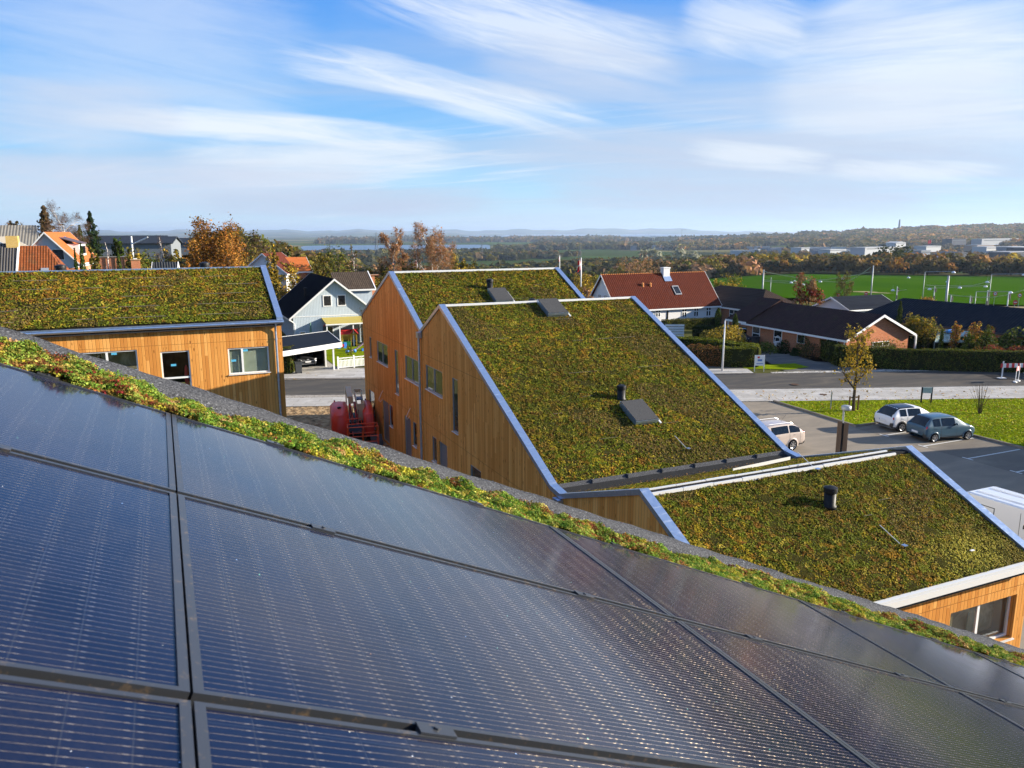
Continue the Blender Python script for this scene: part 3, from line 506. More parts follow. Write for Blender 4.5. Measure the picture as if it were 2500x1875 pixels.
# ------------------------------------------------------------------ terrain
AZS = np.array([-180, -60, -33, -20, -10, 0, 10, 20, 28, 36, 60, 180.])
DS = np.array([0, 45, 75, 105, 150, 200, 300, 500, 800, 1300, 2000, 3000, 4500, 6500, 9500, 12000, 19000, 23000, 60000.])
HT = np.array([
 [-12.4, -12.4, -12, -11, -10, -10, -10, -12, -20, -40, -50, -55, -58, -60, -60, -60, -60, -60, -60],
 [-12.4, -12.4, -8, -5, -3.5, -3, -3, -5, -20, -40, -50, -55, -58, -60, -60, -60, 0, 60, 60],
 [-12.4, -12.4, -8.2, -6, -4.5, -4, -5, -10, -22, -42, -52, -56, -58, -60, -60, -60, 0, 60, 60],
 [-12.4, -12.4, -12.4, -11, -9, -8.5, -9, -12, -24, -45, -54, -57, -58, -60, -60, -60, 10, 75, 70],
 [-12.4, -12.4, -12.4, -13, -15, -18, -24, -33, -42, -50, -56, -59, -59, -60, -60, -60, 10, 70, 60],
 [-12.4, -12.4, -12.4, -12.6, -15, -19, -26, -36, -44, -52, -56, -59, -59, -60, -60, -63, -64, 60, 70],
 [-12.4, -12.4, -12.4, -12.4, -14, -17, -22, -30, -41, -50, -54, -57, -57, -60, -60, -64, -64, 95, 60],
 [-12.4, -12.4, -12.4, -12.4, -13.4, -16, -19, -24.5, -36, -47, -50, -40, -28, -44, -60, -64, -64, -64, -60],
 [-12.4, -12.4, -12.4, -12.4, -13.4, -16, -19, -24.5, -36, -46, -47, -26, 6, -25, -60, -64, -64, -64, -60],
 [-12.4, -12.4, -12.4, -12.4, -13.4, -16, -19, -24.5, -36, -44, -44, -18, 22, -8, -60, -64, -64, -64, -60],
 [-12.4, -12.4, -12.4, -12.4, -13.4, -16, -19, -24, -34, -40, -40, -14, 24, -8, -60, -60, -60, -60, -60],
 [-12.4, -12.4, -12, -11, -10, -10, -10, -12, -20, -40, -50, -55, -58, -60, -60, -60, -60, -60, -60]])
LD = np.log(DS+30)
def hgt(X, Y):
    X, Y = np.atleast_1d(np.asarray(X, float)), np.atleast_1d(np.asarray(Y, float)); d = np.hypot(X, Y)
    az = (np.degrees(np.arctan2(X, Y))-np.degrees(AZ)+180) % 360-180
    cols = np.stack([np.interp(az, AZS, HT[:, j]) for j in range(len(DS))], -1); ld = np.log(d+30); j = np.clip(np.searchsorted(LD, ld)-1, 0, len(DS)-2)
    f = np.clip((ld-LD[j])/(LD[j+1]-LD[j]), 0, 1); f = f*f*(3-2*f); ii = np.arange(len(d)); h = cols[ii, j]*(1-f)+cols[ii, j+1]*f
    am = np.clip((d-9000)/12000, 0, 1)*(h > -58); h = h+am*(22*np.sin(az*1.1+1)+14*np.sin(az*2.7)+9*np.sin(az*6.3+d*.0004))
    h = h+np.clip((d-2500)/1500, 0, 1)*np.clip((7000-d)/1500, 0, 1)*np.clip((az-12)/8, 0, 1)*(2.5*np.sin(az*1.9)+2*np.sin(az*4.1))
    lake = np.clip((620-np.abs(d-3350))/200, 0, 1)*np.clip((az+15.5)/1.5, 0, 1)*np.clip((-1.2-az)/1.5, 0, 1); return h-lake*9
azs = np.radians(np.concatenate([np.arange(-180, -40, 5), np.arange(-40, 44, .5), np.arange(44, 181, 4)])+np.degrees(AZ))
rs = np.concatenate([[0.5], np.linspace(25, 130, 22), np.geomspace(140, 60000, 120)]); na, nr = len(azs), len(rs)
Rg, Ag = np.meshgrid(rs, azs, indexing='ij'); X, Y = Rg*np.sin(Ag), Rg*np.cos(Ag); Zg = hgt(X.ravel(), Y.ravel())
i, j = np.meshgrid(np.arange(nr-1), np.arange(na-1), indexing='ij'); q = (i*na+j).ravel(); Q = np.stack([q, q+1, q+na+1, q+na], 1)
def ground_fn(t):
    p = t.pos(); x, y, z = t.sep(p); d = t.vm('LENGTH', t.comb(x, y, 0.), out=1)
    n = t.noise(p, .35, 5, .6); n2 = t.noise(p, 6, 3); v = t.n.new('ShaderNodeTexVoronoi'); t.sock(v.inputs['Vector'], t.vm('MULTIPLY', p, (1, .6, 0))); v.inputs['Scale'].default_value = 1/330.
    r, g, b = t.sep(v.outputs['Color'])
    near = t.mix(n, (.060, .070, .022), (.11, .105, .035)); near = t.mix(t.mapr(n2, .5, .8, 0, .5), near, (.12, .09, .035))
    far = t.ramp(r, [(0, (.045, .075, .020)), (.30, (.16, .14, .055)), (.42, (.060, .105, .025)), (.6, (.030, .040, .020)), (.8, (.20, .17, .085)), (.9, (.05, .10, .02))], 'CONSTANT')
    far = t.mix(t.mapr(t.noise(p, .01, 5, .65), .45, .62, 0, .55), far, (.045, .045, .025))
    c = t.mix(t.mapr(d, 150, 420), near, far)
    return {'Base Color': c, 'Roughness': .95}
tag(mesh_obj('ground', np.stack([X.ravel(), Y.ravel(), Zg], 1), Q, mat('ground', fn=ground_fn), smooth=True), kind='structure')
def sheet(name, pts, m, z=GZ, kind='structure', grid=None):
    o = mesh_obj(name, [(p[0], p[1], z if len(p) < 3 else p[2]) for p in pts], [tuple(range(len(pts)))], m); return tag(o, kind=kind)
m_ = mat('sea water', fn=lambda t: {'Base Color': (.05, .10, .17), 'Roughness': .35, 'Normal': t.bump(t.noise(t.pos(), .02, 4, .7), .3, 8)})
a1 = np.radians(np.linspace(-40, 40, 40))+AZ; pts = [(sin(a)*2900, cos(a)*2900, -61.2) for a in a1]+[(sin(a)*58000, cos(a)*58000, -61.2) for a in a1[::-1]]
sheet('sea', pts, m_)
# field beyond the junction
a1 = np.radians(np.linspace(9.5, 44, 90))+AZ; r1 = np.geomspace(1, 480/185., 16)*185
Rg, Ag = np.meshgrid(r1, a1, indexing='ij'); X, Y = Rg*np.sin(Ag), Rg*np.cos(Ag); Z_ = hgt(X.ravel(), Y.ravel())+.25+.6*np.sin(Rg.ravel()*.021+Ag.ravel()*9)*np.clip((Rg.ravel()-200)/80, 0, 1)+.6
i, j = np.meshgrid(np.arange(15), np.arange(89), indexing='ij'); q = (i*90+j).ravel()
fld = mat('winter wheat', fn=lambda t: {'Base Color': t.mix(t.noise(t.vm('MULTIPLY', t.pos(), (1, .25, 1)), .05, 5, .6, .5), (.022, .078, .003), (.055, .120, .004)), 'Roughness': .9})
tag(mesh_obj('field', np.stack([X.ravel(), Y.ravel(), Z_], 1), np.stack([q, q+1, q+91, q+90], 1), fld, smooth=True), kind='structure')
# ------------------------------------------------------------------ roads, paving, lawns (flat sheets, 4 mm apart)
def asph(t, c1=(.055, .055, .056), c2=(.095, .092, .088), warm=(.16, .14, .12)):
    p = t.pos(); n = t.noise(p, 22, 4, .7); b = t.noise(t.vm('MULTIPLY', p, (.35, 1, 1)), .55, 5, .6, 1.2)
    return {'Base Color': t.mix(t.mapr(b, .42, .72, 0, .75), t.mix(n, c1, c2), warm), 'Roughness': .9, 'Normal': t.bump(n, .25, .01)}
ROAD = mat('road asphalt', fn=lambda t: asph(t, (.060, .058, .057), (.11, .104, .096), (.16, .138, .112))); ROAD2 = mat('dark new asphalt', fn=lambda t: asph(t, (.025, .025, .028), (.05, .05, .05), (.07, .065, .06)))
PARK = mat('parking concrete', fn=lambda t: asph(t, (.19, .165, .135), (.27, .235, .19), (.33, .28, .22)))
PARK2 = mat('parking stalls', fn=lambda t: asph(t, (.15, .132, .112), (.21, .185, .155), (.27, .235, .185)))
def paving_fn(t):
    p = t.pos(); b = t.new('ShaderNodeTexBrick', {'Vector': t.new('ShaderNodeVectorRotate', {'Vector': p, 'Angle': rad(22.5)}, 0, rotation_type='Z_AXIS'), 'Color1': (.36, .34, .31, 1), 'Color2': (.46, .44, .41, 1), 'Mortar': (.17, .15, .12, 1), 'Scale': 1., 'Mortar Size': .012, 'Brick Width': 1.6, 'Row Height': .8}, 0)
    return {'Base Color': t.mix(t.mapr(t.noise(p, 1.2, 4), .5, .7, 0, .5), b, (.58, .56, .53)), 'Roughness': .85}
PAVE = mat('paving slabs', fn=paving_fn)
SETTS = mat('granite setts', fn=lambda t: {'Base Color': t.mix(t.mapr(t.vor(t.pos(), 6, 0, feature='DISTANCE_TO_EDGE'), 0, .1), (.12, .10, .08), (.42, .38, .33)), 'Roughness': .8})
def lawn_fn(t):
    p = t.pos(); n = t.noise(p, 1.1, 5, .65); f = t.noise(p, 24, 4, .8); l = t.vor(p, 3.2)
    c = t.mix(t.m('MULTIPLY', t.m('ADD', n, f), .5), (.095, .165, .004), (.25, .29, .010)); c = t.mix(t.mapr(n, .55, .75, 0, .5), c, (.26, .22, .03))
    return {'Base Color': t.mix(t.m('LESS_THAN', l, .10), c, (.40, .30, .06)), 'Roughness': .95, 'Normal': t.bump(f, .8, .04)}
LAWN = mat('lawn grass', fn=lawn_fn); CONC = mat('kerb concrete', fn=lambda t: {'Base Color': t.mix(t.noise(t.pos(), 3, 4), (.13, .11, .09), (.30, .27, .23)), 'Roughness': .9})
SAND = mat('building sand', fn=lambda t: {'Base Color': t.ramp(t.noise(t.pos(), 2.2, 6, .65, .6), [(.35, (.14, .09, .05)), (.6, (.42, .29, .16)), (.7, (.5, .38, .24))]), 'Roughness': .95, 'Normal': t.bump(t.noise(t.pos(), 3, 5), 1, .15)})
LINE = mat('road paint', (.62, .62, .60), .7)
rd = np.array([.929, -.370]); rn = np.array([.370, .929])           # the street runs along rd
def st(a, b): return tuple(rd*a+rn*b)
# street: far kerb at b ~ 67, near kerb ~ 59.3
sheet('road', [st(-90, 66.2), st(200, 67.5), st(200, 60.8), st(-90, 59.0)], ROAD, GZ+.012)
sheet('pavement', [st(-90, 69.0), st(24.5, 68.9), st(24.3, 66.4), st(-90, 66.2)], PAVE, GZ+.055)
sheet('pavement', [st(-90, 59.0), st(13, 59.5), st(13, 55.4), st(-90, 55.4)], PAVE, GZ+.056)
sheet('pavement', [st(13, 59.5), st(200, 60.7), st(200, 54.6), st(13, 55.2)], PAVE, GZ+.05)
sheet('sand', [st(-60, 55.4), st(11, 55.4), (11.3, 30), (-40, 30)], SAND, GZ+.02)
for a in (0, 1): sheet('setts', [st(-90, [59.0, 66.25][a]), st(13, [59.4, 66.28][a]), st(13, [58.5, 66.0][a]), st(-90, [58.1, 65.95][a])], SETTS, GZ+.062)
# parking court, stalls, lawn with kerb
sheet('parking_lot', [(22, 60), st(27, 55), (40.4, 42.9), (40, 35.1), (44.5, 35.1), (44.5, -20), (22, -20)], PARK, GZ+.008)
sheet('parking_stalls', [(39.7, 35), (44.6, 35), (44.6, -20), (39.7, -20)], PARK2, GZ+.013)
sheet('painted_shade_strip', [(31.8, 22), (27.2, 22), (27.2, -20), (31.8, -20)], PARK2, GZ+.013)  # darker sheet: shade of the court put into the ground colour
lawn = [st(22.0, 54.9), st(90, 54.5), (95, 0), (45, -20), (44.75, 30.4), (43.2, 35.4), (40.25, 35.25)]
sheet('lawn', [(p[0], p[1]) for p in lawn], LAWN, GZ+.09)
m = MB(); kp = [(40.55, 43.2), (39.95, 35.05), (42.6, 35.05)]; kq = [(44.45, 35.0), (44.55, 30.5), (44.4, -10)]
def kerb(name, pts, w=.14, h=.13, z=GZ, mt=None):
    m = MB()
    for a, b in zip(pts, pts[1:]):
        a, b = np.array(a), np.array(b); d = b-a; d /= np.linalg.norm(d); n = np.array([-d[1], d[0]])*w; m.slab([(*a, z), (*b, z), (*(b+n), z), (*(a+n), z)], (0, 0, h))
    return tag(m.build(name, mt or CONC), kind='structure')
kerb('kerb', kp); kerb('kerb', [(42.6, 35.05), (44.55, 34.9), (44.55, 30.5), (44.5, -10)])
kerb('kerb', [st(-90, 66.1), st(24.4, 66.3)], .12, .1); kerb('kerb', [st(-90, 59.15), st(200, 60.75)], -.12, .08)
m = MB()
for k, y in enumerate((32.8, 30.1, 27.3, 24.6, 21.8, 19.0)):
    m.box((39.9, y-.05, GZ+.018), (44.3, y+.05, GZ+.021)); m.box((39.8, y-.32, GZ+.018), (39.9, y+.32, GZ+.021))
tag(m.build('parking_lines', LINE), kind='structure')
# driveway of the brick house and the white-flecked edge, right part of the street
sheet('driveway', [st(27.5, 67.6), (55, 62), (57, 78), (50, 90), (45, 88), (51, 76), (53.5, 66), (58.5, 61.5), (57, 55.5), st(41, 67.6)], mat('old driveway asphalt', fn=lambda t: asph(t, (.08, .08, .085), (.14, .135, .13), (.22, .20, .17))), GZ+.02)
sheet('gravel_edge', [st(26, 67.2), st(45, 68.3), st(45.5, 66.9), st(26, 66.6)], mat('pale gravel', fn=lambda t: {'Base Color': t.ramp(t.noise(t.pos(), 3.5, 6, .75, 1.), [(.40, (.12, .11, .10)), (.55, (.55, .52, .47)), (.7, (.7, .68, .63))]), 'Roughness': .9}), GZ+.024)
sheet('dark_asphalt', [st(45.5, 69.1), st(50, 69.2), st(48.8, 66.5), st(45, 66.6)], ROAD2, GZ+.026)
sheet('dark_asphalt', [(64.9, 43.9), (66.3, 43.3), (65.1, 41.2), (63.7, 41.8)], ROAD2, GZ+.026)
sheet('path', [st(200, 71), st(49.5, 69.3), st(48.5, 66.4), st(47.5, 64.2), st(200, 62)], PAVE, GZ+.024)
kerb('kerb', [st(45.3, 69.2), st(50, 69.3), st(48.4, 65.6), st(49.8, 62.4)], .12, .1)
sheet('verge', [st(24.3, 70.6), st(24.3, 69.0), st(28.2, 68.2), st(30.5, 69.4), st(30, 71.5)], LAWN, GZ+.05)
sheet('verge', [st(40, 69.5), st(100, 68.3), st(100, 72), st(40, 71.4)], LAWN, GZ+.05)
sheet('forecourt', [st(-90, 69.0), st(24.3, 69.0), st(24.3, 70.6), (14.3, 71.8), (14.3, 84), (-60, 110)], mat('gravel yard', fn=lambda t: asph(t, (.16, .145, .125), (.24, .22, .19), (.12, .12, .07))), GZ+.03)
sheet('garden_lawn', [(66.5, 56), (76, 56), (78, 44), (90, 30), (72, 40)], LAWN, GZ+.05)
sheet('garden_lawn', [(14.3, 84.5), (24, 84.5), (24, 71.8), (14.3, 71.8)], LAWN, GZ+.05)
sheet('driveway', [st(-20, 69), st(9.0, 69), (14.2, 71.4), (14.2, 78), (9, 78)], PAVE, GZ+.04)
sheet('side_road', [(44, 92), (60, 82.5), (57, 79), (44, 82)], mat('driveway pale', fn=lambda t: asph(t, (.20, .18, .15), (.3, .27, .23), (.3, .27, .23))), GZ+.03)
# junction road beyond the dark roofs
def arc(name, pts, w, m, dz=.5):
    V = []; 
    for (a, b) in zip(pts, pts[1:]+[pts[-1]]):
        a = np.array(a, float); 
        V.append(a)
    L = []; R_ = []
    for i, p in enumerate(V):
        d = V[min(i+1, len(V)-1)]-V[max(i-1, 0)]; d = d/np.linalg.norm(d); n = np.array([-d[1], d[0]])*w/2; L.append(p+n); R_.append(p-n)
    P = L+R_[::-1]; P = [(p[0], p[1], float(hgt(p[0], p[1])[0])+dz) for p in P]; n = len(V); fs = [(i, i+1, 2*n-2-i, 2*n-1-i) for i in range(n-1)]
    return tag(mesh_obj(name, P, fs, m), kind='structure')
JR = mat('junction road', fn=lambda t: asph(t, (.16, .155, .15), (.22, .21, .20), (.2, .19, .18)))
def gh(x, y, z): p = onz(x, y, z); return p[:2]
arc('junction_road', [gh(1700, 712, -15), gh(2100, 716, -15), gh(2300, 735, -14.3), gh(2500, 752, -13.8), gh(2750, 772, -13.6)], 9, JR, .55)
arc('junction_road', [gh(2250, 722, -15), gh(2400, 727, -15), gh(2560, 736, -14.6)], 6, JR, .6)
DRY = mat('dry grass', fn=lambda t: {'Base Color': t.mix(t.noise(t.pos(), .3, 5, .7), (.24, .19, .09), (.36, .31, .20)), 'Roughness': .95})
arc('verge', [gh(2110, 714, -15.6), gh(2200, 706, -15.6), gh(2330, 708, -15.6), gh(2430, 717, -15.6)], 12, DRY, .85)
arc('verge', [gh(2440, 762, -13.6), gh(2520, 770, -13.4)], 10, DRY, .9)
# ------------------------------------------------------------------ houses
def tiles_fn(c1, c2, px=.30, py=.34, axis=0, moss=None, flat=.5):
    def f(t):
        x, y, z = t.sep(t.pos()); u = t.m('FRACT', t.m('DIVIDE', (x, y)[axis], px)); v = t.m('FRACT', t.m('DIVIDE', z, py*.62))
        h = t.m('ADD', t.m('SINE', t.m('MULTIPLY', u, 6.283)), t.m('MULTIPLY', v, -1.2)); n = t.noise(t.pos(), 1.3, 5, .6)
        id_ = t.new('ShaderNodeTexWhiteNoise', {'Vector': t.comb(t.m('FLOOR', t.m('DIVIDE', (x, y)[axis], px)), t.m('FLOOR', t.m('DIVIDE', z, py*.62)), 0.)}, 0)
        c = t.mix(t.m('ADD', t.m('MULTIPLY', id_, .6), t.m('MULTIPLY', n, .4)), c1, c2); c = t.mix(t.m('MULTIPLY', t.m('MAXIMUM', t.mapr(u, .0, .22, 1, 0), t.mapr(v, 0, .16, 1, 0)), flat), c, tuple(q*.25 for q in c1))
        if moss: c = t.mix(t.mapr(t.noise(t.pos(), .8, 5, .7), .55, .7, 0, .5), c, moss)
        return {'Base Color': c, 'Roughness': .7, 'Normal': t.bump(h, .5, .03)}
    return f
def brick_fn(c1, c2, mo=(.30, .24, .18)):
    def f(t):
        x, y, z = t.sep(t.pos()); b = t.new('ShaderNodeTexBrick', {'Vector': t.comb(t.m('ADD', x, y), z, 0.), 'Color1': (*c1, 1), 'Color2': (*c2, 1), 'Mortar': (*mo, 1), 'Scale': 1., 'Mortar Size': .008, 'Brick Width': .24, 'Row Height': .068}, 0)
        return {'Base Color': b, 'Roughness': .85}
    return f
def cladfn(c, w=.16, k=.5):
    def f(t):
        x, y, z = t.sep(t.pos()); u = t.m('FRACT', t.m('DIVIDE', t.m('ADD', x, y), w)); g = t.mapr(t.m('ABSOLUTE', t.m('SUBTRACT', u, .5)), .36, .46)
        return {'Base Color': t.mix(t.m('MULTIPLY', g, k), t.mix(t.noise(t.pos(), 1.5, 4), c, tuple(q*.85 for q in c)), tuple(q*.35 for q in c)), 'Roughness': .6, 'Normal': t.bump(t.m('SUBTRACT', 1., g), .5, .03)}
    return f
def corr_fn(c1, c2, w=.18, axis=0, k=.6):
    def f(t):
        x, y, z = t.sep(t.pos()); u = t.m('SINE', t.m('MULTIPLY', (x, y)[axis], 6.283/w))
        return {'Base Color': t.mix(t.mapr(u, -1, 1, 0, k), t.mix(t.noise(t.pos(), 1.2, 5, .7), c1, c2), tuple(q*.25 for q in c1)), 'Roughness': .85, 'Normal': t.bump(u, .6, .04)}
    return f
RED = mat('brick red', fn=brick_fn((.46, .135, .055), (.58, .20, .085), (.36, .28, .2))); REDT = mat('red roof tiles', fn=tiles_fn((.072, .016, .009), (.105, .025, .013)))
DKT = mat('dark brown roof tiles', fn=tiles_fn((.028, .013, .011), (.055, .024, .020), axis=1, moss=(.05, .045, .015))); BLT = mat('blue black roof tiles', fn=tiles_fn((.008, .011, .018), (.017, .021, .030), px=.33, axis=1, flat=.3))
ORT = mat('orange roof', fn=tiles_fn((.40, .105, .028), (.52, .16, .05), px=.2, axis=1, flat=.2)); ORD = mat('old orange pantiles', fn=tiles_fn((.17, .050, .018), (.27, .085, .03), px=.22, moss=(.09, .07, .035)))
BRT = mat('brown roof tiles', fn=tiles_fn((.030, .020, .016), (.055, .036, .028)))
WOODL = mat('white painted brick', (.72, .71, .69), .7); YEL = mat('yellow brick', fn=brick_fn((.40, .26, .12), (.48, .33, .17)))
def house(name, label, O, ex, ey, L, W_, h, hr, wm, rm, over=.45, trim=WHITE, group=None, ends=True, base=None, gz=GZ, roofpart='roof', endm=None, hip=(0, 0), fascia=.18):
    """O plan corner, ex along the ridge (length L), ey across (width W_), eave height h, ridge height hr"""
    O = np.array(O, float); ex = np.array([*ex, 0.]); ex /= np.linalg.norm(ex); ey = np.array([*ey, 0.]); ey /= np.linalg.norm(ey); ez = np.array([0, 0, 1.])
    c = O[:2]+ex[:2]*L/2+ey[:2]*W_/2; r = thing(name, label, 'house', (c[0], c[1], gz), group); B = (np.array([O[0], O[1], gz]), ex, ey, ez); ri = (hr-h)/(W_/2)
    m = MB(*B); m.quad((0, 0, 0), (L, 0, 0), (L, 0, h), (0, 0, h)); m.quad((0, W_, 0), (L, W_, 0), (L, W_, h), (0, W_, h))
    if endm is None:
        for x, hp in ((0, hip[0]), (L, hip[1])): m.add([(x, 0, 0), (x, W_, 0), (x, W_, h), (x, 0, h)]+([(x, W_/2, hr)] if not hp else []), [(0, 1, 2, 4, 3) if not hp else (0, 1, 2, 3)])
        m.build('wall', wm, r)
    else:
        m.build('wall', wm, r); m = MB(*B)
        for x in (0, L): m.add([(x, 0, 0), (x, W_, 0), (x, W_, h), (x, W_/2, hr), (x, 0, h)], [(0, 1, 2, 3, 4)])
        m.build('gable_wall', endm, r)
    m = MB(*B); o = over; zo = h-o*ri; T = .16; x0, x1 = -o, L+o; a, b = hip
    R0 = (x0 if not a else a-o, W_/2, hr+.05); R1 = (x1 if not b else L-b+o, W_/2, hr+.05)
    for ys, s in ((-o, 1), (W_+o, -1)):
        m.slab([(x0, ys, zo), (x1, ys, zo), R1, R0], (0, 0, T))
    if a: m.slab([(x0, -o, zo), R0, (x0, W_+o, zo)], (0, 0, T))
    if b: m.slab([(x1, -o, zo), R1, (x1, W_+o, zo)], (0, 0, T))
    m.build(roofpart, rm, r)
    m = MB(*B)
    for ys in (-o-.03, W_+o): m.box((x0, ys, zo-.06), (x1, ys+.03, zo+T-.03))
    for x, hp in ((x0-.04, a), (x1, b)):
        if not hp:
            for s in (0, 1):
                y_, y2 = (-o, W_/2) if s == 0 else (W_+o, W_/2); m.slab([(x, y_, zo-.06), (x, y2, hr-.01), (x, y2, hr+.05+T+.02), (x, y_, zo+T+.02)], (.04, 0, 0))
    m.build('bargeboard', trim, r)
    return r, B
def wins(r, B, side, L, W_, lst, fm=None, gm=None, proud=.05, t_=.07):
    O, ex, ey, ez = B; fm = fm or WHITE; gm = gm or DGLASS
    if side == 's': fr = (O, ex, ey, ez)
    elif side == 'n': fr = (O+ey*W_, ex, -ey, ez)
    elif side == 'w': fr = (O, ey, ex, ez)
    else: fr = (O+ex*L, ey, -ex, ez)
    for w in lst:
        x0, z0, x1, z1 = w[:4]; window(r, fr, x0, z0, x1, z1, fm, gm, mull=w[4] if len(w) > 4 else (), bars=w[5] if len(w) > 5 else (), proud=proud, t_=t_, name=w[6] if len(w) > 6 else 'window')
# red brick bungalow
r, B = house('brick_house', 'long red brick bungalow with dark brown tiled roof and white gable trim', (58.9, 53.6), (.06, 1), (1, .03), 14.9, 8.7, 2.35, 4.25, RED, DKT, .5)
wins(r, B, 's', 14.5, 9.2, [(1.1, .5, 2.5, 2.1, (), (.5,)), (5.6, 1.1, 6.7, 2.0), (9.0, .6, 10.3, 2.1, (), (.45,)), (12.6, .6, 13.9, 2.1, (), (.45,))]); wins(r, B, 'w', 14.5, 9.2, [(3.6, .4, 5.9, 1.8, (.6,), (.66,))])
m = MB(*B); m.box((-.3, 9.45, 0), (-.14, 9.6, 2.15)); m.box((3.2, 9.45, 0), (3.35, 9.6, 2.15)); m.build('post', WHITE, r)
m = MB(*B); m.tube([(.15, -.5, 2.2), (.15, -.1, 2.0), (.15, -.06, .1)], .05, 8); m.build('downpipe', WHITE, r)
m = MB(*B); m.slab([(14.5, -.5, 2.26), (18.3, -.5, 2.26), (18.3, 4.6, 4.6), (14.5, 4.6, 4.6)], (0, 0, .16)); m.slab([(14.5, 9.7, 2.26), (18.3, 9.7, 2.26), (18.3, 4.6, 4.6), (14.5, 4.6, 4.6)], (0, 0, .16)); m.build('carport_roof', DKT, r)
m = MB(*B); m.box((14.5, -.55, 2.2), (18.3, -.51, 2.42)); m.box((18.0, -.3, 0), (18.12, -.18, 2.3)); m.build('carport_post', WHITE, r)
# white farmhouse with red roof
r, B = house('farmhouse', 'white farmhouse with red tiled roof, white chimney and one roof window', (52.9, 84.9), (1, 0), (0, 1), 16.0, 7.4, 2.75, 6.75, WOODL, REDT, .38)
wl = []
for xl, yt, yb, xr in ((635, 725, 850, 712), (1040, 700, 855, 1118), (1225, 690, 842, 1300), (1415, 680, 835, 1492)):
    a = onY(1500+xl*.1582, 640+yt*.1582, 84.9); b = onY(1500+xl*.1582, 640+yb*.1582, 84.9); c = onY(1500+xr*.1582, 640+yt*.1582, 84.9); wl.append((a[0]-52.9, b[2]-GZ, c[0]-52.9, a[2]-GZ, (.5,), (.55,)))
wins(r, B, 's', 16, 7.4, wl, t_=.09); a = onY(1500+820*.1582, 700, 84.9)[0]-52.9; wins(r, B, 's', 16, 7.4, [(a, .1, a+.25, 2.1, (), (), 'door')], fm=BLACK)
wins(r, B, 'w', 16, 7.4, [(2.6, 3.0, 3.3, 4.3, (.5,), (.5,)), (4.1, 3.0, 4.8, 4.3, (.5,), (.5,))], t_=.08)
def on_s(B, W_, h, hr, u, k, lift=.22):   # point on the s slope of a house, u along, k = 0 eave .. 1 ridge
    O, ex, ey, ez = B; return O+ex*u+ey*(k*W_/2)+ez*(h+(hr-h)*k+lift)
c = on_s(B, 7.4, 2.75, 6.75, 9.6, .93, -.6); m = MB(c); m.box((-.5, -.35, 0), (.5, .4, 1.75)); m.box((-.56, -.41, 1.62), (.56, .46, 1.78)); m.build('chimney', WHITE, r)
m = MB(c); m.slab([(-.6, -.85, -.05), (.6, -.85, -.05), (.6, -.3, .57), (-.6, -.3, .57)], (0, 0, .06)); m.build('chimney_flashing', ZINC, r)
m = MB(*B); 
for i in range(54): m.lathe((-.35+i*.31, 3.7, 6.86), [(.16, 0), (.10, .1)], 6)
m.build('ridge_tiles', mat('ridge tile orange', (.60, .24, .08), .7), r)
sv = np.array([0, 3.7, 4.0]); sv /= np.linalg.norm(sv); c = on_s(B, 7.4, 2.75, 6.75, 10.2, .42, .18)
m = MB(c, (1, 0, 0), sv, np.cross((1, 0, 0), sv)); m.box((-.5, -.75, 0), (.5, -.62, .12)); m.box((-.5, .62, 0), (.5, .75, .12)); m.box((-.5, -.62, 0), (-.42, .62, .12)); m.box((.42, -.62, 0), (.5, .62, .12)); sk = m.build('roof_window', GREYF, r)
m = MB(c, (1, 0, 0), sv, np.cross((1, 0, 0), sv)); m.box((-.42, -.62, .03), (.42, .62, .07)); m.build('pane', DGLASS, sk)
for u in (5.2, 6.4):
    c = on_s(B, 7.4, 2.75, 6.75, u, .60, .15); m = MB(c); m.lathe((0, 0, 0), [(.2, -.1), (.13, .2), (.22, .24), (.06, .5)], 8); m.build('roof_vent', mat('ridge tile orange'), r)
# brown hipped house behind, dark long house at the right, small ones
r, B = house('brown_roof_house', 'house with low brown hipped roof behind the white farmhouse', (69.6, 77.5), (0, 1), (1, 0), 15.5, 7.2, 2.5, 4.6, RED, BRT, .5, hip=(3.6, 3.6))
wins(r, B, 's', 15.5, 7.2, [(4.0, .9, 5.8, 2.1, (.5,), (.5,)), (7.6, 1.2, 8.4, 2.1)])
r, B = house('dark_roof_house', 'long yellow brick house with blue-black tiled roof at the right edge', (75.7, 28), (0, 1), (1, 0), 39, 7.4, 2.55, 4.45, YEL, BLT, .45, trim=mat('dark fascia', (.05, .05, .055), .5), hip=(0, 3.0))
wins(r, B, 's', 39, 7.4, [(26.6, .0, 28.0, 2.1, (), (), 'door'), (18.2, .8, 19.8, 1.9), (13.5, .8, 15.0, 1.9)])
r, B = house('dark_roof_house', 'small pale gabled house with dark tiled roof just left of the long dark roof', (79.9, 72.7), (1, 0), (0, 1), 8.5, 5.6, 2.5, 3.75, WHITE, BLT, .35)
r, B = house('dark_roof_house', 'house showing only a dark ridge above the long dark roof at right', (84.5, 47.5), (1, 0), (0, 1), 12, 8, 2.4, 4.25, WHITE, BLT, .35, hip=(3, 3))
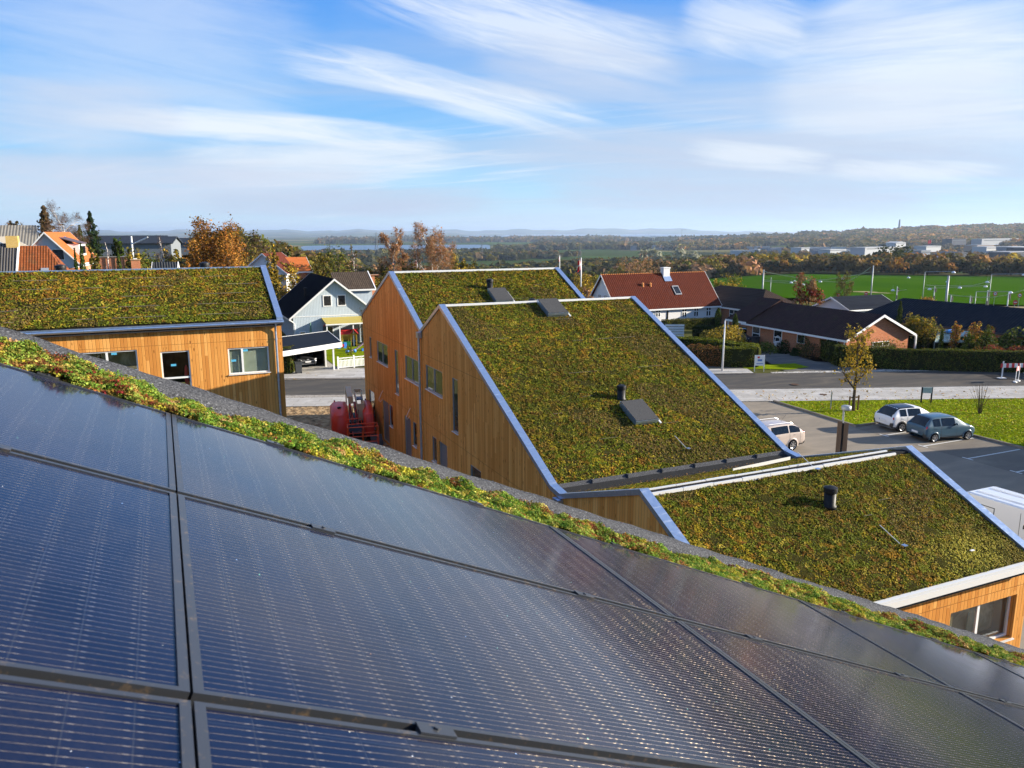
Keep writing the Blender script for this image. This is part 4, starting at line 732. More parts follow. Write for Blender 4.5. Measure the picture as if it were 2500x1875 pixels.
# white-blue weatherboard house
PBL = mat('pale blue boards', fn=cladfn((.52, .60, .66), .17, .55)); BLK = mat('black roof cardboard', (.012, .013, .017), .75)
r, B = house('weatherboard_house', 'pale blue weatherboard house with black roof and white gable between timber houses', (12.9, 88), (0, 1), (1, 0), 14, 9.3, 3.35, 7.15, PBL, BLK, .5, gz=GZ)
wins(r, B, 'w', 14, 9.3, [(3.35, 4.25, 4.35, 5.55), (4.95, 4.25, 5.95, 5.55), (3.6, .1, 4.4, 2.05, (), (.5,), 'door'), (.6, .5, 1.3, 1.6)], t_=.11)
m = MB(*B); m.box((-.03, .0, 3.2), (-.005, 9.3, 3.28)); m.build('trim_board', WHITE, r)
m = MB(*B); m.tube([(-.5, -.5, 3.0), (-.3, -.1, 2.7), (-.12, .1, 2.5), (-.12, .1, .1)], .06, 8); m.build('downpipe', LGREYF, r)
m = MB(*B); m.slab([(-2.6, 3.1, 2.55), (0, 3.1, 2.95), (0, 7.6, 2.95), (-2.6, 7.6, 2.55)], (0, 0, .07)); po = m.build('porch_roof', mat('mossy yellow porch sheet', fn=lambda t: {'Base Color': t.mix(t.noise(t.pos(), 2, 5, .7), (.52, .40, .07), (.42, .36, .14)), 'Roughness': .6}), r)
for y in (3.2, 4.6, 6.1, 7.5):
    m = MB(*B); m.box((-2.5, y-.06, 0), (-2.4, y+.06, 2.55)); m.build('post', WHITE, po)
m = MB(*B); m.box((-2.62, 3.05, 2.42), (-2.56, 7.65, 2.56)); m.build('fascia', WHITE, po)
m = MB(*B); m.box((-2.4, 7.48, .1), (-.05, 7.52, 2.5)); m.build('pane', mat('porch glass', (.25, .36, .36), .1), po)
c = B[0]+np.array([1.9, 2.5, 5.9]); m = MB(c); m.lathe((0, 0, -.6), [(.16, 0), (.16, .8), (.22, .82), (.22, .95)], 10); m.build('roof_vent', BLACK, r)
# dormer with grey tiles behind the ridge
m = MB((19, 95.5, GZ)); m.slab([(0, -2.2, 5.6), (4.6, -2.2, 5.6), (4.6, 1.4, 7.5), (0, 1.4, 7.5)], (0, 0, .12)); dm = m.build('dormer_roof', mat('brown grey pantiles', fn=tiles_fn((.055, .040, .030), (.10, .075, .055), px=.24)), r)
m = MB((19, 95.5, GZ)); m.quad((.2, -1.9, 3.4), (4.3, -1.9, 3.4), (4.3, -1.9, 5.7), (.2, -1.9, 5.7)); m.quad((4.3, -1.9, 3.4), (4.3, 1.4, 3.4), (4.3, 1.4, 7.4), (4.3, -1.9, 5.7)); m.build('dormer_wall', PBL, dm)
m = MB((19, 95.5, GZ)); m.box((-.1, -2.26, 5.5), (4.7, -2.2, 5.7)); m.slab([(4.6, -2.25, 5.5), (4.72, -2.25, 5.5), (4.72, 1.45, 7.45), (4.6, 1.45, 7.45)], (0, 0, .25)); m.build('fascia', WHITE, dm)
m = MB((23.9, 97.5, GZ)); m.box((0, 0, 0), (.75, .75, 7.1)); m.box((-.35, -.2, 7.1), (1.3, .95, 7.16)); m.build('chimney', RED, r)
# carport with sloping felt roof
t_ = thing('carport', 'flat black-roofed carport with white fascia beside the street', 'carport', (11.8, 73.5, GZ)); fl, frr, br, bl = (8.4, 69.0, -10.27), (14.55, 70.6, -9.93), (14.95, 79.1, -9.86), (9.0, 78.0, -10.15)
m = MB(); m.slab([fl, frr, br, bl], (0, 0, .05)); m.build('roof', mat('carport felt', fn=lambda t: {'Base Color': t.mix(t.noise(t.pos(), 2, 4), (.012, .016, .024), (.022, .028, .038)), 'Roughness': .7}), t_)
m = MB()
for a, b in ((fl, frr), (frr, br), (bl, br)):
    a, b = np.array(a), np.array(b); d = (b-a)/np.linalg.norm(b-a); n = np.array([d[1], -d[0], 0])*.05*(1 if b is not br or a is frr or True else 1); m.slab([a+[0, 0, .09], b+[0, 0, .09], b+[0, 0, -.36], a+[0, 0, -.36]], n)
m.build('fascia', WHITE, t_)
for x, y in ((13.75, 70.6), (13.4, 72.6), (9.3, 78)):
    m = MB(); m.box((x-.07, y-.07, GZ), (x+.07, y+.07, -10.2)); m.build('post', WHITE, t_)
m = MB(); m.box((8.6, 77.6, GZ), (14.2, 77.75, -10.1)); m.box((13.35, 73, GZ), (13.5, 77.6, -10.1)); m.box((8.4, 70.5, GZ), (8.5, 77.6, -10.2)); m.build('wall', mat('carport boards', (.10, .09, .075), .8), t_)
# left group of houses, on rising ground
def P(x, y, d): return at(x, y, d)
def lifted(name, label, px_, py_, d, ex, L, W_, h, hr, wm, rm, **k):
    """house whose left ridge end is seen at px_,py_ from distance d; ex = ridge direction"""
    p = P(px_, py_, d); ex = np.array(ex, float); ex /= np.linalg.norm(ex)
    if k.get('px1') is not None: r_ = ray(k.pop('px1'), py_); hp = k.get('hip', (0, 0)); t_ = -(p[0]*r_[1]-p[1]*r_[0])/(ex[0]*r_[1]-ex[1]*r_[0]); L = t_+(hp[1]-k.get('over', .45) if hp[1] else 0)
    ey = np.array([-ex[1], ex[0]]); gz = p[2]-hr; O = p[:2]-ey*W_/2
    return house(name, label, O, ex, ey, L, W_, h, hr, wm, rm, gz=gz, **k)
LBL = mat('pale grey render', (.42, .47, .52), .8)
r, B = lifted('gabled_house', 'white gabled house with bright orange roof and wide dormer', 109, 570, 125, (.088, .996), 12, 7.0, 3.2, 7.0, LBL, ORT, over=.45, px1=169); L9 = np.linalg.norm((B[0]+B[1])-B[0])
wins(r, B, 'w', 12, 7.0, [(1.4, 3.4, 2.9, 4.9)]); O, ex, ey, ez = B
m = MB(*B); m.slab([(5.0, 2.8, 6.35), (10.5, 2.8, 6.35), (10.5, .2, 5.5), (5.0, .2, 5.5)], (0, 0, .12)); dm = m.build('dormer_roof', mat('slate purple', (.11, .085, .10), .6), r)
m = MB(*B); m.box((5.2, .4, 3.6), (10.3, 2.6, 5.5)); m.build('dormer_wall', WHITE, dm); m = MB(*B); m.box((5.6, .35, 4.1), (9.9, .395, 5.2)); m.build('pane', DGLASS, dm)
wins(r, B, 's', 12, 7.0, [(3.7, .6, 5.5, 2.4, (.5,)), (8.2, .6, 9.6, 2.4, (.5,))])
m = MB(*B); m.box((-.05, -.04, 0), (12.05, 7.04, 2.3)); m.build('brick_base', RED, r); c = on_s(B, 7.0, 3.2, 7.0, 9, .8); m = MB(c); m.box((-.15, -.3, 0), (.15, .3, .1)); m.build('roof_hatch', ZINC, r)
r, B = lifted('tiled_house', 'house with weathered orange pantile half and black corrugated half roof', -60, 607, 85, (1, -.03), 9.2, 8.0, 2.6, 6.6, RED, ORD, over=.35, hip=(0, 2.6), px1=115)
O, ex, ey, ez = B; sv = np.array([0, 4.0, 4.0]); sv /= np.linalg.norm(sv)
m = MB(*B); pr_ = B[0]+ey*4; r_ = ray(45, 607); XC = float(-(pr_[0]*r_[1]-pr_[1]*r_[0])/(ex[0]*r_[1]-ex[1]*r_[0])); m.slab([(-.5, -.38, 2.5), (XC, -.38, 2.5), (XC, 4.0, 6.85), (-.5, 4.0, 6.85)], (0, 0, .2)); m.build('corrugated_roof', mat('black corrugated', fn=corr_fn((.12, .11, .105), (.17, .16, .15), .22, 0, .9)), r)
m = MB(*B); m.slab([(XC, -.4, 2.52), (XC+.14, -.4, 2.52), (XC+.14, 4.0, 6.9), (XC, 4.0, 6.9)], (0, 0, .22)); m.build('verge_board', WHITE, r)
m = MB(*B); m.box((XC-.85, 3.6, 6.2), (XC+.1, 4.3, 7.7)); m.build('chimney', mat('yellow chimney', fn=brick_fn((.60, .38, .10), (.68, .45, .15), (.5, .4, .2))), r)
c = on_s(B, 8, 2.6, 6.6, XC+2.2, .45, .2); m = MB(c, ex, sv, np.cross(ex, sv)); m.box((-.3, -.3, 0), (.3, .3, .08)); m.build('roof_window', GREYF, r)
r, B = lifted('barn', 'large grey corrugated-roof building at far left edge', -40, 553, 150, (1, .15), 11.2, 11, 5.0, 8.6, YEL, mat('grey corrugated', fn=corr_fn((.20, .185, .16), (.30, .28, .25), .42, 0, .55)), over=.3, px1=84)
r, B = lifted('shed', 'small beige gabled roof poking in at left edge beside grey corrugated roof', -22, 582, 110, (.3, 1), 4, 5.5, 2.2, 3.7, LBL, mat('beige roof', (.30, .27, .22), .8), over=.2)
SLT = mat('dark slate boards', fn=cladfn((.09, .10, .12), .5, .7))
r, B = lifted('brick_shed', 'grey gabled outbuilding on red brick base with pale roof edge', 250, 587, 190, (-.05, 1), 9, 7.2, 2.9, 5.3, RED, mat('grey metal roof', (.16, .18, .21), .5), over=.5)
m = MB(*B); m.add([(-.06, 0, 2.0), (-.06, 7.2, 2.0), (-.06, 7.2, 2.9), (-.06, 3.6, 5.2), (-.06, 0, 2.9), (-.0, 0, 2.0), (0, 7.2, 2.0), (0, 7.2, 2.9), (0, 3.6, 5.2), (0, 0, 2.9)], [(0, 1, 2, 3, 4), (0, 1, 6, 5)]); m.build('gable_boards', SLT, r)
p = P(232, 638, 125); t_ = thing('garden_wall', 'red brick wall with piers behind the green-roofed long house', 'wall', (p[0], p[1], p[2]-1)); m = MB((p[0], p[1], p[2]-1), (1, -.12, 0), (.12, 1, 0)); m.box((0, 0, -1), (4.9, .22, 1.55)); m.build('wall', RED, t_)
for x in (0, 1.2, 2.4, 3.6, 4.7): m = MB((p[0], p[1], p[2]-1), (1, -.12, 0), (.12, 1, 0)); m.box((x, -.08, -1), (x+.15, -.003, 1.55)); m.build('pier', mat('dark wood', (.07, .05, .035), .8), t_)
m = MB((p[0], p[1], p[2]-1), (1, -.12, 0), (.12, 1, 0)); m.box((-.1, -.12, 1.56), (5.0, .3, 1.66)); m.build('coping', mat('old concrete', (.30, .28, .25), .9), t_)
p = P(332, 652, 78); t_ = thing('brick_chimney', 'square brick chimney stack with yellow cap above sedum ridge', 'chimney', (p[0], p[1], p[2]-2)); m = MB(tuple(p)); m.box((-.36, -.3, -2), (.36, .3, .62)); m.build('stack', RED, t_); m = MB(tuple(p)); m.box((-.42, -.36, .62), (.42, .36, .70)); m.build('cap', YEL, t_); m = MB(tuple(p)); m.box((-.15, -.15, .70), (.15, .15, .78)); m.build('cowl', WHITE, t_)
r, B = lifted('garden_shed', 'tiny black corrugated shed roof behind the left sedum ridge', 376, 646, 70, (1, -.1), 1.7, 3, 1.9, 2.7, YEL, mat('shed corrugated', fn=corr_fn((.05, .055, .06), (.08, .085, .09), .2, 0, .8)), over=.1)
r, B = lifted('cottage', 'small white cottage with dark roof among autumn trees', 641, 622, 118, (.55, 1), 7, 6.6, 2.6, 5.2, WOODL, mat('maroon roof', (.10, .03, .022), .8), over=.3)
r, B = lifted('cottage', 'orange-tiled roof extension beside the small white cottage', 668, 632, 123, (1, .1), 4.6, 6, 2.6, 4.4, RED, ORT, over=.3)
DRF = mat('dark flat roof', (.035, .042, .055), .7); GRW = mat('grey concrete wall', (.18, .20, .22), .8)
for i, (x, y, d, L, hh, lb) in enumerate(((292, 580, 190, 14, 4.5, 'long low dark-roofed block behind the outbuilding'), (385, 583, 230, 16, 4.2, 'dark flat school-like block near flagpole mast on left skyline'), (262, 577, 260, 20, 6, 'farthest grey block on left skyline'), (440, 590, 300, 14, 4, 'small dark block right on left skyline behind birch'))):
    r, B = lifted('distant_block', lb, x-L/d*945*.5, y, d, (1, -.2), L, 11, hh-1.2, hh, GRW, DRF, over=.4, trim=DRF)
# ------------------------------------------------------------------ vehicles
RUB = mat('tyre rubber', (.015, .015, .016), .8); RIM = mat('alloy rim', (.55, .55, .56), .3, .8); TL = mat('tail light', (.42, .01, .015), .15, **{'Coat Weight': 1.}); PLT = mat('number plate', (.72, .73, .75), .4); PBK = mat('bumper plastic', (.03, .03, .033), .5); HLT = mat('head light glass', (.6, .62, .65), .08, .3)
def paint(name, c, r=.35, cw=.8): return mat(name, c, r, .1, **{'Coat Weight': cw, 'Coat Roughness': .05, 'Specular IOR Level': .3})
def cr(pts, t):          # catmull-rom through rows
    pts = np.asarray(pts, float); n = len(pts); i = min(int(t), n-2); f = t-i; p = [pts[max(i-1, 0)], pts[i], pts[i+1], pts[min(i+2, n-1)]]
    return .5*((2*p[1])+(-p[0]+p[2])*f+(2*p[0]-5*p[1]+4*p[2]-p[3])*f*f+(-p[0]+3*p[1]-3*p[2]+p[3])*f**3)
def car(name, label, cat, stn, body, loc, rz, L, wheels, wr=.30, roofm=None, group='cars', sidew=((2.3, 3.55), (3.65, 5.0)), rearw=(1.15, 1.9), frontw=(5.15, 6.0), tl=None, plate=True, clad=False, fr=True, text=None, bmp=None):
    """stn rows: x, z sill, z belt, z top, half width at belt, half width at top (x forward)"""
    stn = np.array(stn, float); root = thing(name, label, cat, loc, group, rz); root['_loc'] = 1
    def S(u, v, off=0.):     # v 0..6 from sill to roof centre, one side
        x, zl, zb, zt_, w, wt = cr(stn, u)
        row = [(w*.90, zl), (w, zl+.16), (w*1.0, (zl+zb)/2+.08), (w*.97, zb), (w*.97*.45+wt*.55, zb*.45+zt_*.55), (wt, zt_-.05), (wt*.70, zt_), (0, zt_+.015)]
        y, z = cr(row, v*7/6.); return np.array([x, y, z])
    def patch(us, vs, off=0., side=1, m=None, nm='body', par=None, mirror=False):
        V = []; 
        for u in us:
            for v in vs:
                p = S(u, v); 
                if off: e = .02; n = np.cross(S(min(u+e, len(stn)-1), v)-S(max(u-e, 0), v), S(u, min(v+e, 6))-S(u, max(v-e, 0))); n /= np.linalg.norm(n)+1e-9; n = n if n[1]*1+n[2]*.5 > -.2 and (n @ (p-np.array([stn[:, 0].mean(), 0, .6]))) > 0 else -n; p = p+n*off
                V.append((p[0], p[1]*side, p[2]))
        a, b = len(us), len(vs); Fq = [(i*b+j, (i+1)*b+j, (i+1)*b+j+1, i*b+j+1) for i in range(a-1) for j in range(b-1)]; return V, Fq
    m = MB(); us = np.linspace(0, len(stn)-1, 64); vs = np.linspace(0, 6, 22)
    for s in (1, -1):
        V, Fq = patch(us, vs, side=s); m.add(V, Fq)
    for u in (0, len(stn)-1):
        ring = [tuple(S(u, v)) for v in vs]; m.add(ring+[(p[0], -p[1], p[2]) for p in ring[::-1]], [tuple(range(2*len(ring)))])
    m.add([(stn[0][0]+.1, -.7, .22), (stn[-1][0]-.1, -.7, .22), (stn[-1][0]-.1, .7, .22), (stn[0][0]+.1, .7, .22)], [(0, 1, 2, 3)])
    b = m.build('body', body, None, True); b.parent = root
    mod = b.modifiers.new('es', 'EDGE_SPLIT'); mod.split_angle = rad(40)
    def win(nm, uu, vv, mt, off=.012, sides=(1, -1), par=None):
        m = MB()
        for s in sides: V, Fq = patch(np.linspace(*uu, 8), np.linspace(*vv, 6), off, s); m.add(V, Fq)
        o = m.build(nm, mt, None, True); o.parent = par or root; return o
    for k, (a, c_) in enumerate(sidew):
        for s in (1, -1): win('side_window', (a, c_), (2.72, 4.05), CGLASS, sides=(s,))
    if rearw: win('rear_window', rearw, (4.6, 6), CGLASS)
    if frontw: win('windscreen', frontw, (4.45, 6), CGLASS)
    if roofm: win('roof_panel', (2.0, 5.05), (4.25, 6), roofm, .008)
    for wx in wheels:
        for s in (1, -1):
            yy = max(S(np.interp(wx, stn[:, 0], np.arange(len(stn))), 1)[1], S(np.interp(wx, stn[:, 0], np.arange(len(stn))), 1.4)[1])
            m = MB((wx, s*(yy-.17), wr), (1, 0, 0), (0, 0, 1), (0, s, 0)); m.lathe((0, 0, 0), [(wr*.9, 0), (wr, .03), (wr, .18), (wr*.93, .205), (wr*.66, .20)], 24); w = m.build('wheel', RUB, None, True); w.parent = root
            m = MB((wx, s*(yy-.17), wr), (1, 0, 0), (0, 0, 1), (0, s, 0)); m.lathe((0, 0, 0), [(wr*.66, .19), (wr*.64, .212), (wr*.58, .20), (wr*.56, .19)], 20)
            for q in range(7):
                a = q*2*pi/7; m.frame((wx, s*(yy-.17), wr), (cos(a), 0, sin(a)), (-sin(a), 0, cos(a)), (0, s, 0)); m.box((.03, -.022, .195), (wr*.58, .022, .213))
            m.frame((wx, s*(yy-.17), wr), (1, 0, 0), (0, 0, 1), (0, s, 0)); m.lathe((0, 0, 0), [(.05, .19), (.05, .218)], 10); o = m.build('rim', RIM, None); o.parent = w
            m = MB((wx, s*(yy-.10), wr), (1, 0, 0), (0, 0, 1), (0, s, 0)); vs_ = []; n = 18
            for q in range(n+1):
                a = pi*q/n*1.16-.25
                for rr, zz in ((wr*1.02, .105), (wr*1.22, .118), (wr*1.24, .0)): vs_.append((rr*cos(a), rr*sin(a), zz))
            m.add(vs_, [(q*3+k, q*3+k+1, (q+1)*3+k+1, (q+1)*3+k) for q in range(n) for k in range(2)]); o = m.build('wheel_arch', PBK if clad else body, None, True); o.parent = root
    for s in (1, -1):
        if tl: win('tail_light', tl[0], tl[1], TL, .015, (s,))
        if fr: win('head_light', (len(stn)-1.75, len(stn)-1.25), (2.0, 3.3), HLT, .01, (s,))
        q = S(frontw[0]-.25 if frontw else 5, 2.9); m = MB((q[0], s*(q[1]+.09), q[2]+.03)); m.ball((0, 0, 0), (.06, .10, .07), 8, 5); o = m.build('door_mirror', body, None, True); o.parent = root
        for dx in ((sidew[0][0]+sidew[0][1])/2, (sidew[1][0]+sidew[1][1])/2+.1):
            q = S(dx, 2.35); m = MB((q[0], s*(q[1]+.012), q[2])); m.box((-.09, -.012, -.014), (.09, .012, .014)); o = m.build('door_handle', body, None); o.parent = root
    # door gaps, sill, rear bumper
    m = MB()
    for s in (1, -1):
        for u in (sidew[0][0]+.05, sidew[0][1]+.05, sidew[1][1]+.15):
            V, Fq = patch(np.array([u-.012, u+.012]), np.linspace(.5, 2.65, 8), .004, s); m.add(V, Fq)
        V, Fq = patch(np.linspace(1, len(stn)-2, 20), np.linspace(0, .55, 3), .012, s); m.add(V, Fq)
    o = m.build('door_seams', PBK, None); o.parent = root
    if bmp: win('bumper', (0, 1.35), (0, bmp), PBK, .018)
    if plate:
        x = stn[0][0]-.03; m = MB(); m.box((x-.012, -.25, plate), (x+.03, .25, plate+.11)); o = m.build('number_plate', PLT, None); o.parent = root
        m = MB(); m.box((x-.016, .21, plate+.004), (x-.013, .25, plate+.106)); q = m.build('blue_band', mat('plate blue', (.02, .08, .45), .5), None); q.parent = o
        if text: txt(text, root, (x-.0165, .17, plate+.018), (pi/2, 0, -pi/2), .10, BLACK, o)
    return root, S
def txt(s, root, loc, rot, size, m, par=None, name='lettering', ext=.001, align='LEFT'):
    cu = bpy.data.curves.new(name, 'FONT'); cu.body = s; cu.size = size; cu.extrude = ext; cu.align_x = align; o = bpy.data.objects.new(name, cu); COL.objects.link(o)
    dg = bpy.context.evaluated_depsgraph_get(); me = bpy.data.meshes.new_from_object(o.evaluated_get(dg)); bpy.data.objects.remove(o); me.materials.clear(); me.materials.append(m)
    o = bpy.data.objects.new(name, me); COL.objects.link(o); o.location = loc; o.rotation_euler = rot; o.parent = par or root; return o
def hatch(L=3.75, w=.83, h=1.48, hood=.92, belt=.93):
    r = -L/2; return [(r+.0, .42, .62, .66, w*.80, w*.62), (r+.05, .30, .86, .92, w*.95, w*.84), (r+.22, .26, belt+.02, 1.16, w, w*.78), (r+.55, .24, belt, h-.05, w*1.0, w*.72), (r+1.0, .22, belt-.02, h, w, w*.70), (r+1.75, .20, belt-.03, h+.01, w, w*.70),
        (r+2.3, .20, belt-.05, h-.06, w, w*.70), (r+2.95, .22, belt-.09, hood+.14, w, w*.80), (r+3.3, .24, .82, hood, w*.98, w*.84), (r+L-.12, .28, .68, .76, w*.90, w*.74), (r+L, .36, .55, .60, w*.70, w*.55)]
gp = lambda x, y: onz(x, y, GZ)
c1 = [g_ for g_ in (gp(2279.7, 1080.3), gp(2359.7, 1073.6))]; a1_ = math.atan2(c1[1][1]-c1[0][1], c1[1][0]-c1[0][0]); nv = np.array([-sin(a1_), cos(a1_), 0]); cc = (c1[0]+c1[1])/2+nv*.80
car('parked_car', 'teal blue hatchback parked at the lawn kerb nearest the camera', 'car', hatch(), paint('teal car paint', (.045, .095, .135)), cc, a1_, 3.75, (-1.2, 1.2), .29, roofm=paint('teal roof paint', (.06, .12, .17), .35, .5), rearw=(1.25, 2.9), sidew=((3.15, 4.15), (4.3, 5.75)), frontw=(6.05, 6.95), tl=((1.15, 1.75), (2.35, 3.15)), plate=.50, group='cars parked in the court', bmp=1.0, text='CW 12 345'[:0] or None)
cw = gp(2200.5, 1054.6); cc = cw+np.array([cos(a1_), sin(a1_), 0])*1.22+nv*.82
car('parked_car', 'white hatchback with black roof parked behind the teal blue car', 'car', hatch(3.98, .86, 1.50, .96, .96), paint('white car paint', (.74, .74, .75)), cc, a1_, 3.98, (-1.26, 1.27), .32, roofm=paint('black roof paint', (.015, .02, .03), .4, .35), rearw=(1.25, 2.75), sidew=((3.15, 4.15), (4.3, 5.75)), frontw=(6.05, 6.95), tl=((1.1, 1.6), (2.2, 3.0)), plate=.62, group='cars parked in the court', clad=True, bmp=1.5)
# beige estate, its tail beyond the metal verge
def estate(L=4.6, w=.90, h=1.54): r = -L/2; return [(r, .45, .62, .70, w*.82, w*.66), (r+.04, .32, .95, 1.0, w*.96, w*.84), (r+.30, .28, 1.0, 1.25, w, w*.78), (r+.75, .26, 1.0, h-.05, w, w*.74), (r+1.2, .24, 1.0, h, w, w*.75), (r+2.0, .22, .98, h, w, w*.75), (r+2.7, .22, .95, h-.08, w, w*.75), (r+3.45, .24, .92, 1.12, w, w*.82), (r+3.9, .26, .85, .98, w*.98, w*.84), (r+L-.12, .3, .7, .8, w*.9, w*.76), (r+L, .4, .55, .62, w*.72, w*.6)]
q = gp(1952, 1098); p2 = gp(1937, 1093)
root, S_ = car('parked_car', 'beige estate car half hidden behind the blue metal roof edge', 'car', estate(), paint('beige car paint', (.50, .42, .37)), (31.0, 33.6, GZ), a1_+pi+.15, 4.6, (-1.35, 1.4), .33, rearw=(1.4, 2.4), sidew=((2.2, 3.9), (4.05, 5.6)), frontw=(6.05, 6.95), tl=((.9, 1.6), (2.5, 4.2)), plate=.75, group='cars parked in the court', bmp=.9)
m = MB()
for s in (1, -1):
    m = MB(); m.tube([(-1.5, s*.60, 1.52), (-1.3, s*.60, 1.59), (.2, s*.60, 1.60), (.5, s*.6, 1.52)], .02, 6); o = m.build('roof_rail', RIM, None); o.parent = root
m = MB(); m.tube([(-1.2, 0, 1.52), (-1.6, 0, 1.95)], .008, 4); o = m.build('aerial', BLACK, None); o.parent = root
# van
root = thing('parked_van', 'white panel van cropped by right edge beyond the low sedum roof', 'van', (30.35, 18.0, GZ), 'cars parked in the court', -pi/2); root['_loc'] = 1; vp = paint('white van paint', (.76, .76, .76), .35)
prf = [(-2.4, .35), (-2.42, 1.0), (-2.3, 1.75), (-2.05, 1.87), (.3, 1.90), (.75, 1.80), (1.45, 1.15), (2.2, 1.0), (2.42, .8), (2.4, .35)]
m = MB(); n = len(prf)
for s in (1, -1): pass
ys = [(-.90, 0), (-.92, .35)]
V = []; 
for y, k in ((-.91, 1), (-.80, 2), (.80, 2), (.91, 1)):
    for x, z in prf: V.append((x*.995 if k == 1 else x, y, z-(.10 if k == 1 and z > 1.5 else 0)))
m.add(V, [(r_*n+i, r_*n+i+1, (r_+1)*n+i+1, (r_+1)*n+i) for r_ in range(3) for i in range(n-1)]+[tuple(range(n)), tuple(range(3*n, 4*n))[::-1]]); o = m.build('body', vp, None); o.parent = root
bv = o.modifiers.new('bv', 'BEVEL'); bv.width = .13; bv.segments = 5; bv.limit_method = 'ANGLE'; bv.angle_limit = rad(25)
for s in (1, -1):
    m = MB(); m.slab([(.35, s*.915, 1.12), (1.25, s*.915, 1.12), (.85, s*.86, 1.62), (.35, s*.86, 1.66)], (0, s*.012, 0)); o = m.build('side_window', CGLASS, None); o.parent = root
    m = MB()
    for (a, b) in (((-2.05, .55), (-2.0, 1.55)), ((-.85, .55), (-.82, 1.55)), ((-2.05, 1.53), (-.82, 1.56)), ((.2, .5), (.215, 1.7))): m.box((a[0], s*.912-.004, a[1]), (b[0], s*.912+.004, b[1]))
    m.box((-.75, s*.915-.01, 1.05), (-.62, s*.915+.01, 1.09)); o = m.build('door_seams', PBK, None); o.parent = root
    for wx in (-1.45, 1.5):
        m = MB((wx, s*.80, .31), (1, 0, 0), (0, 0, 1), (0, s, 0)); m.lathe((0, 0, -.1), [(.29, 0), (.31, .03), (.31, .2), (.26, .225)], 20); w = m.build('wheel', RUB, None, True); w.parent = root
        m = MB((wx, s*.80, .31), (1, 0, 0), (0, 0, 1), (0, s, 0)); m.lathe((0, 0, .12), [(.18, 0), (.15, .01)], 14); q = m.build('rim', RIM, None); q.parent = w
m = MB()
for y in (-.45, -.35, .35, .45): m.box((-1.9, y-.012, 1.895), (.1, y+.012, 1.912))
o = m.build('roof_ribs', vp, None); o.parent = root; m = MB(); m.tube([(0.1, 0, 1.9), (-.15, 0, 2.2)], .008, 4); o = m.build('aerial', BLACK, None); o.parent = root
m = MB(); m.slab([(.80, -.75, 1.78), (.80, .75, 1.78), (1.45, .8, 1.17), (1.45, -.8, 1.17)], (.012, 0, .012)); o = m.build('windscreen', CGLASS, None); o.parent = root
# car in the carport, dark car in the far carport
car('parked_car', 'dark grey car with bright grille inside the carport', 'car', estate(4.55, .92, 1.60), paint('dark car paint', (.035, .037, .042)), (11.6, 75.2, GZ), -pi/2+.10, 4.55, (-1.35, 1.4), .34, rearw=(1.4, 2.4), sidew=((2.2, 3.9), (4.05, 5.6)), frontw=(6.05, 6.95), tl=None, plate=None, group='cars on private drives')
rt_ = [o for o in bpy.data.objects if o.get('label', '').startswith('dark grey car')][0]
m = MB(); m.box((2.27, -.26, .52), (2.33, .26, .63)); o = m.build('number_plate', PLT, None); o.parent = rt_
m = MB(); m.box((2.2, -.6, .66), (2.30, .6, .70)); m.box((2.15, -.62, .36), (2.30, .62, .40)); m.box((2.22, -.1, .76), (2.31, .1, .84)); o = m.build('grille', RIM, None); o.parent = rt_
for s in (1, -1): m = MB(); m.slab([(2.02, s*.86, .72), (2.22, s*.60, .70), (2.22, s*.60, .80), (2.0, s*.86, .86)], (.03, s*.03, .0)); o = m.build('head_light', HLT, None); o.parent = rt_
car('parked_car', 'blue-black car under the carport end of the brick bungalow', 'car', hatch(4.1, .87, 1.5), paint('navy car paint', (.01, .02, .05)), (60.0, 69.6, GZ), -pi/2, 4.1, (-1.25, 1.25), .3, rearw=(1.25, 2.9), sidew=((3.15, 4.15), (4.3, 5.75)), frontw=(6.05, 6.95), plate=None, group='cars on private drives')
# boom lift between the timber houses
ORG = mat('lift orange paint', fn=lambda t: {'Base Color': t.mix(t.mapr(t.noise(t.pos(), 1.6, 5), .5, .75, 0, .5), (.62, .045, .022), (.50, .12, .09)), 'Roughness': .4}); CRM = mat('lift cream boom', (.50, .44, .28), .5); ORL = mat('basket orange', (.75, .10, .02), .45)
def RB(*poly, z0, z1): return poly
root = thing('boom_lift', 'red boom lift with cream boom and orange basket in courtyard gap', 'boom lift', (10, 46.6, GZ)); B0 = np.array((10, 46.6, GZ)); ay = rad(-9); fx, fy = (cos(ay), sin(ay), 0), (-sin(ay), cos(ay), 0)
def body_hump(x0, x1):
    m = MB(B0, fx, fy); pr = [(-1.9, .5), (-2.0, 1.1), (-1.75, 1.75), (-.9, 2.05), (.6, 2.12), (1.15, 1.9), (1.45, 1.3), (1.5, .5)]; ln = len(pr); mid = (x0+x1)/2; V = []
    for x, k in ((x0, .86), (x0+(x1-x0)*.18, .97), (mid, 1), (x1-(x1-x0)*.12, .98), (x1, .92)):
        for y, z in pr: V.append((x, y*k, .5+(z-.5)*k))
    m.add(V, [(r_*ln+i, r_*ln+i+1, (r_+1)*ln+i+1, (r_+1)*ln+i) for r_ in range(4) for i in range(ln-1)]+[tuple(range(ln)), tuple(range(4*ln, 5*ln))[::-1]])
    o = m.build('hood', ORG, root, True); e_ = o.modifiers.new('es', 'EDGE_SPLIT'); e_.split_angle = rad(45)
body_hump(-1.25, -.22); body_hump(.62, 1.25)
m = MB(B0, fx, fy); m.box((-1.1, -1.5, .35), (1.1, 1.3, .55)); m.box((-.22, -1.3, .55), (.62, 1.2, 1.2)); m.build('turntable', BLACK, root)
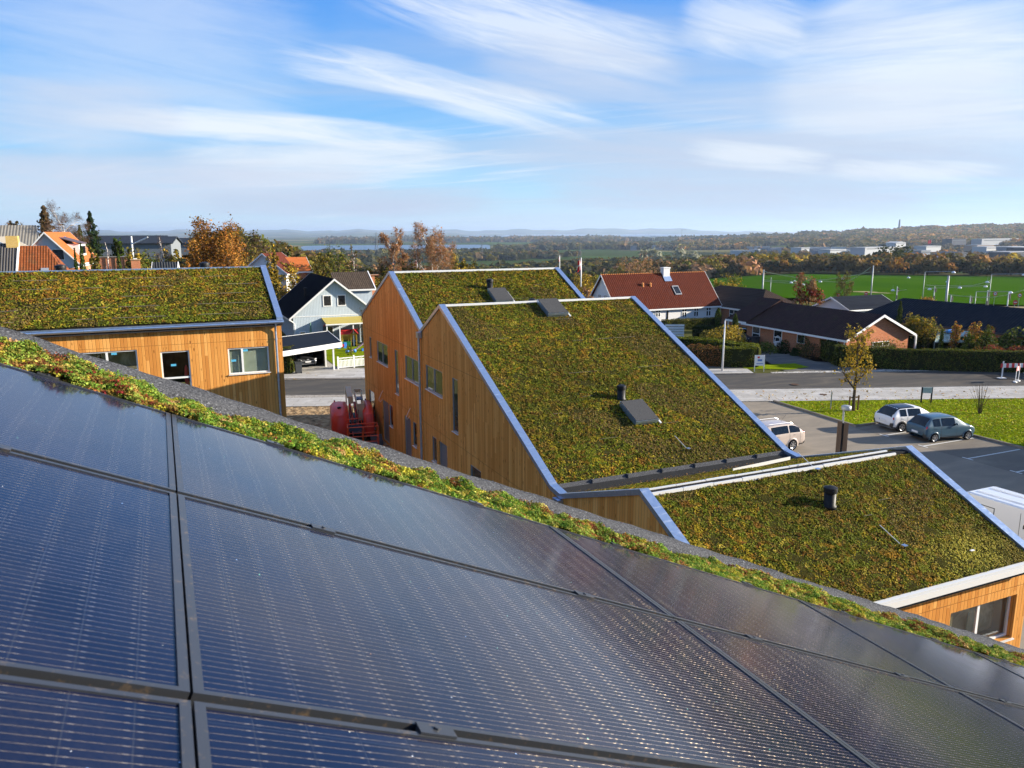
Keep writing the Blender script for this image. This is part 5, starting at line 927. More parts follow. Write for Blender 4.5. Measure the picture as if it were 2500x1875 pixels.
m = MB(B0, fx, fy); m.slab([(-.22, 1.6, 2.75), (.12, 1.6, 2.75), (.12, -.2, 2.45), (-.22, -.2, 2.45)], (0, 0, .1)); m.box((-.22, 1.5, 1.3), (-.16, 1.9, 2.8)); m.box((.72, 1.35, 1.6), (.78, 1.8, 2.6)); m.slab([(-.14, -.2, 2.45), (.14, -.2, 2.45), (.14, 1.6, 2.74), (-.14, 1.6, 2.74)], (0, 0, -.35)); m.build('boom', CRM, root)
m = MB(B0, fx, fy); m.box((.30, 1.5, 2.45), (.75, 1.62, 2.65)); 
for x in (.30, .70): m.slab([(x, 1.5, 2.6), (x+.05, 1.5, 2.6), (x+.05, -.9, 2.25), (x, -.9, 2.25)], (0, 0, -.35))
m.box((.30, -.98, .9), (.75, -.9, 2.22)); m.box((.35, -1.0, 1.2), (.62, -.985, 1.26)); m.build('boom_section', CRM, root)
m = MB(B0, fx, fy); m.box((.35, .2, 2.2), (.70, .9, 2.3)); m.build('cover', mat('blue grey cover', (.12, .17, .28), .5), root)
m = MB(B0, fx, fy)
for x in (-.12, .18): m.slab([(x, .6, 2.05), (x+.14, .6, 2.05), (x+.14, -1.9, 1.35), (x, -1.9, 1.35)], (0, 0, -.25)); m.slab([(x, -1.9, 1.35), (x+.1, -1.9, 1.35), (x+.1, -3.0, .75), (x, -3.0, .75)], (0, 0, -.2))
m.build('jib', ORG, root)
m = MB(B0, fx, fy)
for i in range(6): m.tube([(-.15+i*.1, -.2, 1.9), (-.18+i*.11, -1.1, 1.75+.1*(i % 2)), (-.1+i*.06, -2.2, 1.3), (-.05+i*.05, -3.0, .9)], .025, 5)
m.box((-.1, -3.3, .5), (.35, -2.9, 1.0)); m.build('hoses', BLACK, root)
m = MB(B0, fx, fy)
for x, y in ((-1.05, -1.0), (-1.05, 1.0)): pass
m.lathe((-.75, -.9, 1.92), [(.16, -.1), (.12, .16), (.0, .2)], 10); m.build('exhaust_cover', BLACK, root)
m = MB(B0, fx, fy); m.lathe((-.95, .9, 2.0), [(.05, -.1), (.05, .14)], 8); m.lathe((.95, .9, 2.0), [(.05, -.1), (.05, .14)], 8); m.build('beacon', TL, root)
for x in (-1.0, 1.0):
    for y in (-1.3, 1.3): m = MB(B0, fx, fy); m.frame(tuple(B0+np.array(fx)*x+np.array(fy)*y+[0, 0, .42]), fy, (0, 0, 1), fx); m.lathe((0, 0, -.17), [(.36, 0), (.42, .05), (.42, .29), (.36, .34)], 18); m.build('wheel', RUB, root, True)
m = MB(B0, fx, fy); z1, z0, ya, yb, xa, xb = 1.55, .45, -4.1, -3.3, -.45, 1.25
for z in (z1, 1.0, z0):
    m.tube([(xa, ya, z), (xa, yb, z), (xb, yb, z), (xb, ya, z), (xa, ya, z)], .028, 6)
for x, y in ((xa, ya), (xa, yb), (xb, yb), (xb, ya), (.4, ya), (.4, yb)): m.tube([(x, y, z0), (x, y, z1)], .026, 6)
m.tube([(xa, yb, z1), (xa+.05, yb+.1, z1+.28), (.35, yb+.1, z1+.32), (.4, yb, z1)], .026, 6); m.build('basket', ORL, root)
m = MB(B0, fx, fy); m.box((xa, ya, z0-.04), (xb, yb, z0-.005)); m.box((-.35, -3.42, 1.15), (.4, -3.32, 1.5)); m.build('basket_floor', mat('dark blue console', (.03, .045, .08), .5), root)
# debris
def lump(name, label, cat, loc, r, m_, n=10, seed=0, group=None):
    rg = np.random.default_rng(seed); mb = MB(loc); mb.ball((0, 0, 0), r, n, 7); v = np.array(mb.v); d = v-np.array(loc); d *= (1+.22*(vnoise(v, 3.2/max(r), seed)-.5)*2)[:, None]; mb.v = [tuple(q) for q in np.array(loc)+d]
    return tag(mb.build(name, m_, smooth=True), label, cat, group)
lump('boulder', 'large pale rounded boulder at the hedge end beside the path', 'boulder', gp(2452, 905)+[0, 0, .40], (.95, .75, .72), mat('boulder stone', fn=lambda t: {'Base Color': t.mix(t.noise(t.pos(), 3, 6, .7), (.22, .16, .09), (.50, .40, .26)), 'Roughness': .9}), 16, 3)
lump('tarpaulin', 'crumpled white plastic sheet beside the long timber house corner', 'plastic sheet', (6.3, 39.6, GZ+.2), (.7, .6, .3), WHITE, 14, 8)
for i, (x, y, w) in enumerate(((10.7, 47.6, .35), (10.9, 40.6, .4), (10.6, 39.4, .3))):
    lump('rubble', ['white wrapped rubble heap at the far corner door of the stepped house', 'broken grey rubble below the stepped house downpipe', 'small blue-grey rubble nearest along the stepped house wall'][i], 'rubble', (x, y, GZ+.1), (w, w*.7, .18), mat('rubble', fn=lambda t: {'Base Color': t.ramp(t.noise(t.pos(), 7, 4, .8), [(.4, .03), (.6, .45)]), 'Roughness': .9}), 12, 20+i, 'rubble heaps in the courtyard gap')
m = MB((10.9, 43.9, GZ)); m.slab([(-.4, -.3, 0), (.3, -.3, 0), (.3, .1, .6), (-.4, .1, .6)], (0, .04, .02)); tag(m.build('leaning_frame', mat('grey black frame', (.05, .05, .055), .5)), 'dark panel leaning against stepped house wall beside boom lift basket', 'panel')
# ------------------------------------------------------------------ roof furniture
def zt_s(y): return zt(y)-.09
def onroof(px_, py_, y):
    for _ in range(3):
        r_ = ray(px_, py_); s_ = (zt(y+.1)-zt(y-.1))/.2; tt = (zt_s(y)-s_*y)/(r_[2]-s_*r_[1]); q = r_*tt; y = q[1]
    return q
vent_pipe((16.66, 26.3, zt_s(26.3)), 'black capped vent pipe above the lower hatch on the big middle roof'); vent_pipe((16.86, 15.48, zt_s(15.48)), 'black vent pipe on the lowest, nearest green roof')
q = onroof(1196, 707, 40.2); vent_pipe(tuple(q), 'black vent pipe on the farthest roof of the stepped house')
q = onY(1301, 738, 34.0); vent_pipe((q[0], 34.05, zt(34.05)-.1), 'short vent cowl half hidden behind the ridge left of upper hatch', .35, .17, 'vent_cowl')
def hatch_box(x, y, label, g=1.):
    s_ = (zt(y+.5)-zt(y-.5)); sv = np.array([0, 1, s_]); sv /= np.linalg.norm(sv); nn = np.cross((1, 0, 0), sv); c = np.array([x, y, zt_s(y)]); t_ = thing('roof_hatch', label, 'roof hatch', tuple(c), 'felt topped roof hatches')
    m = MB(c, (1, 0, 0), sv, nn); m.box((-.50, -.64, -.05), (.50, .64, .10)); m.build('base', ZINC, t_); m = MB(c, (1, 0, 0), sv, nn); m.box((-.53, -.67, .115), (.53, .67, .24)); m.build('lid_edge', ZINC, t_)
    m = MB(c, (1, 0, 0), sv, nn); m.box((-.51, -.65, .24), (.51, .65, .262)); m.build('lid', HFELT, t_); m = MB(c, (1, 0, 0), sv, nn); m.box((.62, -.7, -.04), (.70, .55, .06)); m.build('side_flashing', PALE, t_)
hatch_box(16.82, 25.3, 'grey felt roof hatch below vent pipe in middle of the big roof'); q = onX(1347, 755, 17); 
q = onY(1346, 757, 32.6); hatch_box(*onroof(1347, 757, 32.6)[:2], 'grey felt roof hatch at top ridge of the big middle roof'); q = onY(1217, 727, 37.7); hatch_box(*onroof(1220, 727, 38.7)[:2], 'grey felt roof hatch on the farthest roof, partly behind a ridge')
def anchor(px_, py_, ylo, label, k=1.):
    y = ylo; q = onY(px_, py_, y)
    for _ in range(12): y = y+(-(q[2]-zt_s(y)))*-1.2*0; break
    # intersect the ray with the roof plane round y
    r_ = ray(px_, py_); s_ = (zt(ylo+.3)-zt(ylo-.3))/.6; tt = (zt_s(ylo)-s_*ylo)/(r_[2]-s_*r_[1]); p = r_*tt; t_ = thing('roof_anchor', label, 'roof anchor', tuple(p), 'roof safety anchors')
    m = MB(p); m.tube([(0, 0, 0), (0, 0, .13*k)], .018, 6); m.build('post', BLACK, t_); m = MB(p); m.box((-.07*k, -.06*k, .13*k), (.07*k, .06*k, .15*k)); m.build('plate', ZINC, t_)
    m = MB(p); s2 = np.array([0, 1, s_]); m.tube([s2*.15+[0, 0, .06], s2*.8+[-.05, 0, .07]], .012, 5); m.build('cable', PALE, t_)
anchor(2207, 1343, 13.6, 'blue steel roof anchor low on the nearest green roof'); anchor(1680, 1103, 23.3, 'small roof anchor near the bottom edge of the big roof'); anchor(1996, 1155, 16.6, 'roof anchor just below ridge vent of the nearest green roof')
r_ = ray(1860, 1137); tt = (zt(19.0)-.09-(zt(19.3)-zt(18.7))/.6*19.0)/(r_[2]-(zt(19.3)-zt(18.7))/.6*r_[1]); p = r_*tt; p = np.array([p[0], min(max(p[1], 18.2), 20.4), 0]); p[2] = zt(p[1])-.04
m = MB(p, (.99, .10, 0), (-.10, .98, -.3)); m.box((-1.9, -.13, 0), (.95, -.10, .12)); m.box((-1.9, -.10, 0), (.95, .13, .02)); tag(m.build('metal_profile', PALE), 'long pale metal profile lying loose on the narrow middle roof', 'metal profile')
m = MB((19.9, 13.2, zt(13.2)-.02)); m.box((-.07, -.03, 0), (.07, .03, .02)); tag(m.build('offcut', WHITE), 'small white offcut lying on yellowish sedum near right edge', 'offcut')
# ------------------------------------------------------------------ street furniture
MAST = mat('galvanised mast', (.34, .36, .36), .5, .4); LMP = mat('lamp glass white', (.75, .78, .82), .3); RED_ = mat('signal red', (.55, .03, .025), .5); GRN = mat('brown wood stake', (.10, .065, .035), .85)
p = gp(1763, 906.6); t_ = thing('flagpole', 'bare pale flagpole by the hedge bend on the street corner', 'flagpole', tuple(p)); m = MB(p); m.tube([(0, 0, 0), (.05, 0, 4.6)], [.10, .055], 10); m.build('pole', mat('flagpole paint', (.62, .62, .62), .4), t_, True)
def bollard_lamp():
    p = gp(2050, 1125); t_ = thing('path_lamp', 'short steel court lamp with brown backed board in front of parking', 'lamp', tuple(p)); m = MB(p); m.tube([(0, 0, 0), (0, 0, 3.0)], .05, 8); m.build('pole', MAST, t_); m = MB(p); m.lathe((.16, -.02, 2.86), [(.24, 0), (.26, .04), (.26, .2), (.2, .24)], 18); m.build('head', MAST, t_, True)
    m = MB(p, (.9, -.43, 0), (.43, .9, 0)); m.box((-.30, -.08, .5), (-.06, -.05, 2.25)); m.box((.06, -.08, .5), (.30, -.05, 2.15)); m.build('board', mat('corten board', (.17, .11, .07), .6), t_); m = MB(p); m.box((-.07, -.07, 0), (.07, .07, 2.15)); m.build('post', BLACK, t_)
bollard_lamp()
def signpost(px_, py_, w, h, z, label, col, posts=(-.3, .3), pc=None, yaw=-.43, tx=None, cat='sign', slim=.03):
    p = gp(px_, py_); t_ = thing('sign', label, cat, tuple(p)); ex = (cos(yaw), sin(yaw), 0); ey = (-sin(yaw), cos(yaw), 0)
    for q in posts: m = MB(p, ex, ey); m.box((q-slim, -slim, 0), (q+slim, slim, z+h)); m.build('post', pc or MAST, t_)
    if w: m = MB(p, ex, ey); m.box((-w/2, -slim-.03, z), (w/2, -slim-.005, z+h)); b = m.build('panel', col, t_); 
    return t_, p, ex, ey
signpost(2260, 987, .66, .42, .85, 'low blue-grey panel sign on two dark posts on the lawn', mat('sign back', (.32, .40, .44), .5), (-.36, .36), BLACK, slim=.04)
t_, p, ex, ey = signpost(1853, 907, .85, .95, .55, 'white notice sign with red mark by the rounded hedge', WHITE, (-.42, .42), WHITE)
m = MB(p, ex, ey); m.lathe((-.12, -.07, 1.33), [(.09, 0), (.09, .001)], 12); m.box((-.22, -.075, 1.22), (-.02, -.066, 1.38)); m.build('red_mark', RED_, t_); m = MB(p, ex, ey); m.box((-.3, -.07, .70), (.3, -.064, .76)); m.box((-.2, -.07, .95), (.2, -.064, 1.12)); m.build('blue_mark', mat('sign blue', (.1, .2, .45), .5), t_)
signpost(2027.5, 1001.7, 0, 0, 1.35, 'thin grey marker post on the lawn left of the young tree', None, (0,), MAST, cat='post')
p = gp(1896.5, 857.6); t_ = thing('mailbox', 'white arched mailbox stand before the brick bungalow', 'mailbox', tuple(p)); m = MB(p); m.tube([(-.35, 0, 0), (-.35, 0, 1.2), (-.25, 0, 1.5), (0, 0, 1.62), (.25, 0, 1.5), (.35, 0, 1.2), (.35, 0, 0)], .04, 8); m.build('frame', WHITE, t_); m = MB(p); m.box((-.3, -.2, .55), (.3, .15, 1.05)); m.build('box', WHITE, t_)
p = gp(2488, 930); RW = mat('barrier stripes', fn=lambda t: {'Base Color': t.mix(t.m('GREATER_THAN', t.m('FRACT', t.m('MULTIPLY', t.m('ADD', t.sep(t.obj())[0], t.m('MULTIPLY', t.sep(t.obj())[1], -.4)), 1.9)), .5), (.75, .74, .72), (.62, .03, .03)), 'Roughness': .5})
for k, (dx, dy, lb) in enumerate(((-.3, 1.3, 'farther red and white striped road barrier at right edge'), (-.1, 0, 'nearer red and white striped road barrier at right edge'))):
    q = p+[dx, dy, 0]; t_ = thing('road_barrier', lb, 'barrier', tuple(q), 'striped road barriers'); ex = (.93, -.37, 0) if k == 0 else (.6, .2, 0); m = MB(q, ex, (.37, .93, 0)); m.box((-1.5 if k else -.2, -.03, .95), (.0 if k else 2.6, .03, 1.3)); m.build('board', RW, t_)
    for x in ((-1.4, -.1) if k else (0, 2.4)): m = MB(q, ex, (.37, .93, 0)); m.box((x-.04, -.04, 0), (x+.04, .04, 1.5)); m.box((x-.3, -.2, 0), (x+.3, .2, .08)); m.build('stand', WHITE, t_)
# bins
def wheelie(p, label, c, gr='wheeled bins'):
    t_ = thing('wheeled_bin', label, 'bin', tuple(p), gr); m = MB(p); m.hexa([(-.25, -.28, .08), (.25, -.28, .08), (.25, .28, .08), (-.25, .28, .08), (-.30, -.34, .98), (.30, -.34, .98), (.30, .34, .98), (-.30, .34, .98)]); m.build('body', c, t_); m = MB(p); m.box((-.32, -.38, .985), (.32, .38, 1.06)); m.build('lid', c, t_)
    for x in (-.24, .24): m = MB((p[0]+x, p[1]-.2, p[2]+.12), (0, 1, 0), (0, 0, 1), (1, 0, 0)); m.lathe((0, 0, -.03), [(.12, 0), (.12, .06)], 12); m.build('wheel', RUB, t_)
DGR = mat('bin grey', (.05, .055, .06), .5); wheelie(gp(729, 912), 'dark grey wheeled bin at the carport entrance', DGR); wheelie((59.0, 66.1, GZ), 'dark bin at the corner of the brick bungalow', DGR); wheelie((60.0, 65.6, GZ), 'green bin beside dark bin at the brick bungalow', mat('bin green', (.02, .07, .03), .5))
# picket fence
p0, p1 = gp(826, 902), gp(905, 894); L_ = np.linalg.norm(p1-p0); e_ = (p1-p0)/L_; n_ = np.array([-e_[1], e_[0], 0]); t_ = thing('picket_fence', 'white picket fence with crossed top panel beside the carport', 'fence', tuple((p0+p1)/2))
m = MB(p0, e_, n_); m.box((0, 0, .12), (L_, .03, .2)); m.box((0, 0, 1.0), (L_, .03, 1.06)); m.box((0, 0, .78), (L_, .03, .83)); m.build('rails', WHITE, t_)
for i in range(int(L_/1.55)+1): m = MB(p0, e_, n_); m.box((i*1.55-.06, -.03, 0), (i*1.55+.06, .06, 1.2)); m.build('post', WHITE, t_)
m = MB(p0, e_, n_)
for i in range(int(L_/.13)): m.box((i*.13+.04, -.025, .12), (i*.13+.11, -.003, .80))
m.build('pickets', WHITE, t_); m = MB(p0, e_, n_)
for i in range(int(L_/.5)): m.slab([(i*.5, -.02, .84), (i*.5+.05, -.02, .84), (i*.5+.5, -.02, 1.0), (i*.5+.45, -.02, 1.0)], (0, .015, 0)); m.slab([(i*.5, -.024, 1.0), (i*.5+.05, -.024, 1.0), (i*.5+.5, -.024, .84), (i*.5+.45, -.024, .84)], (0, .012, 0))
m.build('lattice', WHITE, t_)
# white slatted gate behind the big roof edge
p = gp(1663, 830); t_ = thing('slatted_fence', 'short white horizontal slat fence by the green hedge', 'fence', tuple(p)); m = MB(p, (.9, -.43, 0), (.43, .9, 0))
for i in range(6): m.box((-1.9, 0, .1+i*.3), (.3, .03, .32+i*.3))
m.build('slats', WHITE, t_)
# toys in the garden
p = gp(852, 843); PR, PY_, PG = mat('toy red', (.55, .03, .03), .5), mat('toy yellow', (.55, .36, .03), .5), mat('toy green', (.03, .26, .07), .5); t_ = thing('playhouse', 'red, yellow and green plastic playhouse on the garden lawn', 'playhouse', tuple(p)); ex = (.97, -.2, 0); ey = (.2, .97, 0)
m = MB(p, ex, ey); m.box((-.85, -.5, 0), (.25, .7, .5)); m.build('base', PG, t_); m = MB(p, ex, ey)
for a, b in (((-.85, -.5), (-.6, -.44)), ((-.05, -.5), (.0, -.44)), ((.2, -.5), (.3, -.44)), ((.8, -.5), (.95, -.44)), ((-.85, .6), (.95, .7)), ((.85, -.5), (.95, .7))): m.box((a[0], a[1], .0 if a[0] > .1 else .5), (b[0], b[1], 1.35))
m.box((-.6, -.5, 1.1), (-.05, -.44, 1.35)); m.box((.3, -.5, 1.2), (.8, -.44, 1.35)); m.build('wall', PY_, t_)
m = MB(p, ex, ey); m.slab([(-1, -.62, 1.3), (.2, -.62, 1.3), (.2, .1, 1.75), (-1, .1, 1.75)], (0, 0, .06)); m.slab([(-1, .82, 1.3), (1.05, .82, 1.3), (1.05, .1, 1.75), (-1, .1, 1.75)], (0, 0, .06)); m.slab([(.1, -.75, 1.3), (.58, -.75, 1.85), (.58, .1, 1.85), (.1, .1, 1.3)], (0, 0, .06)); m.slab([(1.08, -.75, 1.3), (.58, -.75, 1.85), (.58, .1, 1.85), (1.08, .1, 1.3)], (0, 0, .06)); m.build('roof', PR, t_)
p = gp(834, 851); t_ = thing('toy_tractor', 'red and blue ride-on toy on the lawn left of the playhouse', 'toy', tuple(p)); m = MB(p); m.box((-.45, -.2, .15), (.25, .2, .5)); m.build('body', PR, t_); m = MB(p); m.box((.25, -.2, .2), (.55, .2, .65)); m.build('seat', mat('toy blue', (.05, .22, .65), .4), t_)
for x in (-.3, .35): m = MB((p[0]+x, p[1]-.22, p[2]+.15), (1, 0, 0), (0, 0, 1), (0, -1, 0)); m.lathe((0, 0, 0), [(.16, 0), (.16, .08)], 12); m.build('wheel', mat('toy blue'), t_)
p = gp(876, 858); t_ = thing('slide', 'pale pink garden slide with blue steps near picket fence', 'slide', tuple(p)); m = MB(p); m.slab([(-.9, -.25, .08), (-.9, .25, .08), (-.2, .25, .3), (-.2, -.25, .3)], (0, 0, .05)); m.slab([(-.2, -.25, .3), (-.2, .25, .3), (.9, .25, 1.1), (.9, -.25, 1.1)], (0, 0, .05)); m.build('chute', mat('toy pink', (.62, .40, .42), .4), t_); m = MB(p); m.box((.9, -.22, 0), (1.0, .22, 1.1)); m.box((.3, -.2, 0), (.9, .2, .3)); m.build('steps', mat('toy blue'), t_)
for i, (x, y) in enumerate(((848, 864), (866, 862))): p = gp(x, y); lump('bouncy_toy', ['blue rounded toy by the picket fence, left of pair', 'blue rounded toy by the picket fence, right of pair'][i], 'toy', p+[0, 0, .25], (.2, .18, .16), mat('toy blue'), 10, 60+i, 'blue toys')
p = gp(721, 818); p = np.array([14.6, 87.2, GZ]); t_ = thing('parasol', 'folded green parasol against the pale blue house corner', 'parasol', tuple(p)); m = MB(p); m.tube([(0, 0, 0), (0, 0, 2.6)], .03, 6); m.build('pole', WHITE, t_); m = MB(p); m.lathe((0, 0, .9), [(.17, 0), (.14, .6), (.05, 1.75)], 8); m.build('canopy', mat('parasol cloth', (.16, .26, .20), .8), t_)
p = np.array([16.3, 87.3, GZ]); t_ = thing('hose_box', 'small dark wall box with red top on the pale blue house', 'box', tuple(p)); m = MB(p); m.box((-.2, .4, 1.1), (.2, .6, 2.1)); m.build('body', DGR, t_); m = MB(p); m.box((-.15, .38, 2.1), (.2, .6, 2.25)); m.build('top', PR, t_)
# greenhouse frame / cold frame behind the hedge
p = gp(2340, 870); t_ = thing('cold_frame', 'glass cold frame with crumpled blue sheet on top behind long hedge', 'cold frame', tuple(p)); m = MB(p, (.93, -.37, 0), (.37, .93, 0)); m.slab([(-2.6, 0, 1.45), (2.7, 0, 1.45), (1.9, 1.5, 2.3), (-1.5, 1.5, 2.3)], (0, 0, .05)); m.build('glass_top', mat('hazy glass', fn=lambda t: {'Base Color': t.ramp(t.noise(t.pos(), 2.4, 5, .7, 1), [(.4, (.20, .28, .22)), (.6, (.45, .55, .50))]), 'Roughness': .2}), t_)
m = MB(p, (.93, -.37, 0), (.37, .93, 0))
for x in (-2.6, -.9, .9, 2.65): m.box((x-.04, -.04, 0), (x+.04, .04, 1.44))
m.box((-2.62, -.05, 1.38), (2.72, -.02, 1.45)); m.build('frame', MAST, t_); q = MB(p, (.93, -.37, 0), (.37, .93, 0)); q.ball((-.2, 1.3, 2.36), (.75, .35, .22), 10, 6); q.build('blue_sheet', mat('blue sheet', (.05, .30, .75), .4), t_)
# junction masts, lamps, signals
def mast(px_, pyt, pyb, d, label, w=.16, name='lighting_mast', kind='p', extra=None):
    a, b = at(px_, pyt, d), at(px_, pyb, d); gz = float(hgt(b[0], b[1])[0]); b[2] = gz; t_ = thing(name, label, 'mast' if 'mast' in name else ('street lamp' if 'lamp' in name else 'traffic light'), tuple(b), extra); m = MB(b); H_ = a[2]-b[2]; m.tube([(0, 0, 0), (0, 0, H_)], [w, w*.7], 8); m.build('pole', MAST if kind != 's' else mat('white signal pole', (.55, .55, .53), .5), t_, True); return t_, b, H_
tm = [(1862, 658, 700, 150, 'leftmost tall grey wire mast before the green field', .17), (2126, 648, 722, 150, 'tall wire mast in the middle of the green field edge', .13), (2309, 673, 740, 130, 'thick dark wire mast above the long dark roof', .2), (1881, 677, 705, 170, 'thin dark mast just right of leftmost wire mast', .08)]
ends = [mast(x, a, b, d, l, w, extra='tall masts carrying lamp wires') for x, a, b, d, l, w in tm]
def lamp(px_, pyt, d, label, pole=None, hang=.9, arm=0):
    a = at(px_, pyt, d); 
    if pole:
        t_, b, H_ = mast(px_-pole, pyt, 0, d, label, .07, 'street_lamp', extra='junction street lamps'); m = MB(a); m.lathe((0, 0, 0), [(.29, -.12), (.31, 0), (.22, .13), (.08, .2)], 12); m.build('lamp_head', LMP, t_, True); m = MB(a); m.tube([b+[0, 0, H_]-a, (0, 0, .15)], .05, 6); m.build('arm', MAST, t_)
    else:
        t_ = thing('hanging_lamp', label, 'street lamp', tuple(a), 'lamps hanging on wires'); m = MB(a); m.lathe((0, 0, 0), [(.29, -.12), (.31, 0), (.22, .13), (.08, .2)], 12); m.build('lamp_head', LMP, t_, True); m = MB(a); m.tube([(0, 0, .2), (0, 0, hang)], .015, 4); m.build('hanger', MAST, t_)
hl = [(1931.5, 690, 170, 'left of the junction pair of'), (1940, 687, 175, 'right of the junction pair of'), (2002.5, 687.5, 150, 'fourth from left'), (1960.5, 695, 150, 'third from left'), (2218, 678, 180, 'highest, alone over the mid field'), (2179.7, 709, 150, 'lowest left, by a signal pole'), (2269.5, 706, 150, 'just left of the thick dark mast'), (2343, 702.5, 150, 'middle of the lower right wire'), (2410.5, 689, 150, 'upper right end'), (2406, 699.5, 155, 'directly below the upper right end'), (2313, 688, 175, 'peeking behind the thick mast'), (2058, 681, 170, 'faint one left of the middle mast')]
for x, y, d, l in hl: lamp(x, y, d, 'white wire-hung street lamp, %s' % l)
for x, y, d, l, pl in ((2328, 665, 150, 'tall slim street lamp just right of thick dark mast', 4), (2467, 714.5, 135, 'white globe street lamp beside right signal pole', 4), (2500, 671, 150, 'slim street lamp cut by the right photo edge', 2)): lamp(x, y, d, l, pl)
for x, a, b, d, l in ((2188, 699, 730, 150, 'slim white signal pole left, above end of long dark roof'), (2279, 699, 732, 150, 'signal pole left of the thick dark mast'), (2408.5, 708, 738, 140, 'signal pole under the upper right hanging lamps'), (2458, 713, 755, 125, 'signal pole with dark heads near right edge'), (2368, 722, 736, 140, 'short signal pole in middle of the far road'), (2320, 720, 742, 138, 'signal with dark head behind thick mast base')):
    t_, bb, H_ = mast(x, a, b, d, l, .10, 'traffic_light', 's', 'traffic light poles at the junction'); m = MB(bb); m.box((.10, -.12, H_-1.0), (.36, .12, H_-.25)); m.build('signal_head', BLACK, t_); m = MB(bb); m.box((-.14, -.15, H_*.45), (.14, -.05, H_*.45+.7)); m.build('lower_head', BLACK, t_)
def wire(pts, sag, label):
    P_ = [];
    for (a, b) in zip(pts, pts[1:]):
        a, b = np.array(a), np.array(b)
        for k in range(9): f = k/8; P_.append(a*(1-f)+b*f-[0, 0, sag*4*f*(1-f)])
    m = MB(); m.tube(P_, .05, 4); tag(m.build('wire', mat('wire pale', (.42, .45, .28), .6)), label, 'cable', 'cables between junction masts')
wire([at(1862, 683, 150), at(2124, 664, 150)], .8, 'pale overhead wire between the two left masts, upper'); wire([at(1862, 662, 150), at(2060, 690, 150), at(2126, 652, 150)], .3, 'thin overhead wire sagging below the left masts tops')
wire([at(2262, 696, 150), at(2372, 697, 150), at(2417, 685, 150)], .1, 'upper overhead wire right of the thick mast'); wire([at(2258, 703, 150), at(2345, 700, 150), at(2418, 695, 150)], .1, 'lower overhead wire crossing the thick mast'); wire([at(2310, 718, 135), at(2420, 726, 132), at(2500, 708, 130)], .15, 'overhead wire sagging low at right above the road'); wire([at(1862, 686, 150), at(1990, 694, 150)], .1, 'short low overhead wire behind the red shrub tree'); wire([at(2186, 710, 150), at(2214, 707, 150)], .05, 'short wire beside the lowest left hanging lamp')
# round traffic signs
for i, (x, y, d, lb) in enumerate(((2429, 717, 138, 'round red-rimmed traffic sign left of pair near right edge'), (2489, 721, 138, 'round red-rimmed traffic sign right of pair near right edge'), (2046, 720, 150, 'round red no-entry sign left, behind small pale gable'), (2114, 717, 150, 'round red no-entry sign right, beside middle mast'), (2478, 738, 128, 'round red no-entry sign low at right on far road'))):
    a = at(x, y, d); gz = float(hgt(a[0], a[1])[0]); t_ = thing('traffic_sign', lb, 'traffic sign', (a[0], a[1], gz), 'round signs at the junction'); m = MB((a[0], a[1], gz)); m.tube([(0, 0, 0), (0, 0, a[2]-gz)], .04, 6); m.build('post', MAST, t_)
    vx = -hd; m = MB(a+vx*.06, tuple(rt), (0, 0, 1), tuple(vx)); m.lathe((0, 0, 0), [(.33, 0), (.33, .03)], 20); s_ = m.build('disc', RED_, t_); m = MB(a+vx*.06, tuple(rt), (0, 0, 1), tuple(vx))
    (m.lathe((0, 0, .031), [(.22, 0), (.22, .01)], 20) if i < 2 else m.box((-.22, -.05, .031), (.22, .05, .045))); m.build('face', WHITE, s_); 
    if i < 2: m = MB(a+vx*.06, tuple(rt), (0, 0, 1), tuple(vx)); m.box((-.12, -.06, .042), (.12, .05, .05)); m.build('symbol', BLACK, s_)
# flags
def flag(px_, pyt, pyb, d, w, h, label, cross=True, droop=.5):
    a, b = at(px_, pyt, d), at(px_, pyb, d); t_ = thing('flagpole', label, 'flag', tuple(b)); H_ = a[2]-b[2]; m = MB(b); m.tube([(0, 0, 0), (0, 0, H_)], [.09, .05], 8); m.build('pole', WHITE, t_, True)
    def cloth(u0, u1, v0, v1, off): 
        V = []; n, k = 8, 6
        for i in range(n+1):
            for j in range(k+1):
                u, v = u0+(u1-u0)*i/n, v0+(v1-v0)*j/k; V.append(b+np.array([0, 0, H_-.1-v*h-u*droop*w])-rt*(u*w*.6)+hd*(.16*sin(u*9+v*2)+off))
        return V, [(i*(k+1)+j, (i+1)*(k+1)+j, (i+1)*(k+1)+j+1, i*(k+1)+j+1) for i in range(n) for j in range(k)]
    m = MB(); V, Fq = cloth(0, 1, 0, 1, 0); m.v, m.f = [tuple(v) for v in V], Fq; c_ = m.build('flag_cloth', mat('flag red', (.80, .03, .03), .7), t_)
    if cross:
        for q, (a0, a1_2, b0, b1) in enumerate(((.28, .44, 0, 1), (0, 1, .42, .58))): m = MB(); V, Fq = cloth(a0, a1_2, b0, b1, -.02); m.v, m.f = [tuple(v) for v in V], Fq; m.build('white_stripe', WHITE, c_)
flag(1418, 629, 700, 78, .55, 1.05, 'flagpole with drooping red and white flag left of farmhouse'); flag(1366, 624, 668, 110, .3, .6, 'distant flagpole with small pale limp flag left of bigger flag', True); flag(1019, 632, 668, 130, .6, .7, 'small distant red and white flag in the birch trees')
p = at(320, 577, 100); t_ = thing('mast', 'white skyline pole with slanting arm among left roofs', 'mast', (p[0], p[1], p[2]-5)); m = MB((p[0], p[1], p[2]-5)); m.tube([(0, 0, 0), (0, 0, 5)], .11, 6); m.build('pole', WHITE, t_); m = MB(p); m.tube([(0, 0, -.9), tuple(rt*1.9+[0, 0, -.1])], .07, 6); m.build('arm', WHITE, t_)
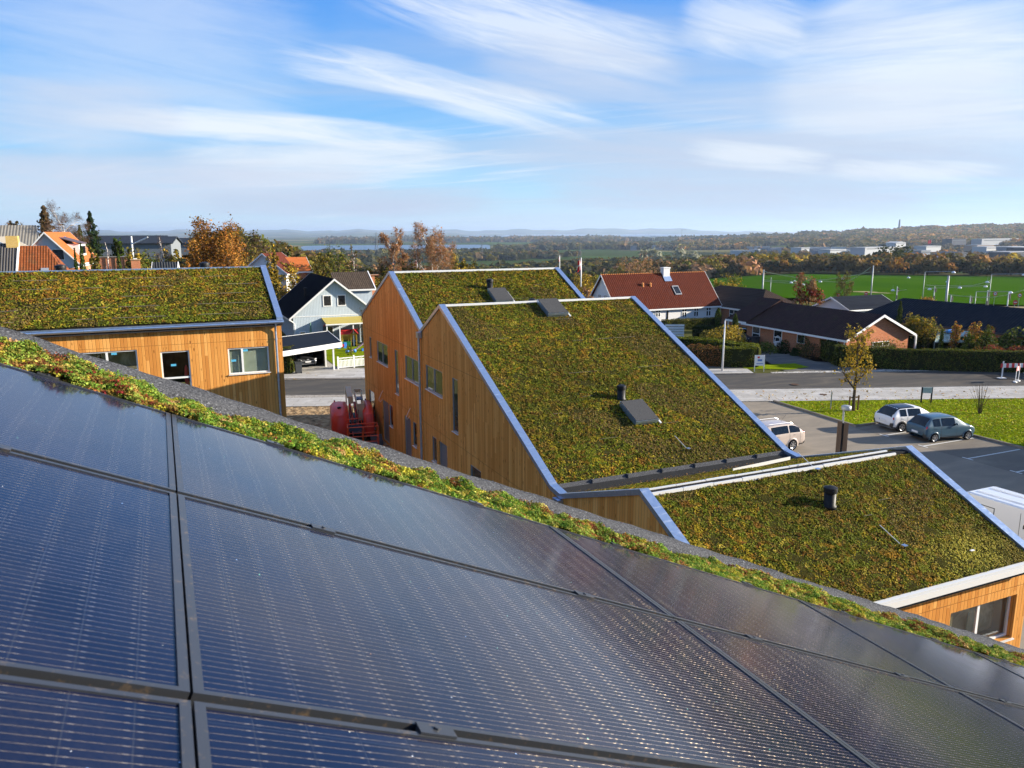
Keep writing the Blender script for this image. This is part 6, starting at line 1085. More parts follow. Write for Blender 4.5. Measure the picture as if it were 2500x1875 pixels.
# ------------------------------------------------------------------ vegetation
BARK = mat('brown bark', fn=lambda t: {'Base Color': t.mix(t.noise(t.obj(), 6, 4), (.05, .038, .028), (.12, .09, .065)), 'Roughness': .9}); BIRCH = mat('birch bark', fn=lambda t: {'Base Color': t.ramp(t.noise(t.vm('MULTIPLY', t.obj(), (1, 1, 3)), 2.5, 4), [(.40, (.10, .08, .07)), (.5, (.55, .50, .46))]), 'Roughness': .8})
TP = dict(orange=[(.34, .13, .022), (.24, .10, .025), (.40, .19, .035), (.14, .075, .025)], yellow=[(.44, .27, .025), (.34, .22, .03), (.16, .13, .02), (.50, .34, .05)], olive=[(.085, .10, .018), (.15, .13, .028), (.22, .16, .03), (.06, .055, .02)],
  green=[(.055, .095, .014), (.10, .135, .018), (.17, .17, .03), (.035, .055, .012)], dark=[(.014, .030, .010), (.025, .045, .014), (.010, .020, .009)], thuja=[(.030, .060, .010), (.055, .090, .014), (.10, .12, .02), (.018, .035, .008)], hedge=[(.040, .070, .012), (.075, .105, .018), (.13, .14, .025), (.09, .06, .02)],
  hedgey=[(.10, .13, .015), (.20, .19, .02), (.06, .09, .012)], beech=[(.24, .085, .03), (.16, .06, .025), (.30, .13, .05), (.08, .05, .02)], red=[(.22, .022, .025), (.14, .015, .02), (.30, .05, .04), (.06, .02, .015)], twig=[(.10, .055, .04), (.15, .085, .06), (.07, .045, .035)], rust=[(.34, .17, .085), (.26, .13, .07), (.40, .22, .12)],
  brown=[(.085, .055, .028), (.13, .08, .035), (.06, .042, .022), (.19, .11, .04)], blue=[(.030, .035, .022), (.045, .045, .026), (.060, .055, .03), (.022, .028, .02)], silver=[(.20, .21, .15), (.26, .26, .18)], maple=[(.45, .19, .04), (.40, .10, .03), (.42, .30, .05), (.13, .12, .03)])
def nrm(v): return v/(np.linalg.norm(v)+1e-9)
def grow(p, d, L, r, lev, mx, out, tips, rg, droop, ang, nb, ratio):
    pts = [p]; n = 4
    for i in range(n): d = nrm(d+rg.normal(0, .10, 3)+[0, 0, .06 if lev == 0 else -droop*lev*.12]); p = p+d*L/n; pts.append(p)
    out.append((pts, [r*(1-.62*i/n) for i in range(n+1)], lev)); 
    if lev >= mx: tips.append((pts[2], pts[4])); return
    k_ = nb[lev]
    for k in range(k_):
        t_ = .3+.7*(k+.5)/k_ if lev == 0 else .25+.75*(k+.5)/k_; x = t_*n; i = min(int(x), n-1); b = pts[i]+(pts[i+1]-pts[i])*(x-i); az = k*2.4+rg.random()*1.2; a = nrm(np.cross(d, [cos(az), sin(az), .3])); dd = nrm(d*cos(ang[lev])+a*sin(ang[lev])+[0, 0, .12])
        grow(b, dd, L*ratio*(1.15-.45*t_)*(.8+.4*rg.random()), r*.5, lev+1, mx, out, tips, rg, droop, ang, nb, ratio)
def tree(loc, H, R, pal, label, name='tree', seed=1, leaf=.22, n=2600, bark=None, bare=0., fall=None, group=None, trunk=.35, mix=None, cat='tree'):
    """bare 0: full crown, 1: twigs only"""
    rg = np.random.default_rng(seed); loc = np.array(loc, float); t_ = thing(name, label, cat, tuple(loc), group); out, tips = [], []
    grow(loc-[0, 0, .2], np.array([rg.normal(0, .04), rg.normal(0, .04), 1.]), H*.80, max(.05, H*(.013 if bare > .5 else .020)), 0, 3, out, tips, rg, .25 if bare > .5 else .1, (.85, .7, .7), (9, 5, 4), .5*R/(H*.28)*.62+.2)
    P0_ = np.array([o[0][-1] for o in out]); s_ = R/max(.3, np.percentile(np.hypot(*(P0_[:, :2]-loc[:2]).T), 92)); zs = H/max(.5, P0_[:, 2].max()-loc[2]); sc = np.array([s_, s_, zs])
    f = lambda p: loc+(np.array(p)-loc)*sc
    m = MB()
    for pts, rr, lv in out:
        if lv <= (2 if bare < .5 or H > 4 else 3): m.tube([f(p) for p in pts], rr, [7, 5, 4, 3][lv], cap=False)
    m.build('trunk', bark or BARK, t_, True)
    T = np.array([[f(a), f(b)] for a, b in tips]); pal_ = TP[pal]; allV = []
    if bare > 0:
        k = int(n*bare); i = rg.integers(0, len(T), k); P = T[i, 0]+(T[i, 1]-T[i, 0])*rg.random((k, 1))*1.2+rg.normal(0, R*.05, (k, 3)); d = nrm2(T[i, 1]-T[i, 0]+rg.normal(0, .25, (k, 3))*R*.2-[0, 0, .10*R*.4]); L = (R*.14*(.5+rg.random((k, 1)))); w = np.cross(d, rg.normal(size=(k, 3))); w = nrm2(w)*max(.007, leaf*.05)
        V = np.stack([P-w, P+w, P+d*L+w*.4, P+d*L-w*.4], 1).reshape(-1, 3); allV.append((V, np.repeat(pick(TP['twig'] if pal != 'rust' else TP['rust'], [1]*3, k, rg), 4, 0)))
    k = int(n*(1-bare)) if bare < 1 else 0
    if k:
        i = rg.integers(0, len(T), k); P = T[i, 0]+(T[i, 1]-T[i, 0])*rg.random((k, 1))*1.1+rg.normal(0, 1, (k, 3))*R*.085; ctr = loc+[0, 0, H*.55]; N = nrm2((P-ctr)/[R, R, H*.5])
        
        if bare < .5:
            k2 = k//2; nc = 46; cc_ = nrm2(rg.normal(size=(nc, 3)))*np.array([R, R, H*.40])*(.35+.6*rg.random((nc, 1)))**.7; cc_[:, :2] *= (1.05-.45*np.clip(cc_[:, 2:]/(H*.4), -1, 1)); ctr2 = loc+[0, 0, H*.58]; j_ = rg.integers(0, nc, k2); P[:k2] = ctr2+cc_[j_]+rg.normal(0, 1, (k2, 3))*np.array([R, R, H*.45])*.12; N = nrm2((P-ctr)/[R, R, H*.5])
        cl = vnoise(P, 2.6/R*2, seed); w_ = [1.2, 1, 1, .5][:len(pal_)]; col = pick(pal_, w_, k, rg); 
        if mix is not None: c2 = pick(TP[mix], [1]*len(TP[mix]), k, rg); col = np.where((cl > .55)[:, None], c2, col)
        V, Q, C = leaves(P, N, leaf, col, .8, rg); allV.append((V, C))
    V = np.concatenate([a[0] for a in allV]); C = np.concatenate([a[1] for a in allV]); mesh_obj('crown', V, np.arange(len(V)).reshape(-1, 4), LEAF, t_, cols=C); return t_
def nrm2(v): return v/(np.linalg.norm(v, axis=-1, keepdims=True)+1e-9)
def conifer(loc, H, R, pal, label, name='conifer', seed=1, n=3000, shape=1., leaf=.2, group=None, tilt=.6, cat='conifer'):
    rg = np.random.default_rng(seed); loc = np.array(loc, float); t_ = thing(name, label, cat, tuple(loc), group); m = MB(); m.tube([loc-[0, 0, .2], loc+[0, 0, H*.95]], [max(.04, H*.018), .02], 7); m.build('trunk', BARK, t_)
    h = rg.random(n)**(1.25 if shape == 1 else .9); az = rg.random(n)*2*pi
    if shape == 1: prof_ = (1.02-h)**.8*(.85+.25*np.sin(h*H*5.5))*(.85+.3*np.sin(az*5+h*17))
    else: prof_ = np.clip(np.sin(np.clip(h*.94+.08, 0, 1)*pi)**.55, 0, 1)*(.92+.10*np.sin(az*3+h*6))
    rr = R*prof_*(.55+.45*rg.random(n)**.5); P = np.stack([rr*np.cos(az), rr*np.sin(az), h*H+.03*H], 1)+loc; N = np.stack([np.cos(az), np.sin(az), np.full(n, .45)], 1)
    V, Q, C = leaves(P, N, leaf, pick(TP[pal], [1]*len(TP[pal]), n, rg), tilt, rg, .8); mesh_obj('crown', V, Q, LEAF, t_, cols=C); return t_
def bush(loc, R, H, pal, label, name='shrub', seed=1, n=900, leaf=.10, group=None, mix=None, cat='shrub'):
    rg = np.random.default_rng(seed); loc = np.array(loc, float); t_ = thing(name, label, cat, tuple(loc), group); m = MB()
    for k in range(7): a = k*.9; m.tube([loc-[0, 0, .1], loc+[cos(a)*R*.35, sin(a)*R*.35, H*.45], loc+[cos(a)*R*.6, sin(a)*R*.6, H*.8]], [.03, .02, .01], 4, False)
    m.build('stems', BARK, t_); d = nrm2(rg.normal(size=(n, 3))); d[:, 2] = np.abs(d[:, 2])*1.0; k = .55+.45*rg.random(n)**.4; lump_ = 1+.35*(vnoise(d, 3.5, seed)-.5); P = loc+d*[R, R, H]*(k*lump_)[:, None]+[0, 0, .0]
    col = pick(TP[pal], [1]*len(TP[pal]), n, rg)
    if mix: col = np.where((vnoise(P, 3/R, seed+3) > .55)[:, None], pick(TP[mix], [1]*len(TP[mix]), n, rg), col)
    V, Q, C = leaves(P, d, leaf, col, .6, rg); mesh_obj('foliage', V, Q, LEAF, t_, cols=C); return t_
INN = mat('hedge inside', (.022, .026, .010), .95)
def hedge(pts, w, h, pal, label, seed=1, dens=190, leaf=.085, mix=None, toppal=None, z=GZ, name='hedge', rough=.10):
    rg = np.random.default_rng(seed); pts = [np.array([p[0], p[1], z]) for p in pts]; c = sum(pts)/len(pts); t_ = thing(name, label, 'hedge', tuple(c)); m = MB(); PP, NN = [], []
    for a, b in zip(pts, pts[1:]):
        L = np.linalg.norm(b-a); d = (b-a)/L; q = np.array([-d[1], d[0], 0]); m.frame(a, d, q, (0, 0, 1)); m.box((-w*.3, -w/2+.08, 0), (L+w*.3, w/2-.08, h-.10))
        for s, area in ((1, h), (-1, h), (0, w)):
            n = int(L*area*dens); u = rg.random(n)*(L+w*.5)-w*.25; v = rg.random(n)
            if s: P = a+d*u[:, None]+q*s*(w/2)+np.array([0, 0, 1])*(v*h)[:, None]; N = np.tile(q*s, (n, 1))
            else: P = a+d*u[:, None]+q*((v-.5)*w)[:, None]+[0, 0, h]; N = np.tile([0, 0, 1.], (n, 1))
            P = P+N*((vnoise(P, 2.2, seed)-.5)*2*rough+(vnoise(P, 8, seed+1)-.5)*rough)[:, None]; PP.append(P); NN.append(N)
    for e, d in ((pts[0], pts[0]-pts[1]), (pts[-1], pts[-1]-pts[-2])):
        d = nrm(d); q = np.array([-d[1], d[0], 0]); n = int(w*h*dens); P = e+d*w*.3+q*((rg.random(n)-.5)*w)[:, None]+np.array([0, 0, 1])*(rg.random(n)*h)[:, None]; PP.append(P); NN.append(np.tile(d, (n, 1)))
    m.build('inner_branches', INN, t_); P, N = np.concatenate(PP), np.concatenate(NN); n = len(P); col = pick(TP[pal], [1]*len(TP[pal]), n, rg)
    if mix: col = np.where((vnoise(P, 1.1, seed+4) > .56)[:, None], pick(TP[mix], [1]*len(TP[mix]), n, rg), col)
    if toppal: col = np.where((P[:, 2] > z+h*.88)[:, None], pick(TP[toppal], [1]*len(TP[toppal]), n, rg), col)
    V, Q, C = leaves(P, N, leaf, col, .75, rg); mesh_obj('foliage', V, Q, LEAF, t_, cols=C); return t_
def gnd(px_, d, py_=700): a = at(px_, py_, d); return np.array([a[0], a[1], float(hgt(a[0], a[1])[0])])
def T(px_, pyt, d, wpx, pal, label, kind='tree', **k):
    g = gnd(px_, d, pyt+35); top = at(px_, pyt, d)[2]; H_ = top-g[2]; R_ = wpx/2/F*d*.97*np.cos(np.arctan2(px_-1250, F))**2; return (tree if kind == 'tree' else conifer)(g, H_, R_, pal, label, **k)
# hedges
hedge([(59.6, 57.0), (57.2, 52.4), (61.2, 48.6), (69.6, 43.2), (84, 35)], .95, 1.9, 'hedge', 'long clipped hedge with yellow-green corner along the street', 31, mix='hedge', toppal='hedge', dens=150)
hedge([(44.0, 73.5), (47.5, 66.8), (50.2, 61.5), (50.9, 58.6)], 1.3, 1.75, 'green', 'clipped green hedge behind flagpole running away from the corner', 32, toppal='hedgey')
hedge([(42.5, 60.4), (46.9, 57.3)], .9, 1.75, 'beech', 'rust brown beech hedge left of the flagpole foot', 33, rough=.2)
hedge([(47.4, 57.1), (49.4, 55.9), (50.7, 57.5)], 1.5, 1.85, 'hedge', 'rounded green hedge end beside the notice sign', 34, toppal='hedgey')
a, b = gp(1702, 828), gp(1764, 832); hedge([a[:2], b[:2]], 1.4, 1.5, 'dark', 'dark green hedge below the small conifer near farmhouse', 35)
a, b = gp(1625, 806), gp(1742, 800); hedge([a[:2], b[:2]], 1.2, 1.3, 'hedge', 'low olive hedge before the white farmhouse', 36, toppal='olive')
hedge([(9.55, 70.4), (10.0, 71.6)], .85, 2.3, 'hedge', 'narrow upright hedge block left of the carport', 37)
a, b = gp(2240, 862), gp(2330, 850); hedge([(68.5, 57.5), (75, 50)], 1.2, 1.9, 'dark', 'dark garden hedge below the long dark-roofed house', 38)
# trees and shrubs, right part
g = gp(2083, 1005.8); tree(g, 6.1, 1.05, 'yellow', 'young street tree with thin yellow crown and wooden stakes', 'young_tree', 5, .12, 1900, bare=.2)
m = MB(g)
for s in (-.42, .42): m.box((s-.04, -.04, 0), (s+.04, .04, 1.15))
m.box((-.42, -.03, 1.0), (.42, .03, 1.08)); tag(m.build('tree_stakes', GRN), 'two brown stakes with crossbar holding the young street tree', 'stakes')
g = gp(2392, 1013); rg = np.random.default_rng(4); t_ = thing('bare_shrub', 'thin leafless upright shrub on the lawn right of the cars', 'shrub', tuple(g)); m = MB()
for k in range(26):
    a = rg.random()*6.28; r_ = rg.random()*.75; h_ = 1.2+rg.random()*1.1; m.tube([g+[cos(a)*.05, sin(a)*.05, 0], g+[cos(a)*r_*.45, sin(a)*r_*.45, h_*.5], g+[cos(a)*r_, sin(a)*r_, h_]], [.016, .012, .005], 4, False)
m.build('twigs', BARK, t_)
def Bp(px_, pyb, w, h, pal, label, seed, **k): g = gp(px_, pyb); bush(g, w, h, pal, label, seed=seed, **k)
T(1980, 668, 105, 78, 'red', 'small red-brown tree behind the brick bungalow roof', seed=8, bare=.55, leaf=.22, n=2600, mix='rust'); T(2070, 664, 118, 62, 'olive', 'bare pale-branched tree right of the red tree', seed=9, bare=.93, n=2400, leaf=.25)
T(2196, 739, 96, 34, 'thuja', 'dark conifer with crooked top between brick gable and dark roof', 'c', seed=10, n=1800, leaf=.17)
T(2235, 768, 90, 75, 'yellow', 'yellow-leaved garden tree right of the brick gable', seed=11, n=2600, leaf=.16, mix='olive', bare=.1); T(2270, 775, 89, 70, 'olive', 'thinning olive apple tree right of the yellow garden tree', seed=12, n=1900, leaf=.13, mix='yellow', bare=.35)
T(2332, 785, 88, 30, 'maple', 'small orange-topped ornamental tree, left of two', seed=13, n=700, leaf=.14); T(2374, 785, 87, 40, 'maple', 'small orange-topped ornamental tree, right of two', seed=14, n=900, leaf=.14, mix='maple'); T(2412, 793, 86, 38, 'red', 'dark reddish small tree above the round clipped bush', seed=15, n=900, leaf=.13, mix='olive')
T(2297, 806, 87, 14, 'green', 'slim green columnar conifer in the shaded garden', 'c', seed=16, n=700, shape=2, leaf=.12); T(2362, 812, 86, 34, 'green', 'tall green shrub left of the round clipped bush', seed=17, n=1200, leaf=.12)
g = gnd(2423, 85); bush(g, 1.25, 2.9, 'thuja', 'large round clipped dark green bush in the garden', seed=18, n=2200, leaf=.12); g = gnd(2465, 83); bush(g, 1.9, 2.1, 'red', 'crimson red shrub mass near right edge', seed=19, n=1500, leaf=.16); g = gnd(2502, 84); bush(g, 1.7, 2.2, 'red', 'crimson shrub cut by the right edge', seed=20, n=1200, leaf=.16); g = gnd(2488, 88); bush(g, 1.8, 3.2, 'green', 'bright green spiky shrub above crimson shrubs', seed=21, n=1200, leaf=.2); g = gnd(2400, 82.5); bush(g, .8, 1.9, 'orange', 'little orange shrub beside the cold frame', seed=22, n=500, leaf=.12)
T(2160, 822, 80, 95, 'olive', 'low spreading thinly leaved apple tree before the brick gable', seed=23, n=1500, leaf=.11, bare=.45); 
for i, (x, y, w, h, pal, lb) in enumerate(((1872, 861, 1.3, 1.3, 'green', 'green shrub left of the mailbox by the brick wall'), (1912, 862, .75, 1.3, 'dark', 'dark rounded shrub directly right of the mailbox'), (1965, 868, 1.1, 1.9, 'thuja', 'loose dark shrub below small bungalow window'), (1985, 872, 1.2, 1.3, 'brown', 'brown shrub between bungalow wall and hedge corner'), (1940, 868, .5, .7, 'dark', 'tiny potted shrub at the bungalow wall'))): Bp(x, y, w, h, pal, lb, 40+i)
T(1794, 768, 88, 20, 'thuja', 'tall dark columnar conifer beside the bungalow carport', 'c', seed=24, n=1800, shape=2, leaf=.14); T(1752, 754, 104, 20, 'thuja', 'small dark conifer on bare trunk before the farmhouse corner', 'c', seed=25, n=1100, shape=2, leaf=.14)
for i, (x, w, h, d, pal, lb) in enumerate(((1772, 1.9, 3.0, 84, 'yellow', 'golden yellow shrub behind the small conifer'), (1740, 1.5, 2.2, 86, 'olive', 'olive shrub at the farmhouse right corner'), (1800, 1.5, 2.2, 86, 'yellow', 'golden shrub at the end of brown hipped roof'))): bush(gnd(x, d), w, h, pal, lb, seed=50+i, n=1300, leaf=.13)
for i, (x, y, d, w, pal, lb) in enumerate(((1790, 668, 125, 75, 'green', 'loose green-yellow shrub right of farmhouse roof'), (1752, 680, 122, 50, 'olive', 'yellowish shrub touching the farmhouse roof edge'), (1568, 622, 190, 120, 'rust', 'wide rust brown tree behind the farmhouse chimney'), (1425, 668, 115, 60, 'yellow', 'yellow shrub below the flag'), (1455, 672, 118, 60, 'olive', 'olive shrub left of the farmhouse gable'), (1395, 690, 105, 40, 'olive', 'dull shrub behind the stepped roof edge'), (1437, 700, 98, 36, 'rust', 'thin rusty shrub before the farmhouse gable'), (2265, 726, 140, 55, 'orange', 'orange leafy top above the long dark roof'))):
    T(x, y, d, w, pal, lb, seed=60+i, n=1900, leaf=.17 if d < 150 else .3, bare=.45 if pal == 'rust' else .2, mix='yellow' if pal != 'rust' else None)
# left part
T(150, 495, 150, 130, 'twig', 'tall leafless birch with fine brown twigs on left skyline', seed=70, n=6500, leaf=.25, bare=.985, bark=BIRCH); T(110, 507, 158, 95, 'brown', 'rusty dark spruce inside the tall bare birch', 'c', seed=71, n=2600, leaf=.35); T(222, 520, 165, 76, 'dark', 'tall dark spruce alone on the left skyline', 'c', seed=72, n=4200, leaf=.26); T(197, 553, 155, 54, 'thuja', 'shorter olive conifer left of the dark spruce', 'c', seed=73, n=1900, leaf=.24)
T(186, 615, 66, 15, 'thuja', 'slim thuja, left of the pair by the orange roof', 'c', seed=74, n=1500, shape=2, leaf=.11); T(201, 603, 66, 24, 'thuja', 'tall thuja, right of the pair by the orange roof', 'c', seed=75, n=2600, shape=2, leaf=.11); T(291, 614, 72, 23, 'thuja', 'single rounded thuja before the brick wall', 'c', seed=76, n=2000, shape=2, leaf=.11)
T(385, 578, 88, 74, 'twig', 'pale-stemmed leafless birch in the left garden', seed=77, n=2400, leaf=.14, bare=.97, bark=BIRCH); T(262, 590, 90, 16, 'twig', 'thin bare sapling before the grey outbuilding', seed=78, n=300, leaf=.1, bare=.97, bark=BIRCH)
T(522, 540, 88, 178, 'orange', 'large burnt orange deciduous conifer behind the left green roof', seed=79, n=22000, leaf=.15, mix='orange'); T(452, 632, 82, 50, 'orange', 'small orange bush at the foot of the large orange tree', seed=80, n=1400, leaf=.16)
T(602, 552, 150, 100, 'olive', 'round leafless olive-grey tree right of the large orange tree', seed=81, n=5000, leaf=.3, bare=.8); T(282, 583, 150, 20, 'dark', 'small round dark tree on left skyline, left of pair', seed=82, n=700, leaf=.3); T(293, 582, 148, 20, 'thuja', 'small round dark tree on left skyline, right of pair', seed=83, n=700, leaf=.3); T(248, 557, 190, 44, 'twig', 'small bare tree right of the dark spruce', seed=84, n=700, leaf=.3, bare=.97); T(40, 540, 170, 60, 'brown', 'dark bare tree top behind the grey corrugated roof', seed=85, n=1200, leaf=.4, bare=.6)
for i, (x, y, d, w, pal, lb) in enumerate(((318, 610, 85, 40, 'olive', 'olive shrub behind the round thuja'), (350, 606, 105, 70, 'green', 'low green-brown shrub on the left slope'), (420, 610, 95, 50, 'yellow', 'yellow-brown shrub left of the orange tree'), (340, 622, 82, 50, 'yellow', 'yellow shrub behind the brick chimney'), (232, 600, 82, 34, 'olive', 'pale olive shrub at orange roof corner'), (660, 598, 105, 36, 'yellow', 'bright yellow small tree above the white cottage'), (700, 640, 118, 70, 'yellow', 'yellow-leaved tree at the end of the left green roof'), (655, 655, 112, 60, 'yellow', 'yellow shrub beside the blue verge end'), (745, 640, 122, 80, 'olive', 'olive-yellow thicket tree left of the black-roofed house'),
    (822, 600, 130, 96, 'green', 'broad yellow-green tree behind pale blue house'), (905, 655, 112, 60, 'maple', 'orange-red maple right of the dormer'), (920, 680, 104, 44, 'yellow', 'yellow-green shrub against the timber gable'), (950, 650, 118, 50, 'olive', 'olive shrub behind the gable peak'), (780, 618, 125, 50, 'olive', 'dull olive tree left of the broad green tree'), (968, 560, 118, 84, 'rust', 'copper birch left of the white-stemmed birch'), (1062, 548, 112, 128, 'rust', 'tall white-stemmed birch with copper twigs above middle roof'), (1110, 620, 116, 60, 'yellow', 'yellow-orange low growth right of the tall birch'), (1160, 640, 125, 60, 'yellow', 'golden shrub above the far green ridge'), (862, 598, 150, 24, 'twig', 'thin bare pale tree left of the copper birch'), (1010, 640, 110, 60, 'olive', 'olive thicket between the two birches'))):
    T(x, y, d, w, pal, lb, seed=100+i, n=12000 if pal in ('rust',) else 2600, leaf=.18 if d < 110 else .22, bare=.88 if pal in ('rust', 'twig') else .2, bark=BIRCH if pal in ('rust', 'twig') else None, mix='rust' if pal == 'rust' else 'olive')
T(890, 752, 84, 26, 'brown', 'thin nearly bare tree at the porch of the pale blue house', seed=130, n=500, leaf=.10, bare=.6)
for i, (x, y, w, h) in enumerate(((850, 868, .22, 1.1), (858, 868, .2, 1.0), (899, 872, .4, .8))): g = gp(x, y); conifer(g, h, w, 'hedgey', ['little yellow-green garden conifer left, by picket fence', 'little yellow-green garden conifer right, by picket fence', 'low green shrub by the gable end of picket fence'][i], seed=140+i, n=300, shape=2, leaf=.06)
def scatter(name, label, poly, n, size, pal, z, seed, cat='grass', tilt=.9):
    rg = np.random.default_rng(seed); pl = np.array(poly); lo, hi = pl.min(0), pl.max(0); P = lo+(hi-lo)*rg.random((int(n*2.2), 2)); ins = np.zeros(len(P), bool); j = len(pl)-1
    for i in range(len(pl)): c_ = ((pl[i, 1] > P[:, 1]) != (pl[j, 1] > P[:, 1])) & (P[:, 0] < (pl[j, 0]-pl[i, 0])*(P[:, 1]-pl[i, 1])/(pl[j, 1]-pl[i, 1]+1e-9)+pl[i, 0]); ins ^= c_; j = i
    P = P[ins][:n]; n = len(P); P = np.column_stack([P, z+.02*rg.random(n)]); nz = vnoise(P, .9, seed)[:, None]; col = pick(pal, [1]*len(pal), n, rg, .2)*(.75+.5*nz)
    V, Q, C = leaves(P, np.tile([0, 0, 1.], (n, 1)), size, col, tilt, rg); return tag(mesh_obj(name, V, Q, LEAF, cols=C), label, cat, kind='stuff')
scatter('grass', 'yellow-green lawn grass beside the parked cars', [st(22.3, 54.7), st(75, 54.3), (62, 15), (44.8, 12), (44.9, 30.6), (43.3, 35.6), (40.6, 35.5)], 90000, .085, [(.25, .33, .010), (.36, .40, .014), (.42, .41, .03), (.18, .25, .01)], GZ+.10, 5, tilt=.5)
scatter('fallen_leaves', 'yellow-brown fallen leaves scattered over lawn and pavement', [st(20, 58.5), st(60, 58.5), st(60, 52), (44.9, 30.6), (40.6, 35.5)], 1500, .10, [(.45, .30, .05), (.35, .18, .04), (.25, .14, .05)], GZ+.125, 6, 'leaves', .4)
scatter('fallen_leaves', 'brown fallen leaves along the far kerb and driveway', [st(-25, 69.2), st(60, 70), st(60, 66.3), st(-25, 65.6)], 900, .09, [(.35, .22, .05), (.22, .12, .04)], GZ+.07, 7, 'leaves', .4)
scatter('leaf_litter', 'dry brown leaf debris in the felt valley of the stepped roof', [(12, 21.5), (21.3, 21.5), (21.3, 22.3), (12, 22.3)], 1100, .035, [(.30, .18, .07), (.16, .09, .04)], -8.61, 8, 'leaves', .5)
# covers and patches in the street
for i, (x, y, lb) in enumerate(((2010, 965, 'small rusty square cover in the near pavement'), (1690, 962, 'round dark drain cover in the pavement behind the roof edge'), (1940, 940, 'round manhole cover in the street asphalt'))):
    p = gp(x, y); m = MB(p); m.lathe((0, 0, .055), [(.34, 0), (.34, .012)], 16 if i else 4); tag(m.build('manhole_cover', mat('rusty iron', (.10, .06, .04), .7)), lb, 'drain cover')
# ------------------------------------------------------------------ woods that read as masses
def pxaz(x): return AZ+math.atan2((x-1250), F*1.0*cos(PITCH)+0)
def wood(name, label, regs, seed=0):
    rg = np.random.default_rng(seed); VV, CC = [], []
    for (x0, x1, d0, d1, n, h, r, pals, q, zoff) in regs:
        a = pxaz(x0)+(pxaz(x1)-pxaz(x0))*rg.random(n); d = d0*(d1/d0)**rg.random(n); X, Y = d*np.sin(a), d*np.cos(a); Z = hgt(X, Y); keep = np.ones(n, bool)
        if zoff == 'gap': keep = vnoise(np.stack([X, Y, 0*X], 1), 1/160., 5) > .47
        if zoff == 'hill': keep = vnoise(np.stack([X, Y, 0*X], 1), 1/260., 6) > .22
        lk = (np.abs(d-3050) < 950) & (a-AZ > rad(-15.5)) & (a-AZ < rad(-1)); keep &= ~lk; keep &= ~((Z < -60.5))
        X, Y, Z, d = X[keep], Y[keep], Z[keep], d[keep]; n = len(X); s = (d/d0)**.55 if zoff in ('gap', 'hill') else np.ones(n); hh = h*(.7+.6*rg.random(n))*s**.4; rr = r*(.7+.6*rg.random(n))*s
        pl = np.array([TP[p][0] for p in pals]); ci = rg.integers(0, len(pals), n)
        dirs = nrm2(rg.normal(size=(n, q, 3))); dirs[..., 2] = np.abs(dirs[..., 2])*1.1-.15; k = .6+.4*rg.random((n, q, 1)); P = np.stack([X, Y, Z+hh*.35], 1)[:, None]+dirs*np.stack([rr, rr, hh*.62], 1)[:, None]*k
        col = np.zeros((n, q, 3))
        for i_, p in enumerate(pals):
            mk = ci == i_; 
            if mk.any(): c_ = pick(TP[p], [1]*len(TP[p]), int(mk.sum())*q, rg, .12).reshape(-1, q, 3); b_ = pick(TP[p], [1]*len(TP[p]), int(mk.sum()), rg, .1)[:, None]; col[mk] = c_*.45+b_*.55
        V, Q, C = leaves(P.reshape(-1, 3), dirs.reshape(-1, 3), np.repeat(rr*2.6/math.sqrt(q)*1.15, q), col.reshape(-1, 3), .45, rg); VV.append(V); CC.append(C)
    V = np.concatenate(VV); return tag(mesh_obj(name, V, np.arange(len(V)).reshape(-1, 4), LEAF, cols=np.concatenate(CC)), label, 'wood', kind='stuff')
wood('thicket', 'autumn thicket of mixed bushes behind the timber houses', [(560, 1150, 112, 190, 230, 5, 2.4, ('olive', 'yellow', 'orange', 'brown', 'rust', 'yellow'), 170, 0), (300, 620, 105, 150, 50, 3, 2.4, ('olive', 'brown', 'green'), 90, 0), (1100, 1500, 135, 230, 110, 4.5, 3, ('brown', 'olive', 'green', 'yellow'), 90, 0)], 1)
wood('hillside_wood', 'dark brown wood on slope left of the lake', [(560, 800, 210, 330, 130, 9, 5, ('brown', 'twig', 'brown', 'olive'), 130, 0), (800, 1130, 300, 460, 140, 10, 6, ('brown', 'blue', 'rust', 'brown'), 110, 0), (-300, 560, 260, 400, 90, 4, 6, ('brown', 'blue'), 60, 0)], 2)
wood('tree_belt', 'dark brown and orange tree belt beyond the green field', [(1680, 2800, 484, 505, 210, 9, 5.5, ('brown', 'brown', 'blue', 'brown', 'orange'), 110, 0), (1690, 2800, 512, 640, 230, 11, 6.5, ('brown', 'orange', 'yellow', 'olive', 'brown'), 90, 0), (1500, 1810, 440, 560, 120, 11, 7, ('brown', 'rust', 'olive', 'brown'), 110, 0), (1130, 1560, 300, 380, 90, 7, 6, ('blue', 'green', 'brown'), 90, 0)], 3)
wood('orange_wood', 'orange and yellow woods in front of the industrial halls', [(1780, 2800, 700, 1150, 380, 12, 8, ('orange', 'yellow', 'brown', 'olive', 'orange'), 50, 0), (2120, 2180, 560, 590, 14, 18, 6, ('dark',), 120, 0), (1800, 2800, 1200, 2200, 620, 11, 9, ('brown', 'orange', 'blue', 'brown'), 30, 0)], 4)
wood('valley_wood', 'blue-green distant woods across the valley floor', [(560, 1900, 520, 2900, 5200, 10, 7, ('blue', 'blue', 'brown', 'blue', 'olive'), 26, 'gap'), (800, 1500, 4000, 7000, 1200, 12, 30, ('blue', 'brown'), 10, 'gap'), (1300, 2100, 1900, 5500, 1500, 12, 18, ('blue', 'brown', 'blue'), 12, 'gap'), (1640, 1690, 900, 960, 10, 22, 9, ('silver',), 90, 0), (1560, 1600, 920, 1000, 8, 22, 9, ('silver',), 90, 0)], 5)
wood('hill_wood', 'golden brown forest covering the long hill at right', [(1640, 2900, 2300, 4700, 15000, 11, 11, ('orange', 'brown', 'rust', 'brown', 'brown', 'blue', 'olive'), 9, 'hill')], 6)
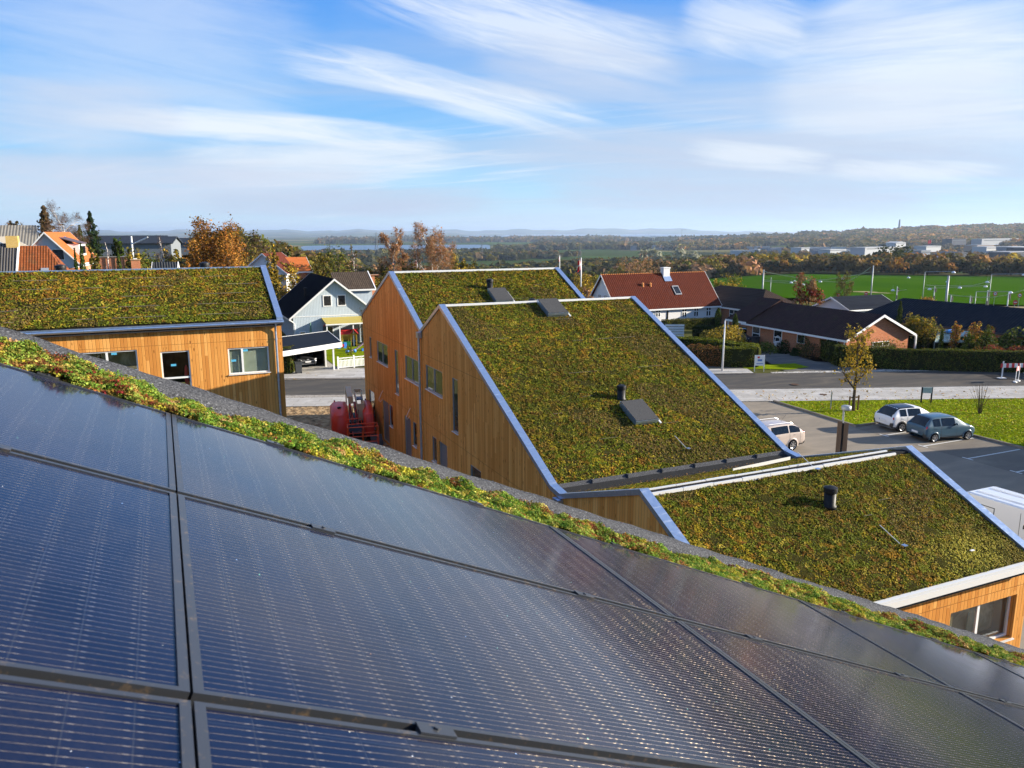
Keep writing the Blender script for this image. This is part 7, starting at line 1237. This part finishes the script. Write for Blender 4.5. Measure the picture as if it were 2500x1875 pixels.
# ------------------------------------------------------------------ distant buildings
FW = mat('far white wall', (.42, .43, .44), .7); FG = mat('far grey wall', (.20, .22, .25), .7); FD = mat('far dark wall', (.055, .06, .075), .7); FR = mat('far roof', (.30, .31, .33), .7); WB = mat('window band', (.05, .06, .08), .3)
def hall(px_, pyb, d, wpx, hm, label, wm, rm, group=None, saw=0, dep=40):
    g = gnd(px_, d); g[2] = max(g[2], at(px_, pyb, d)[2]-2); L = wpx/F*d; t_ = thing('distant_hall', label, 'building', tuple(g), group); B = (g, tuple(rt*.82+hd*.57), tuple(hd*.82-rt*.57), (0, 0, 1)); hm *= .40; dep *= .6; m = MB(*B); m.box((-L/2, 0, -8), (L/2, dep, hm)); m.build('wall', wm, t_); m = MB(*B)
    if saw:
        w_ = L/saw
        for k in range(saw): x = -L/2+k*w_; m.slab([(x, -.5, hm+.1), (x+w_/2, -.5, hm+2.6), (x+w_, -.5, hm+.1)], (0, dep+1, 0))
    else: m.box((-L/2-.6, -.6, hm+.02), (L/2+.6, dep+.6, hm+.9))
    m.build('roof', rm, t_); m = MB(*B); m.box((-L*.45, -.25, hm*.45), (L*.45, -.05, hm*.68)); m.build('window_band', WB, t_)
hall(2145, 607, 1350, 130, 9, 'long white hall, left of the industrial row', FW, FW); hall(2040, 611, 1500, 60, 7, 'white low hall at left end of industrial row', FW, FW); hall(1960, 607, 1650, 30, 8, 'small white hall far left of industrial row', FW, FW); hall(2190, 594, 2000, 40, 9, 'white hall with arched roof behind the row', FW, FW, saw=1)
hall(2115, 645, 950, 40, 10, 'white glazed block above the tree belt, left', FW, FG); hall(2195, 642, 980, 36, 9, 'small white building above the tree belt', FW, FW); hall(2252, 618, 1150, 38, 12, 'large grey box hall in middle of industrial area', FG, FG); hall(2340, 622, 1100, 80, 8, 'dark hall with low gable roof behind saw roofs', FD, FD, saw=1); hall(2310, 632, 1000, 110, 5, 'pale saw-tooth roofed hall above orange trees', FG, FW, saw=6)
hall(2430, 588, 2300, 160, 16, 'big pale hall on the hillside at right', FR, FW); hall(2330, 588, 2250, 60, 15, 'dark office block left of big pale hall', FD, FD); hall(2415, 606, 1600, 60, 10, 'white and grey low building mid right', FW, FW); hall(2480, 606, 1600, 80, 10, 'blue-grey low building at the right, two shades', FG, FW); hall(2395, 600, 1750, 70, 7, 'beige brick low building behind right office row', mat('far brick', (.35, .25, .18), .8), FR)
hall(2450, 640, 900, 40, 6, 'white low house with dark upper floor at right', FW, FD, dep=20); hall(2480, 618, 1200, 90, 8, 'dark long hall near right edge', FD, FR); hall(2505, 612, 1250, 40, 14, 'dark blue block cut by right edge', FD, FG); hall(2270, 602, 1700, 60, 6, 'pale low hall at centre of industrial area', FW, FW); hall(1855, 611, 1900, 26, 9, 'pale hall among the woods left of the industrial area', FG, FW)
rg = np.random.default_rng(12)
for i in range(46):
    x = rg.uniform(780, 2000); d = rg.uniform(5200, 8800); 
    if x > 1750: d = rg.uniform(5000, 5600)
    g = gnd(x, d); g[2] = max(g[2], -60.5); L = rg.uniform(14, 60)
    m = MB(g, tuple(rt), tuple(hd), (0, 0, 1)); m.box((-L/2, 0, -3), (L/2, 20, rg.uniform(8, 16))); tag(m.build('town_building', FW if rg.random() < .65 else FR), 'tiny pale building of the town on the far plain', 'building', 'far town buildings')
for i in range(40):
    x = rg.uniform(1480, 2120); d = rg.uniform(2300, 3900); g = gnd(x, d); 
    if x > 1800 : d = rg.uniform(1500, 2100); g = gnd(x, d)
    L = rg.uniform(12, 45); m = MB(g, tuple(rt), tuple(hd), (0, 0, 1)); m.box((-L/2, 0, -2), (L/2, 15, rg.uniform(9, 15))); tag(m.build('valley_building', [FW, FG, FR][i % 3]), 'small pale or grey building among the valley woods', 'building', 'valley buildings')
def pylon(px_, pyt, d, H_, label):
    a = at(px_, pyt, d); g = np.array([a[0], a[1], a[2]-H_]); t_ = thing('pylon', label, 'pylon', tuple(g), 'power pylons'); m = MB(g, tuple(rt), tuple(hd), (0, 0, 1)); r_ = H_*.007
    for sx in (-1, 1):
        for sy in (-1, 1): m.tube([(sx*H_*.09, sy*H_*.09, 0), (sx*H_*.02, sy*H_*.02, H_*.7), (0, 0, H_)], r_, 4)
    for z_, w_ in ((.66, .16), (.78, .2), (.9, .13)): m.tube([(-w_*H_, 0, H_*z_), (w_*H_, 0, H_*z_)], r_*.8, 4)
    for k in range(6): z_ = H_*(.08+.1*k); q = H_*.09*(1-k/8); m.tube([(-q, -q, z_), (q, -q, z_+.1*H_)], r_*.6, 4); m.tube([(q, q, z_), (-q, q, z_+.1*H_)], r_*.6, 4)
    m.build('lattice', mat('pylon steel', (.16, .17, .18), .6), t_)
pylon(1416, 590, 800, 30, 'lattice power pylon above the flag'); pylon(918, 566, 1300, 32, 'lattice pylon before the lake, left'); pylon(1176, 585, 1500, 30, 'faint lattice pylon at the middle lake shore'); pylon(1743, 579, 1500, 32, 'lattice pylon before the right forest hill')
g = gnd(2182, 4300); a = at(2182, 536, 4300); t_ = thing('radio_tower', 'tall thin tower on the forest hill horizon', 'tower', tuple(g)); m = MB(g); m.tube([(0, 0, -5), (0, 0, a[2]-g[2])], [5, 3.5], 8); m.build('shaft', FG, t_)
for i, (x, y) in enumerate(((1665, 561),)): a = at(x, y, 6500); t_ = thing('tower_crane', 'tiny tower crane on the coastal town horizon', 'crane', (a[0], a[1], -60)); m = MB((a[0], a[1], -60)); m.tube([(0, 0, 0), (0, 0, a[2]+60)], 1.6, 4); m.build('mast', FG, t_); m = MB(a); m.tube([tuple(-rt*10), tuple(rt*38)], 1.2, 4); m.build('jib', FG, t_)
for i, x in enumerate((2269, 2273)): flag(x, 584, 596, 1700, 5, 7, ['tiny red flag on far hillside, left of two', 'tiny red flag on far hillside, right of two'][i], False)
# timber house east of the court: outside the frame, it shades the parking and is mirrored in the panels
r, B = house('timber_house', 'tall timber house just outside the right edge, shading the court', (55.5, 2), (0, 1), (1, 0), 18.6, 11, 6.5, 9.5, WOOD_B, DFELT, .2)
# ------------------------------------------------------------------ haze
hz = mat('haze', fn=None); nt = hz.node_tree; 
for n_ in list(nt.nodes):
    if n_.type == 'BSDF_PRINCIPLED': nt.nodes.remove(n_)
t = NT(nt); v = t.new('ShaderNodeVolumePrincipled', {'Color': (.60, .76, 1.0), 'Density': 5.8e-5, 'Anisotropy': .25}); nt.links.new(v, nt.nodes['Material Output'].inputs['Volume'])
m = MB((0, 0, 0), tuple(rt), tuple(hd), (0, 0, 1)); R9 = 61000; m.box((-R9, -R9, -80), (R9, R9, 175)); tag(m.build('haze', hz), kind='stuff')
